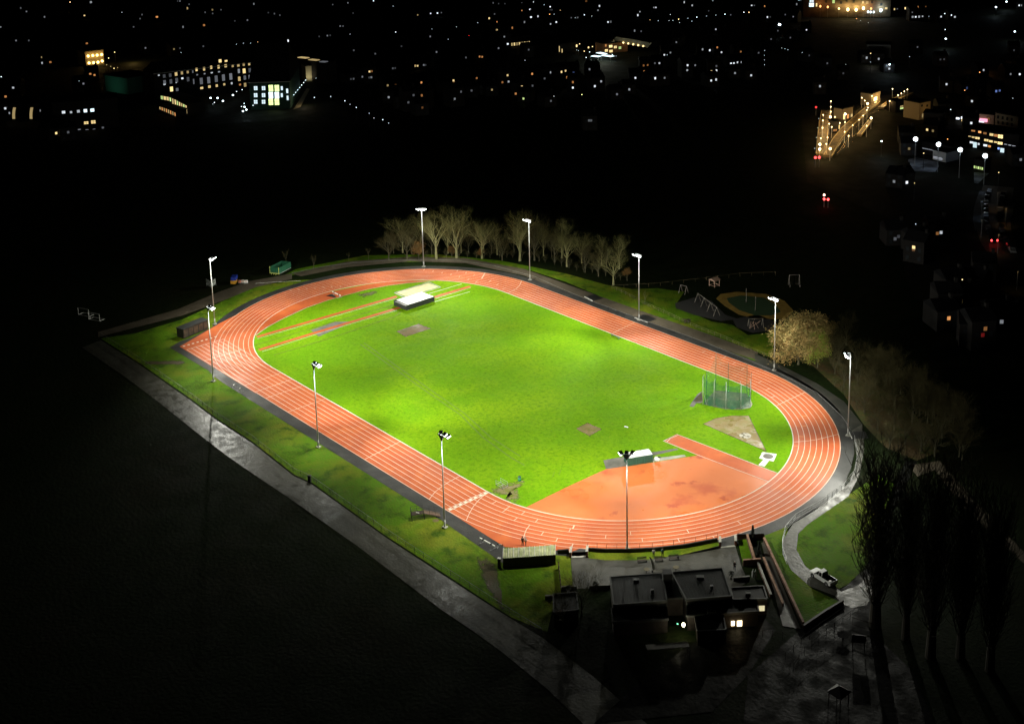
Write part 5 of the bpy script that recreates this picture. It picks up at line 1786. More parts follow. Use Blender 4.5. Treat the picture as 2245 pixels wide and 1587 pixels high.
def bare_meshes(seed, H, spread, n0=7, depth=4, up=0.45, tw=1.0, trunk=0.26, leafy=None, low=0.25):
    """returns trunk MB, crown MB (boughs and twigs) and optional leaves MB, all about the origin"""
    rr = random.Random(seed)
    tr, cr, lf = MB(), MB(), MB()
    def leafs(p, k, r):
        for _ in range(k):
            c0 = p + Vector((rr.gauss(0, r), rr.gauss(0, r), rr.gauss(0, r)))
            u_ = Vector((rr.gauss(0, 1), rr.gauss(0, 1), rr.gauss(0, 1))).normalized()
            w_ = u_.cross(Vector((rr.gauss(0, 1), rr.gauss(0, 1), rr.gauss(0, 1)))).normalized()
            s = rr.uniform(.5, 1) * leafy[1]
            lf.add([c0 - u_ * s, c0 + w_ * s * .6, c0 + u_ * s, c0 - w_ * s * .6], [(0, 1, 2, 3)])
    def grow(p, d, L, r, lev):
        segs = 3 if lev < depth else 2
        q = p
        dd = d.copy()
        for i in range(segs):
            dd = (dd + Vector((rr.gauss(0, .13), rr.gauss(0, .13), rr.gauss(0, .08) + up * .22))).normalized()
            nq = q + dd * (L / segs)
            r2 = r * (1 - 0.28 * (i + 1) / segs * 1.3)
            (tr if lev < 2 else cr).tube(q, nq, r, max(r2, 0.006), 4 if lev < 2 else 3, False)
            q, r = nq, max(r2, 0.006)
            if lev < depth and i >= (1 if lev == 0 else 0):
                for _ in range(2 if lev < 2 else 2):
                    ax = Vector((rr.gauss(0, 1), rr.gauss(0, 1), rr.gauss(0, .4)))
                    nd = (dd + ax.normalized() * rr.uniform(.5, .95)).normalized()
                    grow(q, nd, L * rr.uniform(.5, .72), r * .58, lev + 1)
        if leafy and lev >= depth - 1 and rr.random() < leafy[2]:
            leafs(q, leafy[0], leafy[3])
    th = H * low
    tr.tube((0, 0, -0.1), (0.05, 0, th), trunk, trunk * .7, 9, False)
    tr.tube((0.05, 0, th), (0.0, 0.08, th + H * .25), trunk * .7, trunk * .4, 8, False)
    for i in range(n0):
        a = 2 * math.pi * (i + rr.uniform(-.25, .25)) / n0
        f = rr.uniform(0, 1)
        z = th * 0.85 + f * H * .28
        tilt = rr.uniform(.35, .8) * spread * (1 - f * .5)
        d = Vector((math.cos(a) * tilt, math.sin(a) * tilt, 1)).normalized()
        grow(Vector((0.03, 0.02, z)), d, H * rr.uniform(.27, .36), trunk * .27 * tw, 0)
    return tr, cr, lf


def tree_proto(name, ms, mats):
    tr, cr, lf = ms
    out = []
    for nm, mb, m in (('trunk', tr, mats[0]), ('crown', cr, mats[1]), ('leaves', lf, mats[2] if len(mats) > 2 else None)):
        if mb.v and m is not None:
            me = bpy.data.meshes.new(nm)
            me.from_pydata(mb.v, [], mb.f)
            me.materials.append(m)
            out.append((nm, me))
    return out


def plant(proto, name, label, px, py, scale=1.0, rz=0.0, group=None, cat='tree', loc=None, mats=None):
    b = loc if loc is not None else G(px, py)
    t = thing(name, label, cat, b, rz, group, world=False)
    t.scale = scale if isinstance(scale, tuple) else (scale,) * 3
    for nm, me in proto:
        o = bpy.data.objects.new(nm, me)
        col.objects.link(o)
        o.parent = t
    return t


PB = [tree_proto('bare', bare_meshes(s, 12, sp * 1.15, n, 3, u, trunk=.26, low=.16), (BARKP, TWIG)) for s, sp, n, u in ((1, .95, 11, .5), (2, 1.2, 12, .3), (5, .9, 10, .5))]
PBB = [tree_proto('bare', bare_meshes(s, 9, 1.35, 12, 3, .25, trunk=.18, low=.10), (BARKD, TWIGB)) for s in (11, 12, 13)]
PSP = tree_proto('spindly', bare_meshes(21, 5, .8, 5, 2, .5, trunk=.07), (BARKD, TWIGB))
PO = tree_proto('beech', bare_meshes(31, 7, 1.2, 8, 3, .2, trunk=.16, low=.12, leafy=(3, .14, .75, .3)), (BARKD, TWIGB, mat('copper_leaves', (0.24, 0.12, 0.025), 0.8, noise=0.5, scale=1.2)))
rt = random.Random(5)
# (px, py base, height factor, prototype, what sets it apart)
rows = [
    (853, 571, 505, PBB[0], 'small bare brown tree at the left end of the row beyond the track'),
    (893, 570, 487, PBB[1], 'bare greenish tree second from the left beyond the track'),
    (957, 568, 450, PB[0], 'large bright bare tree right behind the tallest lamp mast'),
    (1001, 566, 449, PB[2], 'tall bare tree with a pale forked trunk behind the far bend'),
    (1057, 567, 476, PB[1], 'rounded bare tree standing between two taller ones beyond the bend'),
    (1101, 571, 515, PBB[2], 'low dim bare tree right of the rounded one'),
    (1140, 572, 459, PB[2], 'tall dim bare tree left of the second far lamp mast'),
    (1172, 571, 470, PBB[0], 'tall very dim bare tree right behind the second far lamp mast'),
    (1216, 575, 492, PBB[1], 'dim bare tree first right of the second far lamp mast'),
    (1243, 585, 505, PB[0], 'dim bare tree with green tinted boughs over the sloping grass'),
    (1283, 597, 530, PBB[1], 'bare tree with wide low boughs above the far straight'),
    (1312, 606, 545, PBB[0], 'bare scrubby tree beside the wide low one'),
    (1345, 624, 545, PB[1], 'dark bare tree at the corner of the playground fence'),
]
def maxz(pr):
    return max(v.co.z for nm, me in pr for v in me.vertices)
for px, py, pt, pr, lab in rows:
    s = hgt(px, py, pt) / maxz(pr)
    plant(pr, 'bare_tree', lab, px, py, (s * 1.3, s * 1.3, s), rt.uniform(0, 6), 'bare winter trees beyond the far bend')
for k in range(24):
    px = 868 + k * 21 + rt.uniform(-10, 10)
    py = 556 + max(0, px - 1150) * 0.17 + rt.uniform(-4, 3)
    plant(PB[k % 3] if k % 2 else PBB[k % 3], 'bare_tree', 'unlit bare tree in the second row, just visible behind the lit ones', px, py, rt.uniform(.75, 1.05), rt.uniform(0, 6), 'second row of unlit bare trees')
for px, py, s, lab in ((918, 568, .9, 'coppery leaved bush at the foot of the tallest lamp mast'), (990, 563, .55, 'low coppery bush between the two brightest bare trees'), (1375, 615, .6, 'yellow leaved bush behind the far straight mast'), (1055, 566, .5, 'yellowish low bush under the rounded bare tree')):
    plant(PO, 'autumn_bush', lab, px, py, s, rt.uniform(0, 6), 'bushes still in leaf under the bare trees', 'bush')
for px, py, s, lab in ((808, 570, .8, 'tiny reddish bare sapling on the far grass, nearest the tree row'), (765, 573, .6, 'tiny bare sapling on the far grass, left of the reddish one'), (688, 590, .9, 'small reddish bare sapling right of the green skip'), (628, 584, 1.1, 'bare reddish sapling right behind the green skip'), (1414, 668, .8, 'small orange leaved sapling by the far straight mast')):
    plant(PSP, 'sapling', lab, px, py, s, rt.uniform(0, 6), 'saplings on the far grass')
# low scrub along the row
PS = [tree_proto('scrub', bare_meshes(s, 3.4, 1.5, 9, 2, .2, trunk=.07, low=.08), (BARKD, TWIGB)) for s in (41, 42)]
for k in range(26):
    px = 940 + k * 17 + rt.uniform(-5, 5)
    py = 566 + max(0, px - 1150) * 0.235 + rt.uniform(-3, 1)
    plant(PS[k % 2], 'scrub_bush', 'low leafless bush in the undergrowth beneath the bare trees', px, py, rt.uniform(.8, 1.4), rt.uniform(0, 6), 'undergrowth bushes beneath the bare trees', 'bush')
# autumn tree by the mast
PA = tree_proto('autumn', bare_meshes(51, 13, 1.45, 13, 3, .08, trunk=.3, low=.05, leafy=(10, .2, .95, .55)), (BARKD, TWIGB, LEAFO))
plant(PA, 'autumn_tree', 'broad orange brown autumn tree glowing beside the east mast', 1750, 799, (1.12, 1.12, 1.0), 0.5)
PG = tree_proto('green', bare_meshes(53, 9.5, 1.2, 11, 3, .12, trunk=.2, low=.06, leafy=(10, .17, .9, .45)), (BARKD, TWIGB, LEAFG))
plant(PG, 'ivy_tree', 'yellow green leafy tree against the right side of the autumn tree', 1792, 806, 0.95, 1.5)
plant(PA, 'autumn_tree', 'dim brown leafy tree behind the broad orange one', 1785, 765, .75, 2.5)
# thicket of scrub on the east bank
e = [(1830, 820, 1.0), (1850, 850, 1.1), (1880, 845, 1.2), (1905, 870, 1.15), (1895, 905, 1.2), (1935, 900, 1.25), (1925, 945, 1.2), (1960, 940, 1.3), (1985, 975, 1.2), (1950, 985, 1.1), (1870, 880, .9), (2020, 990, 1.3), (1840, 800, 1.2), (1915, 830, 1.3), (2000, 930, 1.3), (1960, 890, 1.3), (2050, 1000, 1.4), (2065, 960, 1.4)]
for k, (px, py, s) in enumerate(e):
    plant(PBB[k % 3], 'scrub_tree', 'tangled leafless scrub tree in the thicket on the east bank', px, py, (s * .95, s * .95, s * .72), rt.uniform(0, 6), 'thicket on the east bank')
for k in range(34):
    px = 1905 + rt.uniform(-70, 210)
    py = 815 + (px - 1845) * 0.75 + rt.uniform(-70, -5)
    plant(PBB[k % 3], 'scrub_tree', 'unlit leafless tree deep in the east thicket', px, py, rt.uniform(.8, 1.1), rt.uniform(0, 6), 'unlit trees deep in the east thicket')
for k in range(16):
    f = k / 15
    px = 1835 + f * 150 + rt.uniform(-6, 6)
    py = 845 + f * 165 + rt.uniform(-4, 4)
    plant(PS[k % 2], 'scrub_bush', 'low brown bush along the foot of the east bank', px, py, rt.uniform(.7, 1.2), rt.uniform(0, 6), 'low bushes at the foot of the east bank', 'bush')
plant(PBB[2], 'bare_tree', 'dark leafless tree over the annex left of the clubhouse', 1275, 1350, 1.0, 1.0)
plant(PBB[1], 'bare_tree', 'unlit leafless tree in the dark below the annex', 1235, 1385, .9, 3.0)


def poplar_meshes(seed, H):
    rr = random.Random(seed)
    tr, cr = MB(), MB()
    tr.tube((0, 0, -.1), (0, 0, H * .14), .62, .48, 12, False)
    tr.tube((0, 0, H * .14), (0, 0, H * .9), .45, .06, 8, False)
    for i in range(95):
        z = H * (.07 + .66 * i / 95)
        a = i * 2.4 + rr.uniform(-.3, .3)
        out = (0.16 + .1 * rr.random())
        L = H * rr.uniform(.22, .34)
        p = Vector((0, 0, z))
        d = Vector((math.cos(a) * .34, math.sin(a) * .34, 1)).normalized()
        r = .08
        R = H * .075 * math.sin(math.pi * min(1, (z / H + .22)) ** 1.1) + .5
        for s in range(6):
            q = p + d * (L / 6)
            cr.tube(p, q, r, r * .8, 4, False)
            p, r = q, r * .8
            d = (d + Vector((rr.gauss(0, .07), rr.gauss(0, .07), .16 if s else 0))).normalized()
            for _ in range(4):
                ax = Vector((rr.gauss(0, 1), rr.gauss(0, 1), rr.uniform(1.2, 3.6))).normalized()
                m = p + ax * rr.uniform(.8, 1.7)
                cr.tube(p, m, .03, .015, 3, False)
                for _ in range(2):
                    e2 = m + (ax + Vector((rr.gauss(0, .22), rr.gauss(0, .22), rr.uniform(.1, .6)))).normalized() * rr.uniform(.5, 1.1)
                    cr.tube(m, e2, .018, .008, 3, False)
    return tr, cr, MB()


POPM = (mat('poplar_bark', (0.05, 0.045, 0.032), 0.9), mat('poplar_twigs', (0.06, 0.055, 0.036), 0.9))
PP = [tree_proto('poplar', poplar_meshes(s, 24), POPM) for s in (61, 62)]
for k, (px, yb, yt, lab) in enumerate(((1918, 1372, 980, 'tall dark columnar poplar nearest the track, behind the pickup'), (1985, 1400, 1035, 'tall dark poplar second from the track'), (2040, 1440, 1010, 'tall unlit poplar third from the track'), (2105, 1440, 1040, 'tall unlit poplar fourth from the track'), (2170, 1470, 1080, 'barely visible poplar at the far right'))):
    h_ = hgt(px, yb, yt)
    wf_ = h_ / 24 * (1.3 if k == 0 else 1.0)
    plant(PP[k % 2], 'poplar_tree', lab, px, yb, (wf_, wf_, h_ / 24), k * 1.3, 'row of bare poplars')
# conifers by the ramp
def conifer(px, yb, yt, label, wf=.16):
    h_ = hgt(px, yb, yt)
    rr = random.Random(px)
    b = G(px, yb)
    t = thing('conifer', label, 'conifer', b, group='narrow conifers by the ramp')
    MB().tube((b.x, b.y, 0), (b.x, b.y, h_ * .3), .1, .08, 8).build('trunk', BARKD, t)
    mb = MB()
    for i in range(900):
        f = rr.random() ** 1.3
        rad = h_ * wf * (1 - f) * rr.uniform(.55, 1) + .04
        a = rr.uniform(0, 6.283)
        c0 = Vector((b.x + rad * math.cos(a), b.y + rad * math.sin(a), .15 + f * (h_ - .2)))
        u_ = Vector((math.cos(a), math.sin(a), .8)) * .13
        w_ = Vector((-math.sin(a), math.cos(a), rr.uniform(-.4, .4))) * .07
        mb.add([c0 - u_ * .6, c0 + w_, c0 + u_, c0 - w_], [(0, 1, 2, 3)])
    mb.build('crown', mat('conifer_leaf', (0.008, 0.014, 0.007), 0.9), t)
conifer(1650, 1182, 1151, 'narrow dark conifer beside the east gateway')
conifer(1664, 1216, 1186, 'small dark conifer against the ramp wall')
# ------------------------------------------------------------------ the town beyond the park
KC = {'w': (0.85, 0.92, 1.0), 'y': (1.0, 0.74, 0.32), 'o': (1.0, 0.42, 0.13), 'd': (0.75, 0.8, 0.9), 'r': (1.0, 0.05, 0.05), 'b': (0.25, 0.4, 1.0), 'c': (0.72, 0.93, 1.0), 'g': (0.75, 1.0, 0.35)}
KN = {'w': 'white', 'y': 'warm yellow', 'o': 'orange', 'd': 'dim grey', 'r': 'red', 'b': 'blue', 'c': 'cold white', 'g': 'greenish'}
def em(k, s):
    return emat('lit_%s_%d' % (KN[k].replace(' ', '_'), int(s * 100)), KC[k], s)
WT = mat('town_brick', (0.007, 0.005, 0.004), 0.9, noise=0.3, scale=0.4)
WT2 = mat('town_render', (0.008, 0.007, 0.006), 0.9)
RT = mat('town_slate', (0.008, 0.008, 0.009), 0.7, spec=0.1)
PANE = mat('unlit_pane', (0.03, 0.035, 0.04), 0.15)
rng = random.Random(99)
ORD = ['', 'second', 'third', 'fourth', 'fifth', 'sixth', 'seventh', 'eighth', 'ninth', 'tenth', 'eleventh', 'twelfth', 'thirteenth', 'fourteenth', 'fifteenth', 'sixteenth', 'seventeenth', 'eighteenth', 'nineteenth', 'twentieth']
def zone(px, py):
    if py > 380:
        return 'among the dark right edge houses'
    if px < 330:
        return 'beside the amber lit block' if py < 150 else 'at the left edge of town'
    if px < 560:
        return 'above the long windowed block' if py < 130 else 'by the long windowed block'
    if px < 760:
        return 'above the skylit hall' if py < 130 else 'beside the skylit hall'
    if px < 960:
        return 'in the upper town left of centre' if py < 140 else 'over the park edge left of centre'
    if px < 1180:
        return 'in the upper town at the centre' if py < 130 else 'over the park edge at the centre'
    if px < 1420:
        return 'above the bright courtyard' if py < 80 else 'below the bright courtyard'
    if px < 1680:
        return 'right of the glazed canopy' if py > 70 else 'above the glazed canopy'
    if px < 1930:
        return 'below the floodlit terrace' if py < 175 else 'near the railway station'
    return 'in the upper right corner' if py < 175 else 'near the lit school yard'
PEND = {}
def later(o, stem, px, py, grp):
    PEND.setdefault((stem, zone(px, py), grp), []).append((px, o))
def finish_labels():
    for (stem, zn, grp), L in PEND.items():
        L.sort(key=lambda a: a[0])
        for i, (px, o) in enumerate(L):
            if len(L) == 1:
                lab = stem + ' ' + zn
            elif i == len(L) - 1:
                lab = 'rightmost ' + stem + ' ' + zn
            else:
                lab = (ORD[min(i, 19)] + ' ' if i else 'left') + ('from left ' if i else 'most ') + stem + ' ' + zn
                lab = lab.replace('leftmost ', 'leftmost ').replace('left most', 'leftmost')
            if i == 0 and len(L) > 1:
                lab = 'leftmost ' + stem + ' ' + zn
            o['label'] = lab
            o['group'] = grp


D0 = G(600, 200)
AX = math.atan2(0.55, 1.0)
def winbox(mb, p, d, wd, hh, dep=0.12):
    return mb.box((p.x, p.y, p.z), (wd, dep, hh), math.atan2(d.y, d.x))


def house(lights, rot=None):
    """a far house carrying the lit windows [(px,py,kind,w,h)], its front turned towards the park"""
    px = sum(l[0] for l in lights) / len(lights)
    pm = max(l[1] for l in lights)
    z0 = rng.uniform(1.9, 4.6)
    base = G(px, pm, z0)
    view = math.atan2(base.y - CPOS[1], base.x - CPOS[0])
    a = view + math.pi / 2 + (rng.choice((-.35, .1, .3, .5)) if rot is None else rot)
    d = Vector((math.cos(a), math.sin(a), 0))
    n = Vector((-d.y, d.x, 0))
    if n.dot(Vector((base.x - CPOS[0], base.y - CPOS[1], 0))) < 0:
        n = -n
    nf = -n
    pts = []
    for l in lights:
        q = on_plane(l[0], l[1], (base.x, base.y), (n.x, n.y))
        if q.z < 1.0:
            q.z = 1.2
        pts.append(q)
    us = [(q - base).dot(d) for q in pts]
    um = (min(us) + max(us)) / 2
    W = max(6.5, max(us) - min(us) + 4.0)
    H = max(q.z for q in pts) + 2.0
    H = max(H, 5.2)
    D = 8.0
    c = Vector((base.x, base.y, 0)) + d * um
    t = thing('town_house' if H < 11 else 'town_block', '', 'house' if H < 11 else 'building', c)
    q0, q1 = c - d * W / 2, c + d * W / 2
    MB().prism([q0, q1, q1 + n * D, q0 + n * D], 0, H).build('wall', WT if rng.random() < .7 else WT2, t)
    if H < 11:
        e0, e1, e2, e3 = q0 - d * .2 - n * .3, q1 + d * .2 - n * .3, q1 + d * .2 + n * (D + .3), q0 - d * .2 + n * (D + .3)
        r0, r1 = (e0 + e3) / 2, (e1 + e2) / 2
        up = Vector((0, 0, H))
        rf = MB().add([e0 + up, e1 + up, e2 + up, e3 + up, r0 + up + Vector((0, 0, 2.2)), r1 + up + Vector((0, 0, 2.2))], [(0, 1, 5, 4), (2, 3, 4, 5), (1, 2, 5), (3, 0, 4), (3, 2, 1, 0)]).build('roof', RT, t)
        ch = q0 + d * .8 + n * D * .5
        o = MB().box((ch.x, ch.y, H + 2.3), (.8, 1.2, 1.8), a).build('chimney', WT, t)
        o.parent = rf
    else:
        mb = MB()
        for a_, b_ in ((q0, q1), (q1, q1 + n * D), (q1 + n * D, q0 + n * D), (q0 + n * D, q0)):
            mb.wall([a_, b_], .3, H, H + .6)
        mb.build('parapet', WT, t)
    kinds = set()
    for l, q in zip(lights, pts):
        k = l[2]
        kinds.add(k if k != 'd' else 'd')
        s = l[5] if len(l) > 5 else {'w': .8, 'y': 1.0, 'o': .5, 'd': .12, 'r': .5, 'b': .3, 'g': .6}[k] * rng.uniform(.35, 1.35) ** 1.7
        s = round(s * 4) / 4 if s > .5 else max(.05, round(s * 10) / 10)
        dist = (Vector(CPOS) - q).length
        wd = max(.9, (l[3] if len(l) > 3 else 1.0) * dist / CF)
        hh = max(1.0, (l[4] if len(l) > 4 else 1.0) * dist / CF)
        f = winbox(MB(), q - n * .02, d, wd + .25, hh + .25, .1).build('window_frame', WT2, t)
        o = winbox(MB(), q - n * .1, d, wd, hh, .08).build('lit_window', em(k, s), t)
        o.parent = f
    used = [(q - c).dot(d) for q in pts]
    for zz in (1.5, 4.2):
        for uu in (-W / 2 + 1.4, W / 2 - 1.4):
            if all(abs(uu - v) > 1.3 for v in used) and zz < H - .8:
                q = c + d * uu - n * .03
                winbox(MB(), Vector((q.x, q.y, zz)), d, 1.0, 1.3, .1).build('window', PANE, t)
    k = [x for x in 'yowbrgd' if x in kinds][0]
    nn_ = len(lights)
    stem = 'house with ' + ('one ' if nn_ == 1 else 'two ' if nn_ == 2 else 'several ') + {'y': 'yellow', 'd': 'faint'}.get(k, KN[k]) + (' window' if nn_ == 1 else ' windows')
    later(t, stem, px, pm, 'far houses with lit windows')
    return t


_gl = {}
LAMPN = []
def street_lamp(px, py, k='w', size=1, ph=6.5, light=0, name='street_lamp'):
    b = G(px, py, ph)
    dist = (Vector(CPOS) - b).length
    r = {1: 1.0, 2: 1.6, 3: 3.2, 4: 5.0}[size] * .5 * dist / CF * 1.25  # heads are oversized, the lamp's glare is put into their shape
    r = max(.16, r)
    t = thing(name, '', 'lamp', (b.x, b.y, 0))
    MB().tube((b.x, b.y, 0), (b.x, b.y, ph + r * .4), .09, .06, 6).build('pole', BLACKM, t)
    o = MB().ball((b.x, b.y, ph), r, 8, 6, .8).build('lamp_head', em(k if k != 'w' else 'c', {1: 1.6, 2: 3, 3: 5, 4: 7}[size]), t)
    if light:
        lamp('POINT', (b.x, b.y, ph - r - .3), light, KC[k if k != 'w' else 'c'], t, .3)
    later(t, {1: 'small ', 2: 'bright ', 3: 'very bright ', 4: 'dazzling '}[size] + KN[k if k != 'c' else 'c'] + ' street lamp', px, py, 'street lamps in the town')
    return t


def parse(s, x0, y0, z):
    out = []
    for tok in s.split(';'):
        a = tok.split(',')
        if len(a) < 3:
            continue
        out.append((x0 + float(a[0]) / z, y0 + float(a[1]) / z, a[2].strip()))
    return out


R1 = "790,22,w;180,73,d;230,103,d;387,150,d;735,138,y;1218,165,d;1235,130,d;1365,150,o;1545,12,d;1565,12,d;1630,75,y;1645,40,d;1848,88,y;1850,120,d;1785,110,d;1923,88,d;1592,237,w;1775,222,o;2208,37,w;2043,185,d;2152,178,d;1162,237,d;250,355,d;140,355,d;5,238,w;365,550,w;400,537,y;438,543,o;365,500,y;1265,420,d;1513,430,y;1565,422,d;755,380,o;785,645,o;822,655,o;115,765,w;48,842,o;45,945,w;85,985,w;182,940,d;240,935,d;345,965,w;490,1087,w;488,1160,y;593,1152,d;725,730,d;1768,405,d"
L1 = "1060,110,1;1575,460,1;2057,388,1;2118,378,1;2180,378,1;998,457,2y;945,508,2y;928,567,1y;963,580,1y;992,597,2y;1022,592,1y;688,707,1;10,670,2;1325,577,1r;305,920,1;610,22,2y"
R2 = "112,113,d;165,122,d;213,135,d;672,43,d;805,28,d;1027,7,w;850,117,d;737,230,d;762,230,d;555,320,d;625,313,d;650,310,d;285,357,w;1412,133,y;1524,120,w;1583,117,w;1618,113,d;2080,125,d;2033,162,y;2103,193,o;2100,262,y;2115,35,d;2170,35,d;2068,28,d;1270,405,d;1520,320,d;1575,455,d;1832,503,d;1950,495,o;1972,497,o;855,440,d;1043,470,d;2165,322,w;2195,385,w;2115,422,d;992,625,y;1012,622,o;990,677,d;1008,675,d;1195,597,d;1215,595,d;1390,575,y;1410,575,y;1465,568,d;1480,568,d;830,690,d;853,688,d;930,670,d;1150,745,y;1220,742,o;1190,765,y;1160,848,w;1265,770,d;1268,875,d;1373,780,w;1375,830,d;1443,720,o;1448,832,o;1448,885,o;1452,938,o;1723,703,y;1725,715,o;1925,682,o;1645,755,d;1665,752,d;1995,785,y;2057,783,y;2193,657,y;2148,718,o;2202,712,w;2087,707,d;1733,862,w;1788,800,d;1880,790,d;1330,893,d"
L2 = "20,368,1y;50,458,2;1198,57,1;823,300,1;1220,282,2;2015,113,2;1934,200,1;1748,237,1;1535,255,1;1677,345,1;1858,312,1r;655,845,1;513,850,2;778,880,2;823,910,1;878,937,2;990,988,1;1031,1028,1;1108,1043,2;1158,1073,1;527,683,1"
R3 = "95,30,d;195,20,w;342,62,w;342,88,d;357,88,d;167,85,w;95,95,o;175,152,w;235,145,w;118,195,w;395,195,w;345,212,w;12,245,o;525,157,d;580,155,w;770,55,w;757,92,w;655,12,o;845,195,w;868,192,w;1122,105,w;1104,135,w;1245,68,w;1262,68,w;1912,132,d;2208,57,o;1578,50,w;1508,22,w;1757,7,w;1720,97,d;2095,50,w;2118,50,d;1077,270,w;1134,275,d;1783,258,w;155,435,d;185,645,o;232,640,r;347,632,w;293,685,d;440,628,y;475,618,y;488,675,o;545,635,b;685,605,w;687,655,w;540,717,o;540,765,w;785,710,w;730,752,w;95,755,y;127,685,w;188,748,d;42,817,o;110,860,g;348,880,d;1155,572,o;1190,568,o;1160,622,o;1253,552,d;1292,552,w;1083,680,w;1255,683,w;1337,680,w;1030,780,w;923,822,d;1537,570,w;1603,570,w;1534,613,w;1788,577,d;1745,622,y;1788,615,w;1742,703,w;1785,695,w;1915,557,w;1940,553,w;1972,545,w;2000,543,w;1950,638,w;2090,658,w;1335,480,w;1388,460,w;1758,412,w;1668,432,w;1730,440,w;1832,457,w;1795,415,o;2000,452,o;1968,492,o;680,1050,w;698,1050,d;2155,462,d;1440,370,d"
L3 = "290,45,1;430,92,1y;338,127,2o;376,127,1;560,158,1;640,133,2;704,143,1;1210,175,1y;1282,183,1;1376,182,1;1410,180,1;1387,130,1;1460,170,2y;1468,200,1;1540,162,1;1575,187,1;1618,152,2;1702,143,1;1783,135,1;1863,127,2;2027,110,2;2072,110,2y;123,527,1;618,825,2g;375,840,1;1458,533,1;1360,480,1;2208,443,1;2206,484,1;2206,525,1;2206,566,1"
R4 = "265,40,w;1115,83,y;1140,80,d;1208,75,y;1318,65,o;1340,65,o;1365,63,o;1387,60,o;1270,110,d;1273,150,w;1300,150,w;1330,148,w;1360,145,w;1520,148,w;1610,135,w;1640,150,w;2200,50,w;2220,50,w;100,270,d;10,152,w;35,150,d;165,130,d;235,148,d;350,263,w;210,330,d;42,343,d;373,485,d;530,553,d;670,640,d;467,752,w;873,505,w;978,515,w;1315,412,d;1070,600,w;1890,612,w;2130,563,w;2125,647,w;2205,570,d;2205,648,w;1568,735,w;1745,768,b;2000,795,b;2030,790,b;1790,882,w;1515,520,d;1547,518,d;2155,440,d;1400,1130,y;1450,1140,y;1480,1100,y;1520,1120,w;1222,1207,y;1242,1295,y;2213,1390,w;1553,957,w;1520,1022,d;1783,1072,w;1868,967,w"
L4 = "1415,145,1;1553,122,2;1998,65,3;2090,18,3;115,218,4;135,420,1;162,427,1;188,435,1;313,460,1;693,565,2;785,165,2o;888,200,1;820,182,1;930,405,2;908,467,2y;907,542,1;1073,563,3;1246,495,1;1557,260,2;1561,340,3;2162,277,3;1898,530,3o;1857,632,2o;1727,788,2o;2145,857,1;1003,1230,3c;1577,1212,2o;1370,1335,2y;2023,1502,2y;1604,955,2;457,1033,1;447,1113,1;435,1198,1;422,1292,1"
R5 = "1112,72,w;1222,80,w;1488,523,o;1520,515,w;1363,606,w;1283,645,y;1281,663,o;1150,550,d;1120,570,d;1637,1040,d;1587,1260,o;1800,1382,y;1905,1350,o;1882,1405,r;2047,1290,w;1900,840,d;1690,985,y;1780,972,y;1600,1110,y;1690,1110,y"
L5 = "1300,443,1;1705,925,2y;1290,87,1y"
wins = parse(R1, 0, 0, 3.968) + parse(R2, 560, 0, 3.968) + parse(R3, 1120, 0, 3.968) + parse(R4, 1680, 0, 3.968) + parse(R5, 1680, 380, 3.968)
lamps = parse(L1, 0, 0, 3.968) + parse(L2, 560, 0, 3.968) + parse(L3, 1120, 0, 3.968) + parse(L4, 1680, 0, 3.968) + parse(L5, 1680, 380, 3.968)
# windows close together belong to one house
grp = []
for w_ in sorted(wins):
    for g_ in grp:
        if all(abs(w_[0] - v[0]) < 15 and abs(w_[1] - v[1]) < 16 for v in g_) and len(g_) < 5:
            g_.append(w_)
            break
    else:
        grp.append([w_])
for g_ in grp:
    house([(a, b, k, rng.uniform(1.2, 4.2) if k != 'd' else rng.uniform(1.0, 2.4), rng.uniform(1.6, 5.0) if k != 'd' else rng.uniform(1.4, 3.6)) for a, b, k in g_])
for a, b, k in lamps:
    kk = k[1] if len(k) > 1 else 'w'
    sz = int(k[0])
    street_lamp(a, b, kk, sz, light={1: 0, 2: 0, 3: 600, 4: 900}[sz])


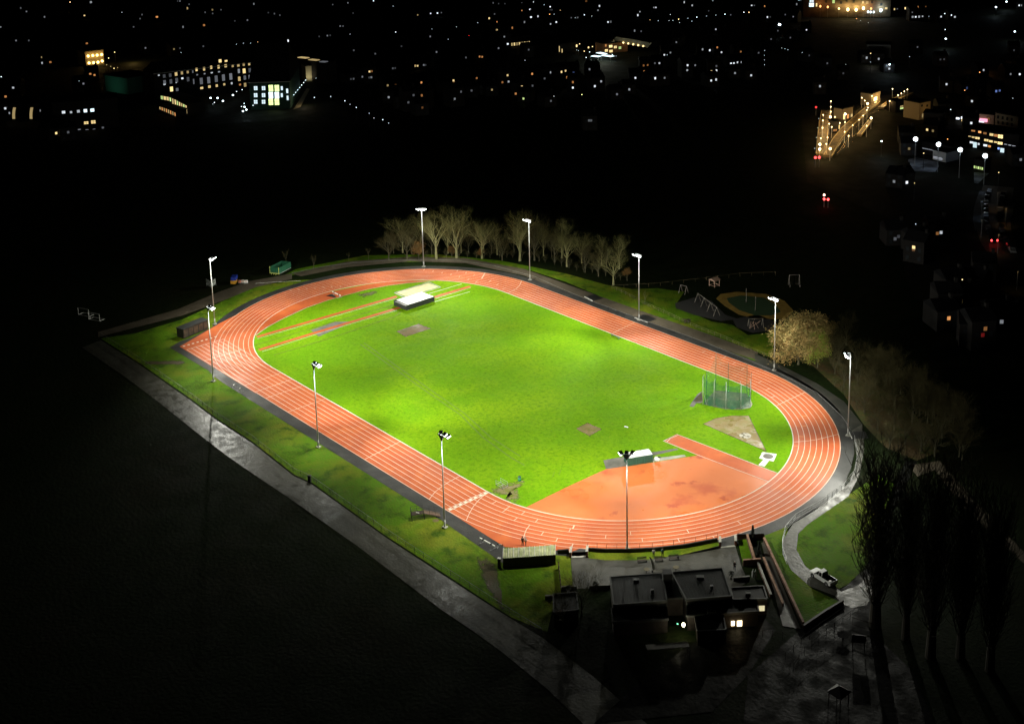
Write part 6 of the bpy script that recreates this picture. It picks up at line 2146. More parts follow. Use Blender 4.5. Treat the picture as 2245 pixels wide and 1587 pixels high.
def bigblock(name, label, cat, A, B, h, depth, wins, wallm=WT, roof='flat', group=None):
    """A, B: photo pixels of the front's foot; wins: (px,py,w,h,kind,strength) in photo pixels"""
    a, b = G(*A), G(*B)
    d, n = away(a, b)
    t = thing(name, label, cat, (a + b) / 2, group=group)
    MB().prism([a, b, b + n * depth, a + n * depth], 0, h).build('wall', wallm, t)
    if roof == 'flat':
        mb = MB()
        q = [a - n * .3 - d * .3, b - n * .3 + d * .3, b + n * (depth + .3) + d * .3, a + n * (depth + .3) - d * .3]
        mb.prism(q, h, h + .5)
        mb.build('roof', RT, t)
    else:
        up = Vector((0, 0, h))
        e0, e1, e2, e3 = a - n * .5 - d * .4, b - n * .5 + d * .4, b + n * (depth + .5) + d * .4, a + n * (depth + .5) - d * .4
        r0, r1 = (e0 + e3) / 2 + d * 2, (e1 + e2) / 2 - d * 2
        up2 = up + Vector((0, 0, depth * .35))
        MB().add([e0 + up, e1 + up, e2 + up, e3 + up, r0 + up2, r1 + up2], [(0, 1, 5, 4), (2, 3, 4, 5), (1, 2, 5), (3, 0, 4), (3, 2, 1, 0)]).build('roof', RT, t)
        MB().wall([a - n * .6 - d * .5, b - n * .6 + d * .5], .25, h - .1, h + .3).build('gutter', mat('pale_gutter', (0.45, 0.45, 0.42), 0.6), t)
    for wx, wy, ww, wh, k, s in wins:
        q = on_plane(wx, wy, (a.x, a.y), (n.x, n.y))
        dist = (Vector(CPOS) - q).length
        wd, hh = ww * dist / CF, wh * dist / CF * 1.05
        f = winbox(MB(), q - n * .05, d, wd + .3, hh + .3, .1).build('window_frame', WT2, t)
        o = winbox(MB(), q - n * .12, d, wd, hh, .1).build('lit_window', em(k, s) if s > 0 else PANE, t)
        o.parent = f
        if wd > 1.6:
            m2 = MB()
            m2.box((q.x - n.x * .2, q.y - n.y * .2, q.z), (.1, .06, hh), math.atan2(d.y, d.x))
            m2.box((q.x - n.x * .2, q.y - n.y * .2, q.z), (wd, .06, .1), math.atan2(d.y, d.x))
            o = m2.build('glazing_bar', WT2, t)
            o.parent = f
    return t, a, b, d, n


Z6 = 5.102
def zz(x, y):
    return 300 + x / Z6, 90 + y / Z6
W = []
for x, y, w_, h_, k, s in ([(438, 372, 6, 8, 'y', 1), (503, 360, 5, 7, 'y', .6), (568, 350, 5, 6, 'y', .5), (625, 345, 3, 6, 'd', .2), (667, 322, 5, 7, 'y', 1.5), (751, 315, 5, 8, 'y', 1), (831, 297, 5, 7, 'y', 1.4), (913, 292, 5, 8, 'y', 1.1), (992, 280, 6, 7, 'y', .9),
                           (1071, 280, 5, 6, 'y', .6), (1134, 272, 6, 7, 'y', .7), (1194, 264, 5, 7, 'y', .6), (1255, 258, 5, 7, 'y', .9), (1316, 253, 6, 4, 'y', 1), (1378, 240, 5, 6, 'd', .15), (245, 385, 4, 3, 'w', .8), (508, 420, 5, 4, 'w', 1.5),
                           (305, 395, 6, 8, 'd', .1), (372, 385, 6, 8, 'd', .1), (310, 465, 6, 10, 'd', .2), (380, 455, 6, 10, 'd', .15), (445, 440, 6, 10, 'd', .15), (572, 430, 6, 10, 'd', .1), (674, 380, 4, 3, 'd', .3), (757, 368, 4, 3, 'd', .4), (837, 357, 5, 3, 'w', .8), (918, 347, 5, 3, 'd', .5),
                           (1140, 338, 5, 10, 'w', .4), (1199, 337, 7, 11, 'y', 1.6), (1262, 330, 6, 10, 'd', .15), (1322, 318, 6, 10, 'd', .15), (1382, 308, 6, 10, 'd', .15),
                           (635, 455, 3, 12, 'd', .2), (720, 450, 7, 15, 'd', .2), (803, 440, 7, 15, 'd', .25), (887, 425, 7, 15, 'd', .2), (968, 412, 7, 15, 'd', .25), (1050, 400, 7, 15, 'd', .3), (1145, 425, 6, 10, 'y', .8), (1207, 412, 6, 10, 'd', .2), (1262, 405, 6, 10, 'd', .3), (1325, 392, 6, 10, 'd', .2),
                           (387, 540, 7, 11, 'y', 2), (725, 528, 7, 5, 'y', 1.2), (811, 513, 6, 6, 'y', 1), (893, 502, 5, 6, 'y', 1), (977, 487, 5, 5, 'y', .8), (1060, 475, 4, 5, 'w', .8), (1153, 490, 5, 4, 'o', .6), (1210, 492, 6, 9, 'y', .5), (1265, 478, 4, 7, 'w', 1), (308, 487, 5, 3, 'w', 1), (440, 467, 3, 2, 'w', .8), (450, 545, 6, 7, 'd', .2), (537, 607, 5, 6, 'd', .3)]):
    W.append((*zz(x, y), w_, h_, k, s))
A_, B_ = zz(215, 680), zz(1440, 520)
W = [(a_, b_, c_ * .85, d_ * .85, e_, f_ * .7) for a_, b_, c_, d_, e_, f_ in W]
bt, ba, bb, bd, bn = bigblock('school_block', 'long brick block with four rows of windows, mostly warm lit, left of centre', 'building', A_, B_, hgt(A_[0], A_[1], zz(215, 370)[1]), 14, W, roof='hip')
for x, y in ((923, 215), (990, 223)):
    q = on_plane(*zz(x, y + 15), (ba.x + bn.x * 3, ba.y + bn.y * 3), (bn.x, bn.y))
    f = MB().box((q.x, q.y, q.z - .5), (2.6, 2.0, 3.4), math.atan2(bd.y, bd.x)).build('dormer', WT, bt)
    o = winbox(MB(), q - bn * 1.05 + Vector((0, 0, .2)), bd, 1.4, 1.9, .1).build('lit_window', em('y', 1.2), bt)
    o.parent = f
# the skylit hall with white windows
W = []
for x, ww in ((1330, 7), (1418, 7), (1500, 9), (1567, 9), (1622, 4)):
    for y in (530, 608, 682):
        if x == 1622 and y == 682:
            continue
        W.append((*zz(x, y), ww, 13 if ww == 9 else 8 if ww == 7 else 8, 'c' if ww < 9 else 'g' if y != 608 else 'c', 1.8 if ww > 8 else 1.1))
W += [(*zz(1682, 560), 4, 9, 'c', 1.2), (*zz(1687, 638), 4, 9, 'c', 1.0)]
A_, B_ = zz(1275, 775), zz(1720, 760)
ht, ha, hb, hd, hn = bigblock('hall', 'dark roofed hall with a bright white grid of windows on its end', 'building', A_, B_, hgt(A_[0], A_[1], zz(0, 470)[1]), 46, W, wallm=mat('green_tint_wall', (0.02, 0.07, 0.045), 0.8), roof='hip')  # green light on the end wall is put into its colour
for k in range(7):
    f = k / 6
    px, py = zz(1755 + (1888 - 1755) * f, 605 + (440 - 605) * f)
    street_lamp(px, py, 'c', 2, 4.5, name='path_lamp', light=8)
for (x0, y0), (x1, y1), s in (((1790, 183), (1895, 195), 1), ((1908, 208), (2010, 220), .8), ((2030, 232), (2110, 238), .25)):
    a, b = G(*zz(x0, y0), 12), G(*zz(x1, y1), 12)
    d, n = away(a, b)
    t = thing('skylit_roof', '', 'building', Vector((a.x, a.y, 0)))
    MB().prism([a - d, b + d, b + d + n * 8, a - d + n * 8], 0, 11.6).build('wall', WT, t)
    MB().prism([a + d * .5, b - d * .5, b - d * .5 + n * 3, a + d * .5 + n * 3], 11.65, 12.0).build('skylight', em('y' if s > .3 else 'd', .5 * s), t)
    later(t, 'flat roofed wing with a long pale skylight', 670, 120, 'wings with long pale skylights')
a, b = G(*zz(1900, 500)), G(*zz(2110, 470))
t, a, b, d, n = bigblock('gable_block', 'plain tall wall faintly lit from below beside the row of path lamps', 'building', zz(1897, 460), zz(2130, 440), hgt(*zz(1897, 460), zz(0, 285)[1]), 10, [], wallm=mat('buff_wall', (0.30, 0.27, 0.18), 0.9))
lamp('SPOT', a - n * 5 + d * 1 + Vector((0, 0, 1)), 1400, (1, .9, .6), t, .4, a + d * 2 + Vector((0, 0, 5)), 100)
struct('path', MB().poly([G(*zz(*p)) for p in ((1750, 770), (1830, 740), (1935, 540), (1900, 530))][::-1], .03), mat('tan_path', (0.22, 0.17, 0.10), 0.9))
lamp('POINT', G(*zz(1870, 640), 4), 500, (1, .85, .55), None, .4)
# green lit wall
t, a, b, d, n = bigblock('sports_hall', 'blank wall washed with dim green light at the left of the long block', 'building', (232, 200), (281, 208), hgt(232, 200, 165), 16, [], wallm=mat('teal_render', (0.03, 0.13, 0.09), 0.9))  # green wash is put into the wall colour besides the spot
lamp('SPOT', (a + b) / 2 - n * 14 + Vector((0, 0, 2)), 800, (.5, 1, .75), t, .5, (a + b) / 2 + Vector((0, 0, 5)), 90)
# amber lit block
zl = [(765, 490), (805, 485), (843, 482), (882, 477), (773, 550), (812, 547), (850, 543), (887, 533)]
t, a, b, d, n = bigblock('amber_block', 'two storey block glowing amber with eight round wall lamps', 'building', (189, 146), (229, 141), hgt(189, 146, 114), 12, [], wallm=mat('cream_render', (0.45, 0.36, 0.2), 0.9), roof='flat')
for x, y in zl:
    q = on_plane(x / 3.968, y / 3.968, (a.x, a.y), (n.x, n.y))
    o = MB().ball(tuple(q - n * .4), .75, 8, 6).build('wall_lamp', emat('amber_bulb', (1, .66, .22), 5), t)
    if y < 500:
        lamp('POINT', tuple(q - n * 1.6), 110, (1, .6, .18), t, .5)
lamp('POINT', tuple(b - n * 8 + d * 14 + Vector((0, 0, 4))), 1200, (1, .66, .2), None, .5)
# white windows left
W = [(x / 3.968, y / 3.968, w_, h_, k, s) for x, y, w_, h_, k, s in ((553, 978, 6, 5, 'w', .9), (618, 978, 4, 4, 'w', .5), (682, 970, 5, 5, 'w', .5), (743, 965, 6, 6, 'c', 1.8), (803, 960, 7, 6, 'c', 1.6), (750, 1070, 8, 5, 'y', 1), (812, 1063, 8, 6, 'y', 1), (690, 1128, 5, 2, 'd', .2), (757, 1132, 6, 2, 'd', .25), (818, 1127, 5, 2, 'd', .25), (895, 1115, 4, 5, 'd', .12), (935, 1132, 4, 2, 'd', .15))]
bigblock('dark_block', 'dark block with a row of five white windows near the left edge', 'building', (120, 291), (262, 279), hgt(120, 291, 228), 14, W)
for x, lab in ((118, 'left'), (268, 'right')):
    p = G(x / 3.968, 1045 / 3.968)
    t = thing('lit_arch', 'tall curved amber lit opening at the left edge, ' + lab + ' one of two', 'lit opening', p, group='curved amber openings')
    a, b = p, p + Vector((3, 2.2, 0))
    MB().wall([a, b], 4, 0, 8).build('wall', WT, t)
    d, n = away(a, b)
    mb = MB()
    vs = []
    for k in range(7):
        f = k / 6
        q = (a + b) / 2 - n * 2.3 + d * (1.0 * f * f) + Vector((0, 0, 1 + 5.5 * f))
        vs += [tuple(q - d * .7), tuple(q + d * .7)]
    mb.add(vs, [(2 * k, 2 * k + 1, 2 * k + 3, 2 * k + 2) for k in range(6)])
    mb.build('glazing', em('y', .35), t)
# curved glazed building
pts = [zz(290, 720), zz(370, 735), zz(440, 765), zz(500, 800), zz(560, 830)]
q = [G(*p) for p in pts]
t = thing('curved_hall', 'curved hall with tall warm glazed panels in front of the long block', 'building', q[2])
H = hgt(*pts[2], zz(0, 655)[1])
n = away(q[0], q[-1])[1]
MB().prism(q + [p + n * 9 for p in q[::-1]], 0, H + .6).build('wall', WT, t)
tot = 11
for k in range(tot):
    f = k / (tot - 1) * (len(q) - 1) * .999
    i = int(f)
    p = q[i].lerp(q[i + 1], f - i)
    dd_, n2 = away(q[i], q[i + 1])
    hh = H * (.35 if k < 4 else .8)
    winbox(MB(), p - n2 * .12 + Vector((0, 0, H - hh / 2 - .2)), dd_, 1.7, hh, .1).build('lit_window', em('y' if k % 3 else 'g', [.6, .9, .8, 1][k % 4]), t)
bigblock('glazed_wing', 'low wing with a long mottled orange window band before the curved hall', 'building', (345, 246), (384, 258), hgt(345, 246, 232), 6, [(*zz(262 + 24 * k, 748 + 10.5 * k), 4, 7, 'o' if k % 2 else 'y', [.5, .8, .4, .7][k % 4]) for k in range(8)])
for x, y, s in ((825, 640, 2), (903, 640, 2), (868, 690, 2), (850, 708, 1), (963, 673, 2), (1116, 568, 2), (1178, 547, 2), (1075, 607, 2), (1200, 700, 2), (1170, 735, 2), (1205, 740, 2), (1225, 770, 2), (1187, 787, 2), (1300, 722, 2), (2168, 620, 1)):
    street_lamp(*zz(x, y), 'c', 3 if s == 2 and int(x) % 2 else s, 3.5, name='courtyard_lamp', light=25)
# shop strip, glazed canopy, courtyard
bigblock('shop_row', 'low row with a yellow striped window band left of the bright courtyard', 'building', (1118, 104), (1164, 99), 6, 8, [(1122 + 5.6 * k, 98 - .55 * k, 3.6, 6, 'y', [.5, .9, .3, .8][k % 4] if k < 7 else 1.8) for k in range(8)])
cq = [(1348, 92), (1421, 105)]
t, a, b, d, n = bigblock('canopy_hall', 'long glowing glazed canopy roof right of the bright courtyard', 'building', cq[0], cq[1], 3.5, 10, [], wallm=WT2)
q = [G(1350, 80.5, 10), G(1428, 94.5, 10), G(1420, 104, 5.5), G(1344, 91, 5.5)]
MB().add([tuple(p) for p in q] + [(p.x, p.y, p.z - .3) for p in q], [(3, 2, 1, 0), (4, 5, 6, 7)]).build('canopy', mat('pale_canopy', (0.6, 0.55, 0.4), 0.6), t)
for k in range(7):
    f = (k + .5) / 7
    p = q[3].lerp(q[2], f) + n * -1.5 + Vector((0, 0, .5))
    MB().ball(tuple(p), .55, 6, 4).build('strip_lamp', em('y', 3), t)
    lamp('POINT', tuple(q[3].lerp(q[2], f) - n * 1.2 + Vector((0, 0, 3.2))), 110, (1, .85, .5), t, .4)
bigblock('courtyard_block', 'brick block with two rows of warm lit windows beside the bright courtyard', 'building', (1322, 118), (1376, 113), hgt(1322, 118, 97), 10,
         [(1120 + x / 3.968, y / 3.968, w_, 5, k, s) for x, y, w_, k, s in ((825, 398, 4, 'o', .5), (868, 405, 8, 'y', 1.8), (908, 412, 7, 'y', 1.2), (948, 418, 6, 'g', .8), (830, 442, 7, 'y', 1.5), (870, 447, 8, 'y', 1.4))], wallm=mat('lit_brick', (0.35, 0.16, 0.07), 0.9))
bigblock('courtyard_wing', 'dim wing with narrow yellow windows at the left of the bright courtyard', 'building', (1225, 117), (1268, 110), hgt(1225, 117, 99), 10, [(1226, 108, 2, 12, 'y', .8), (1232, 112, 2, 8, 'y', .9), (1264, 101, 4, 5, 'y', 1.6), (1290, 107, 4, 8, 'y', 1.4)], wallm=WT2)
for x, y, s in ((598, 385, 2), (572, 405, 2), (710, 408, 2), (572, 437, 1), (587, 443, 1), (638, 448, 2), (685, 455, 2), (655, 503, 2), (883, 478, 2), (915, 490, 1)):
    street_lamp(1120 + x / 3.968, y / 3.968, 'y' if s == 2 and y < 450 else 'c', s, 3.0, name='courtyard_lamp', light=30)
for (x0, y0), (x1, y1) in (((695, 492), (760, 498)), ((785, 486), (868, 497)), ((740, 462), (800, 475))):
    a, b = G(1120 + x0 / 3.968, y0 / 3.968, 3), G(1120 + x1 / 3.968, y1 / 3.968, 3)
    t = thing('lit_awning', '', 'awning', Vector((a.x, a.y, 0)))
    d, n = away(a, b)
    MB().prism([a, b, b + n * 3.5, a + n * 3.5], 2.9, 3.1).build('roof', em('c', 2.2), t)  # glowing sheet added to stand for brightly lit strips of ground
    for p in (a, b):
        MB().tube((p.x, p.y, 0), (p.x, p.y, 2.9), .1, .1, 5).build('post', GREYM, t)
    later(t, 'glaring white lit awning in the bright courtyard', 1300, 120, 'white awnings of the courtyard')
lamp('POINT', G(1320, 112, 7), 3500, (.95, 1, .8), None, .5)
# floodlit terrace along the top
t, a, b, d, n = bigblock('terrace', 'long floodlit cream terrace along the top edge with glaring uplights', 'building', (1760, 38), (1952, 38), 22, 14,
                         [(1680 + x / 3.968, y / 3.968, w_, h_, k, s) for x, y, w_, h_, k, s in ((395, 10, 9, 6, 'w', 1), (393, 45, 10, 8, 'c', 1.8), (437, 45, 3, 7, 'y', 1.2), (585, 18, 5, 6, 'g', .9), (840, 22, 4, 5, 'y', .8), (878, 25, 5, 5, 'y', .7), (1043, 75, 5, 4, 'y', 1.1), (700, 12, 4, 5, 'd', 0), (760, 15, 4, 5, 'd', 0), (920, 20, 4, 5, 'd', 0), (650, 25, 4, 5, 'd', 0), (520, 15, 4, 5, 'd', 0), (1000, 40, 4, 5, 'd', 0))],
                         wallm=mat('terrace_brick', (0.17, 0.12, 0.07), 0.9, noise=0.5, scale=.15))
for x, y, k, pw_ in ((470, 58, 'o', 500), (535, 64, 'o', 300), (632, 78, 'y', 600), (710, 86, 'y', 1500), (782, 88, 'y', 1700), (845, 75, 'y', 1500), (912, 78, 'o', 500), (997, 92, 'c', 1500), (885, 106, 'c', 50), (908, 108, 'c', 50), (935, 108, 'c', 50)):
    px, py = 1680 + x / 3.968, y / 3.968
    q = on_plane(px, py, (a.x - n.x * 2.5, a.y - n.y * 2.5), (n.x, n.y))
    if q.z < .5:
        q.z = .8
    tt = thing('uplight', '', 'lamp', (q.x, q.y, 0))
    MB().tube((q.x, q.y, 0), (q.x, q.y, q.z), .12, .1, 6).build('pole', GREYM, tt)
    MB().ball(tuple(q), 1.0 if pw_ > 700 else .7, 8, 6, 1.3).build('lamp_head', em(k, 6 if pw_ > 700 else 3), tt)
    lamp('POINT', tuple(q - n * 0.2 + Vector((0, 0, 2.0))), pw_, KC[k], tt, .6)
    later(tt, 'glaring ' + KN[k] + ' uplight before the terrace', px, py, 'uplights of the top terrace')
bigblock('office_block', 'dark block at top left of the terrace with three white windows', 'building', (1738, 18), (1764, 18), 8, 10, [(1755, 3, 10, 7, 'c', 1.2), (1767.5, 2, 7, 5, 'w', .8)])

# railway station on the right
WARM = (1.0, .62, .22)
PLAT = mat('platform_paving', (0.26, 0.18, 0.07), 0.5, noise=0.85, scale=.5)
BAL = mat('track_ballast', (0.045, 0.034, 0.022), 0.9, noise=0.4, scale=.3)
Q7 = 5.668
def sp(x, y):
    return 1700 + x / Q7, 180 + y / Q7
sheet('railway_ground', [sp(*p) for p in ((500, 900), (540, 600), (590, 380), (700, 330), (1000, 360), (1250, 180), (1700, 130), (1300, 330), (900, 640), (700, 880), (620, 960))], BAL, 2)
for pts, nm, ww in (([(570, 920), (585, 700), (605, 520), (630, 380)], 'long straight platform glowing amber beside the railway', 4.2), ([(650, 940), (760, 740), (870, 600), (1000, 480), (1130, 370), (1260, 260)], 'curved amber lit platform sweeping up to the station', 3.4), ([(1310, 340), (1420, 270), (1560, 200), (1680, 150)], 'narrow dim far end of the curved platform', 2.6), ([(1040, 680), (1110, 590), (1180, 500)], 'short amber lit siding platform below the curve', 1.8)):
    q = [G(*sp(*p)) for p in pts]
    t = thing('platform', nm, 'platform', q[0])
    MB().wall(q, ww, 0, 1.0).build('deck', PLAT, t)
    _e = MB()
    _dv = Vector((-(q[-1] - q[0]).y, (q[-1] - q[0]).x, 0)).normalized() * ww * .5
    _e.wall([p + _dv for p in q], .35, .9, 1.05).wall([p - _dv for p in q], .35, .9, 1.05).build('edge', mat('platform_edge', (0.75, 0.62, 0.35), 0.6), t)
RAIL = mat('polished_rail', (0.5, 0.45, 0.38), 0.25, .9)
rnum = ['first', 'second', 'third', 'fourth']
for k, pts in enumerate(([(600, 930), (612, 700), (632, 520), (655, 380)], [(690, 920), (800, 735), (915, 610), (1040, 500), (1180, 400), (1330, 330)], [(720, 930), (850, 740), (980, 610), (1100, 500)], [(780, 930), (900, 770), (1030, 640)])):
    q = [G(*sp(*p)) for p in pts]
    t = thing('railway_track', 'pair of rails catching amber light at the station, ' + rnum[k] + ' from left', 'railway track', q[0], group='railway tracks')
    for s in (-.72, .72):
        a, b = q[0], q[-1]
        d = (b - a).normalized()
        nn2 = Vector((-d.y, d.x, 0)) * s
        mb = MB()
        for u, v in zip(q[:-1], q[1:]):
            mb.tube(u + nn2 + Vector((0, 0, .15)), v + nn2 + Vector((0, 0, .15)), .08, .08, 4, False)
        mb.build('rail', RAIL, t)
k = 0
for x, y, s, lt in ((690, 240, 1, 60), (688, 310, 1, 60), (690, 370, 1, 60), (683, 435, 2, 90), (668, 520, 1, 60), (700, 560, 1, 60), (595, 410, 1, 60), (590, 480, 1, 60), (585, 570, 1, 70), (565, 700, 1, 70), (552, 775, 2, 90), (550, 835, 2, 120), (632, 770, 1, 60), (648, 690, 1, 60), (740, 435, 1, 40),
                    (1075, 197, 1, 30), (1110, 232, 1, 30), (1200, 175, 1, 60), (1145, 270, 2, 90), (1150, 320, 1, 90), (1135, 350, 1, 60), (868, 400, 2, 160), (865, 500, 1, 60), (800, 510, 1, 40), (1190, 450, 2, 60), (1135, 545, 1, 60), (1525, 165, 1, 40), (1565, 142, 1, 40), (1603, 118, 1, 40), (1640, 95, 1, 40), (1420, 240, 1, 40), (1455, 88, 1, 0), (680, 830, 2, 80), (910, 670, 1, 50), (1040, 470, 1, 80), (960, 540, 1, 80), (860, 620, 1, 80), (1090, 420, 1, 80)):
    px, py = sp(x, y)
    b = G(px, py, 5.0)
    t = thing('platform_lamp', '', 'lamp', (b.x, b.y, 0))
    MB().tube((b.x, b.y, 0), (b.x, b.y, 5.0), .08, .06, 6).build('pole', STEELW, t)
    MB().ball((b.x, b.y, 5.0), .24 * s, 8, 6).build('lamp_head', emat('amber_lamp_%d' % s, (1, .74, .36), 4 + 4 * s), t)
    if lt:
        lamp('POINT', (b.x, b.y, 4.5), lt * 8.0, WARM, t, .3)
    ln = 'slim amber platform lamp' if s == 1 else 'bright amber platform lamp'
    PEND.setdefault((ln, 'on the left platform' if x < 760 else 'on the curved platform' if x < 1300 else 'at the far platform end', 'amber platform lamps'), []).append((px, t))
    k += 1
p = G(*sp(1240, 290))
t, a, b, d, n = bigblock('station_house', 'glaring amber lit station entrance at the head of the curved platform', 'building', sp(1195, 300), sp(1300, 262), 6, 6, [(*sp(1240, 210), 14, 7, 'y', 6), (*sp(1240, 265), 10, 6, 'y', 3)], wallm=mat('cream_terrace', (0.30, 0.25, 0.17), 0.9))
lamp('POINT', tuple((a + b) / 2 - n * 4 + Vector((0, 0, 4))), 1800, WARM, t, .4)
bigblock('waiting_room', 'small platform building with tall orange lit openings', 'building', sp(830, 470), sp(960, 440), 5, 5, [(*sp(850, 440), 5, 12, 'y', 1.8), (*sp(898, 430), 5, 10, 'o', 1.2), (*sp(945, 415), 6, 6, 'y', .8)], wallm=mat('cream_terrace', (0.30, 0.25, 0.17), 0.9))
bigblock('signal_hut', 'square hut with a dark top between the two platforms', 'building', sp(715, 640), sp(785, 635), 5, 5, [(*sp(790, 560), 2, 8, 'y', 1.2), (*sp(740, 600), 8, 4, 'o', .5)], wallm=WT2)
for x, y, k, nm in ((505, 315, 'r', 'dim red railway signal above the station'), (497, 940, 'r', 'bright red railway signal at the foot of the station, left one'), (545, 938, 'r', 'red railway signal at the foot of the station, right one')):
    b = G(*sp(x, y), 4)
    t = thing('railway_signal', nm, 'railway signal', (b.x, b.y, 0), group='red railway signals')
    MB().tube((b.x, b.y, 0), (b.x, b.y, 4.4), .08, .08, 6).build('post', GREYM, t)
    MB().ball(tuple(b), .5, 8, 6).build('lamp_head', em('r', 6 if y > 900 else 1.5), t)
for (x, y), nm in (((606, 1405), 'pinkish white topmost lamp of the lone signal cluster'), ((606, 1455), 'left red lamp of the lone signal cluster in the dark'), ((655, 1460), 'right red lamp of the lone signal cluster in the dark')):
    b = G(*sp(x, y), 3)
    t = thing('railway_signal', nm, 'railway signal', (b.x, b.y, 0), group='lone red signal cluster')
    MB().tube((b.x, b.y, 0), (b.x, b.y, 3.4), .08, .08, 6).build('post', GREYM, t)
    MB().ball(tuple(b), .42, 8, 6).build('lamp_head', emat('red_white', (1, .5, .4), 6) if y < 1430 else em('r', 8), t)
lamp('POINT', G(*sp(640, 1490), 1.5), 60, (1, .04, .06), None, .3)

# school yard on the right: dazzling court lamps
for x, y in ((1300, 1212), (1500, 1258), (1688, 1305), (1905, 1358)):
    px, py = 1680 + x / 3.968, y / 3.968
    b = G(px, py, 11)
    t = thing('court_floodlight', '', 'floodlight', (b.x, b.y, 0))
    MB().tube((b.x, b.y, 0), (b.x, b.y, 11), .14, .09, 8).build('pole', GREYM, t)
    MB().ball(tuple(b), .95, 10, 8, .9).build('lamp_head', emat('dazzling_blue_white', (.85, .95, 1.0), 6), t)  # oversized ball, the floodlight's glow is part of its shape
    for sdx in (-1, 1):
        MB().box((b.x + sdx * 1.0, b.y, b.z + .1), (.7, .5, .5), .4).build('lamp_housing', BLACKM, t)
    lamp('SPOT', (b.x, b.y, 9.8), 250, (.6, .8, 1.0), t, .3, (b.x, b.y, 0), 80)
    PEND.setdefault(('dazzling blue white court floodlight', 'over the school yard', 'court floodlights'), []).append((px, t))
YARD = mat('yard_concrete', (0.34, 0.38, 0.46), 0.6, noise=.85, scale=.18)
Y8 = 6.614
def yp(x, y):
    return 1960 + x / Y8, 220 + y / Y8
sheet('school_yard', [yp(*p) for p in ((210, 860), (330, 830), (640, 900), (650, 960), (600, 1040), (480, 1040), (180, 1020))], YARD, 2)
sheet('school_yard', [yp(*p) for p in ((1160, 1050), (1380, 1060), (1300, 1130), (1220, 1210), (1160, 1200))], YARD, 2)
lamp('SPOT', G(*yp(300, 950), 7), 2400, (.55, .7, 1), None, .4, G(*yp(300, 950), 0), 95)
lamp('SPOT', G(*yp(1220, 1140), 7), 900, (.6, .75, 1), None, .4, G(*yp(1220, 1140), 0), 115)
bigblock('school_hall', 'long low building with three bands of warm lit windows in the school yard', 'building', yp(1080, 690), yp(1800, 790), hgt(*yp(1080, 690), yp(0, 425)[1]), 12,
         [(*yp(1150, 440), 8, 4, 'o', .5), (*yp(1245, 462), 6, 4, 'o', 1.4), (*yp(1320, 480), 7, 4, 'o', .25), (*yp(1415, 500), 8, 5, 'y', .9), (*yp(1480, 512), 8, 5, 'o', .5), (*yp(1545, 527), 10, 7, 'y', 1.8),
          (*yp(1100, 525), 6, 2, 'y', .6), (*yp(1150, 538), 6, 3, 'y', .8), (*yp(1212, 550), 9, 4, 'y', 1.5), (*yp(1340, 580), 9, 4, 'y', 1.3), (*yp(1405, 596), 8, 4, 'y', 1.2), (*yp(1475, 608), 7, 3, 'y', .9), (*yp(1540, 624), 10, 5, 'y', 1.8), (*yp(1620, 640), 6, 2, 'd', .3), (*yp(1680, 652), 6, 2, 'd', .4), (*yp(1740, 665), 7, 2, 'd', .4),
          (*yp(1125, 612), 7, 4, 'w', 1.0), (*yp(1175, 648), 8, 11, 'c', .9), (*yp(1228, 635), 4, 4, 'w', .8), (*yp(1325, 655), 8, 4, 'w', 1.2), (*yp(1385, 668), 6, 4, 'o', .8), (*yp(1570, 735), 8, 11, 'c', 1.0), (*yp(1518, 700), 4, 4, 'b', 1.5), (*yp(1715, 748), 10, 5, 'g', 1.3)], wallm=WT)
bigblock('yard_shed', 'low pale sided shed behind the blue lit yard', 'building', yp(560, 860), yp(750, 905), 4, 8, [(*yp(640, 840), 24, 5, 'd', .35)], wallm=mat('pale_cladding', (.4, .42, .42), .7))
bigblock('yard_hut', 'small flat hut with a speckled yellow window band below the last court lamp', 'building', yp(1150, 1010), yp(1310, 1035), 4, 6, [(*yp(1170 + 28 * k, 968 + 6 * k), 3, 5, 'g', [.8, .4, 1, .5][k % 4]) for k in range(5)])
bigblock('yard_terrace', 'dim long roof edge before the blue lit yard', 'building', yp(380, 770), yp(820, 860), 5, 7, [(*yp(500, 712), 30, 1.6, 'd', .35), (*yp(700, 778), 20, 1.6, 'd', .3)])
t, a, b, d, n = bigblock('cream_house', 'tall narrow cream house lit amber beside the station road', 'building', yp(360, 290), yp(520, 255), hgt(*yp(360, 290), yp(0, 45)[1]), 9,
                         [(*yp(445, 170), 2, 5, 'd', 0), (*yp(405, 80), 4, 3, 'd', 0), (*yp(480, 80), 4, 3, 'd', 0), (*yp(410, 225), 3, 8, 'y', .4), (*yp(487, 225), 4, 9, 'y', .4)], wallm=mat('cream_brick', (.33, .25, .13), .9))
lamp('POINT', tuple((a + b) / 2 - n * 6 + Vector((0, 0, 5))), 260, WARM, t, .4)
t, a, b, d, n = bigblock('shop_house', 'corner shop house with a glowing pink shopfront strip', 'building', yp(1080, 340), yp(1440, 375), hgt(*yp(1080, 340), yp(0, 185)[1]), 9,
                         [(*yp(1245, 305), 18, 4, 'w', 2.0), (*yp(1230, 345), 12, 3, 'w', .9), (*yp(1370, 270), 6, 5, 'o', .15)], wallm=mat('shop_render', (.33, .27, .2), .9))
MB().box(tuple(on_plane(*yp(1300, 290), (a.x, a.y), (n.x, n.y)) - n * .4), (3.5, .3, 1.5), math.atan2(d.y, d.x)).build('shop_sign', emat('pink_strip', (1, .35, .5), 1.6), t)
lamp('POINT', tuple((a + b) / 2 - n * 5 + Vector((0, 0, 4))), 220, (1, .7, .6), t, .4)
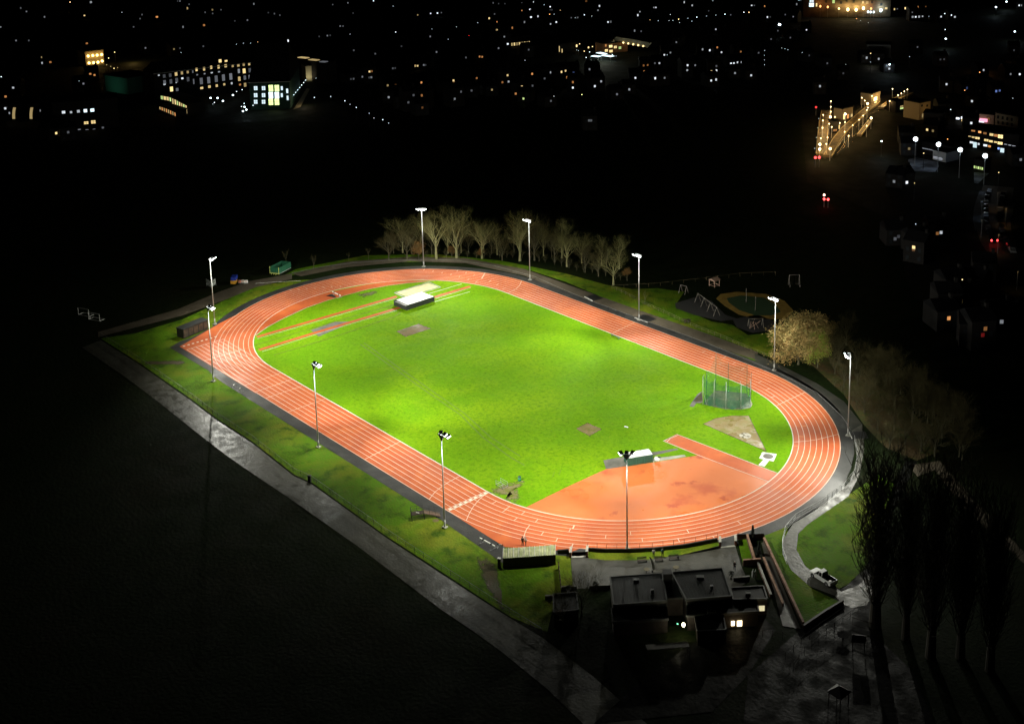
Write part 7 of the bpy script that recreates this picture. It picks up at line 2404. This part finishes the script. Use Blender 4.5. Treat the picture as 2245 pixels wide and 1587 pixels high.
bigblock('lit_shops', 'low shop row with bright white fronts left of the pink shopfront', 'building', yp(900, 300), yp(1080, 315), 5, 7, [(*yp(925, 265), 7, 4, 'w', 1.8), (*yp(1020, 260), 14, 5, 'w', 1.8), (*yp(1010, 290), 9, 6, 'y', 1.1)])
bigblock('pale_terrace', 'dim pale terrace with rows of dark windows right of the pink shopfront', 'building', yp(1460, 400), yp(1790, 460), hgt(*yp(1460, 400), yp(0, 185)[1]), 9,
         [(*yp(1510 + 66 * k, 245 + 12 * k), 3, 5, 'd', 0) for k in range(4)] + [(*yp(1510 + 66 * k, 320 + 12 * k), 3, 5, 'd', 0) for k in range(4)], wallm=mat('pale_stock_brick', (.22, .2, .14), .9))
bigblock('station_shed', 'low shed with three greenish striplights above the court lamps', 'building', yp(20, 180), yp(150, 160), 5, 6, [(*yp(110, 88), 8, 2, 'y', .8), (*yp(110, 118), 9, 3, 'g', 1.2)])
bigblock('corner_block', 'dark block with two rows of yellowish windows above the first court lamp', 'building', yp(420, 480), yp(700, 500), 9, 8, [(*yp(600, 375), 16, 3, 'g', .7), (*yp(465, 438), 9, 5, 'g', .5), (*yp(540, 448), 5, 6, 'y', .9), (*yp(595, 445), 5, 4, 'g', .5), (*yp(680, 420), 5, 5, 'w', .5)])
t, a, b, d, n = bigblock('plain_store', 'pale walled store under two lamps above the railway', 'building', (1900, 127), (1952, 128), 8, 10, [], wallm=mat('pale_cladding', (.4, .42, .42), .7))
lamp('POINT', G(1912, 131, 4), 500, (1, .95, .8), None, .4)
lamp('POINT', G(1948, 146, 4), 300, (.7, .85, 1), None, .4)

# street at the right edge with parked cars
def st(pts):
    return [G(2100 + x / 6.614, 400 + y / 6.614) for x, y in pts]
ASPH = mat('street_asphalt', (0.06, 0.045, 0.03), .6, noise=.5, scale=.25)
struct('road', MB().ribbon(st([(590, 60), (530, 300), (510, 500), (520, 700), (600, 900), (720, 1060), (860, 1200), (1000, 1400)]), 11.0, ZG), ASPH)
struct('pavement', MB().ribbon(st([(410, 130), (360, 260), (325, 420), (320, 560), (350, 700)]), 4.5, 1.5 * ZG), mat('grey_paving', (0.07, 0.075, 0.08), .7, noise=.4, scale=.5))
struct('pavement', MB().ribbon(st([(740, 280), (700, 360), (690, 440), (650, 520)]), 5.0, 1.5 * ZG), MATS['grey_paving'])
for x, y, pw_, c in ((580, 150, 380, (1, .6, .25)), (700, 380, 520, (1, .55, .15)), (350, 280, 200, (.5, .7, 1)), (350, 540, 160, (1, .65, .3)), (590, 760, 200, (1, .55, .18)), (870, 1290, 320, (1, .58, .2))):
    p = G(2100 + x / 6.614, 400 + y / 6.614, 6)
    t = thing('street_column', '', 'lamp', (p.x, p.y, 0))
    MB().tube((p.x, p.y, 0), (p.x, p.y, 6.2), .09, .06, 6).build('pole', GREYM, t)
    MB().box((p.x, p.y, 6.25), (.7, .3, .14), .4).build('lamp_head', BLACKM, t)
    lamp('SPOT', (p.x, p.y, 6.1), pw_ * .6, c, t, .2, (p.x, p.y, 0), 100)
    PEND.setdefault(('slim lamp column lighting a patch of road', 'on the car lined street', 'lamp columns of the street'), []).append((x, t))
CARD = mat('dark_car_paint', (0.02, 0.022, 0.026), .2)
CARG = mat('grey_car_paint', (0.25, 0.26, 0.27), .25)
def car(loc, rz, m, label):
    t = thing('parked_car', label, 'car', loc, rz, 'cars parked along the street', world=False)
    pr = [(-2.1, .4), (-2.15, .8), (-1.9, .95), (-1.4, 1.0), (-.9, 1.4), (.5, 1.42), (1.1, .98), (1.95, .85), (2.15, .6), (2.1, .35)]
    mb = MB()
    vs = []
    for y in (-.85, .85):
        for x, z in pr:
            vs.append((x, y * (.82 if z > 1.2 else 1), z))
    k = len(pr)
    mb.add(vs, [tuple(range(k)), tuple(range(2 * k - 1, k - 1, -1))] + [((i + 1) % k, i, k + i, k + (i + 1) % k) for i in range(k)])
    mb.build('body', m, t)
    MB().add([(.56, -.66, 1.36), (.56, .66, 1.36), (1.08, .78, 1.01), (1.08, -.78, 1.01)], [(0, 3, 2, 1)]).build('windscreen', GL, t)
    for x in (-1.35, 1.35):
        for s in (-1, 1):
            MB().tube((x, s * .7, .32), (x, s * .88, .32), .32, .32, 12).build('wheel', BLACKM, t)
    return t
cars = [(460, 150), (440, 200), (422, 255), (410, 315), (407, 375), (408, 438), (406, 495), (412, 555), (414, 620), (440, 680), (455, 740), (655, 205), (645, 240), (636, 275), (625, 320), (615, 420), (605, 500), (632, 660), (640, 715), (690, 850), (745, 950), (785, 1005)]
c0 = None
cars_o = []
for k, (x, y) in enumerate(cars):
    p = G(2100 + x / 6.614, 400 + y / 6.614)
    nx = cars[min(k + 1, len(cars) - 1)] if k not in (10,) else cars[k - 1]
    q = G(2100 + nx[0] / 6.614, 400 + nx[1] / 6.614)
    ang2 = math.atan2(q.y - p.y, q.x - p.x) if (q - p).length > 1 and (q - p).length < 30 else ang2
    o = car(p, ang2, CARG if k % 3 == 0 else CARD, '')
    PEND.setdefault((('grey' if k % 3 == 0 else 'dark') + ' parked car', 'in the street ' + ('left' if x < 500 else 'right') + ' row', 'cars parked along the street'), []).append((y, o))
p = G(2100 + 500 / 6.614, 400 + 855 / 6.614)
t = car(p, ang2, CARD, 'moving dark car with two red tail lights glowing on the street')
rv2 = Vector((_r[0], _r[1], 0)).normalized()
for s in (-1, 1):
    o = MB().ball((0, 0, 0), .3, 8, 6).build('taillight', em('r', 7), t)
    wv = Matrix.Rotation(-ang2, 3, 'Z') @ (rv2 * s * .95 - Vector((_fw[0], _fw[1], 0)).normalized() * 2.2)
    o.location = (wv.x, wv.y, 1.0)
del t['group']
t['label'] = 'moving dark car with two glowing red tail lights on the street'
# car headlights glints left out; lit conservatories among the dark houses
lamp('POINT', G(2108, 625, 2.5), 60, (1, .75, .4), None, .3)
for o_ in PEND.values():
    for a in o_:
        pass
fix = {}
for (stem, zn, g_), L in list(PEND.items()):
    if g_ == 'cars parked along the street':
        L.sort(key=lambda a: a[0])
        for i, (y, o) in enumerate(L):
            o['label'] = (ORD[i] + ' ' if i else 'farthest ') + stem + ' ' + zn + (', from the far end' if i else '')
            o['group'] = g_
        del PEND[(stem, zn, g_)]
finish_labels()
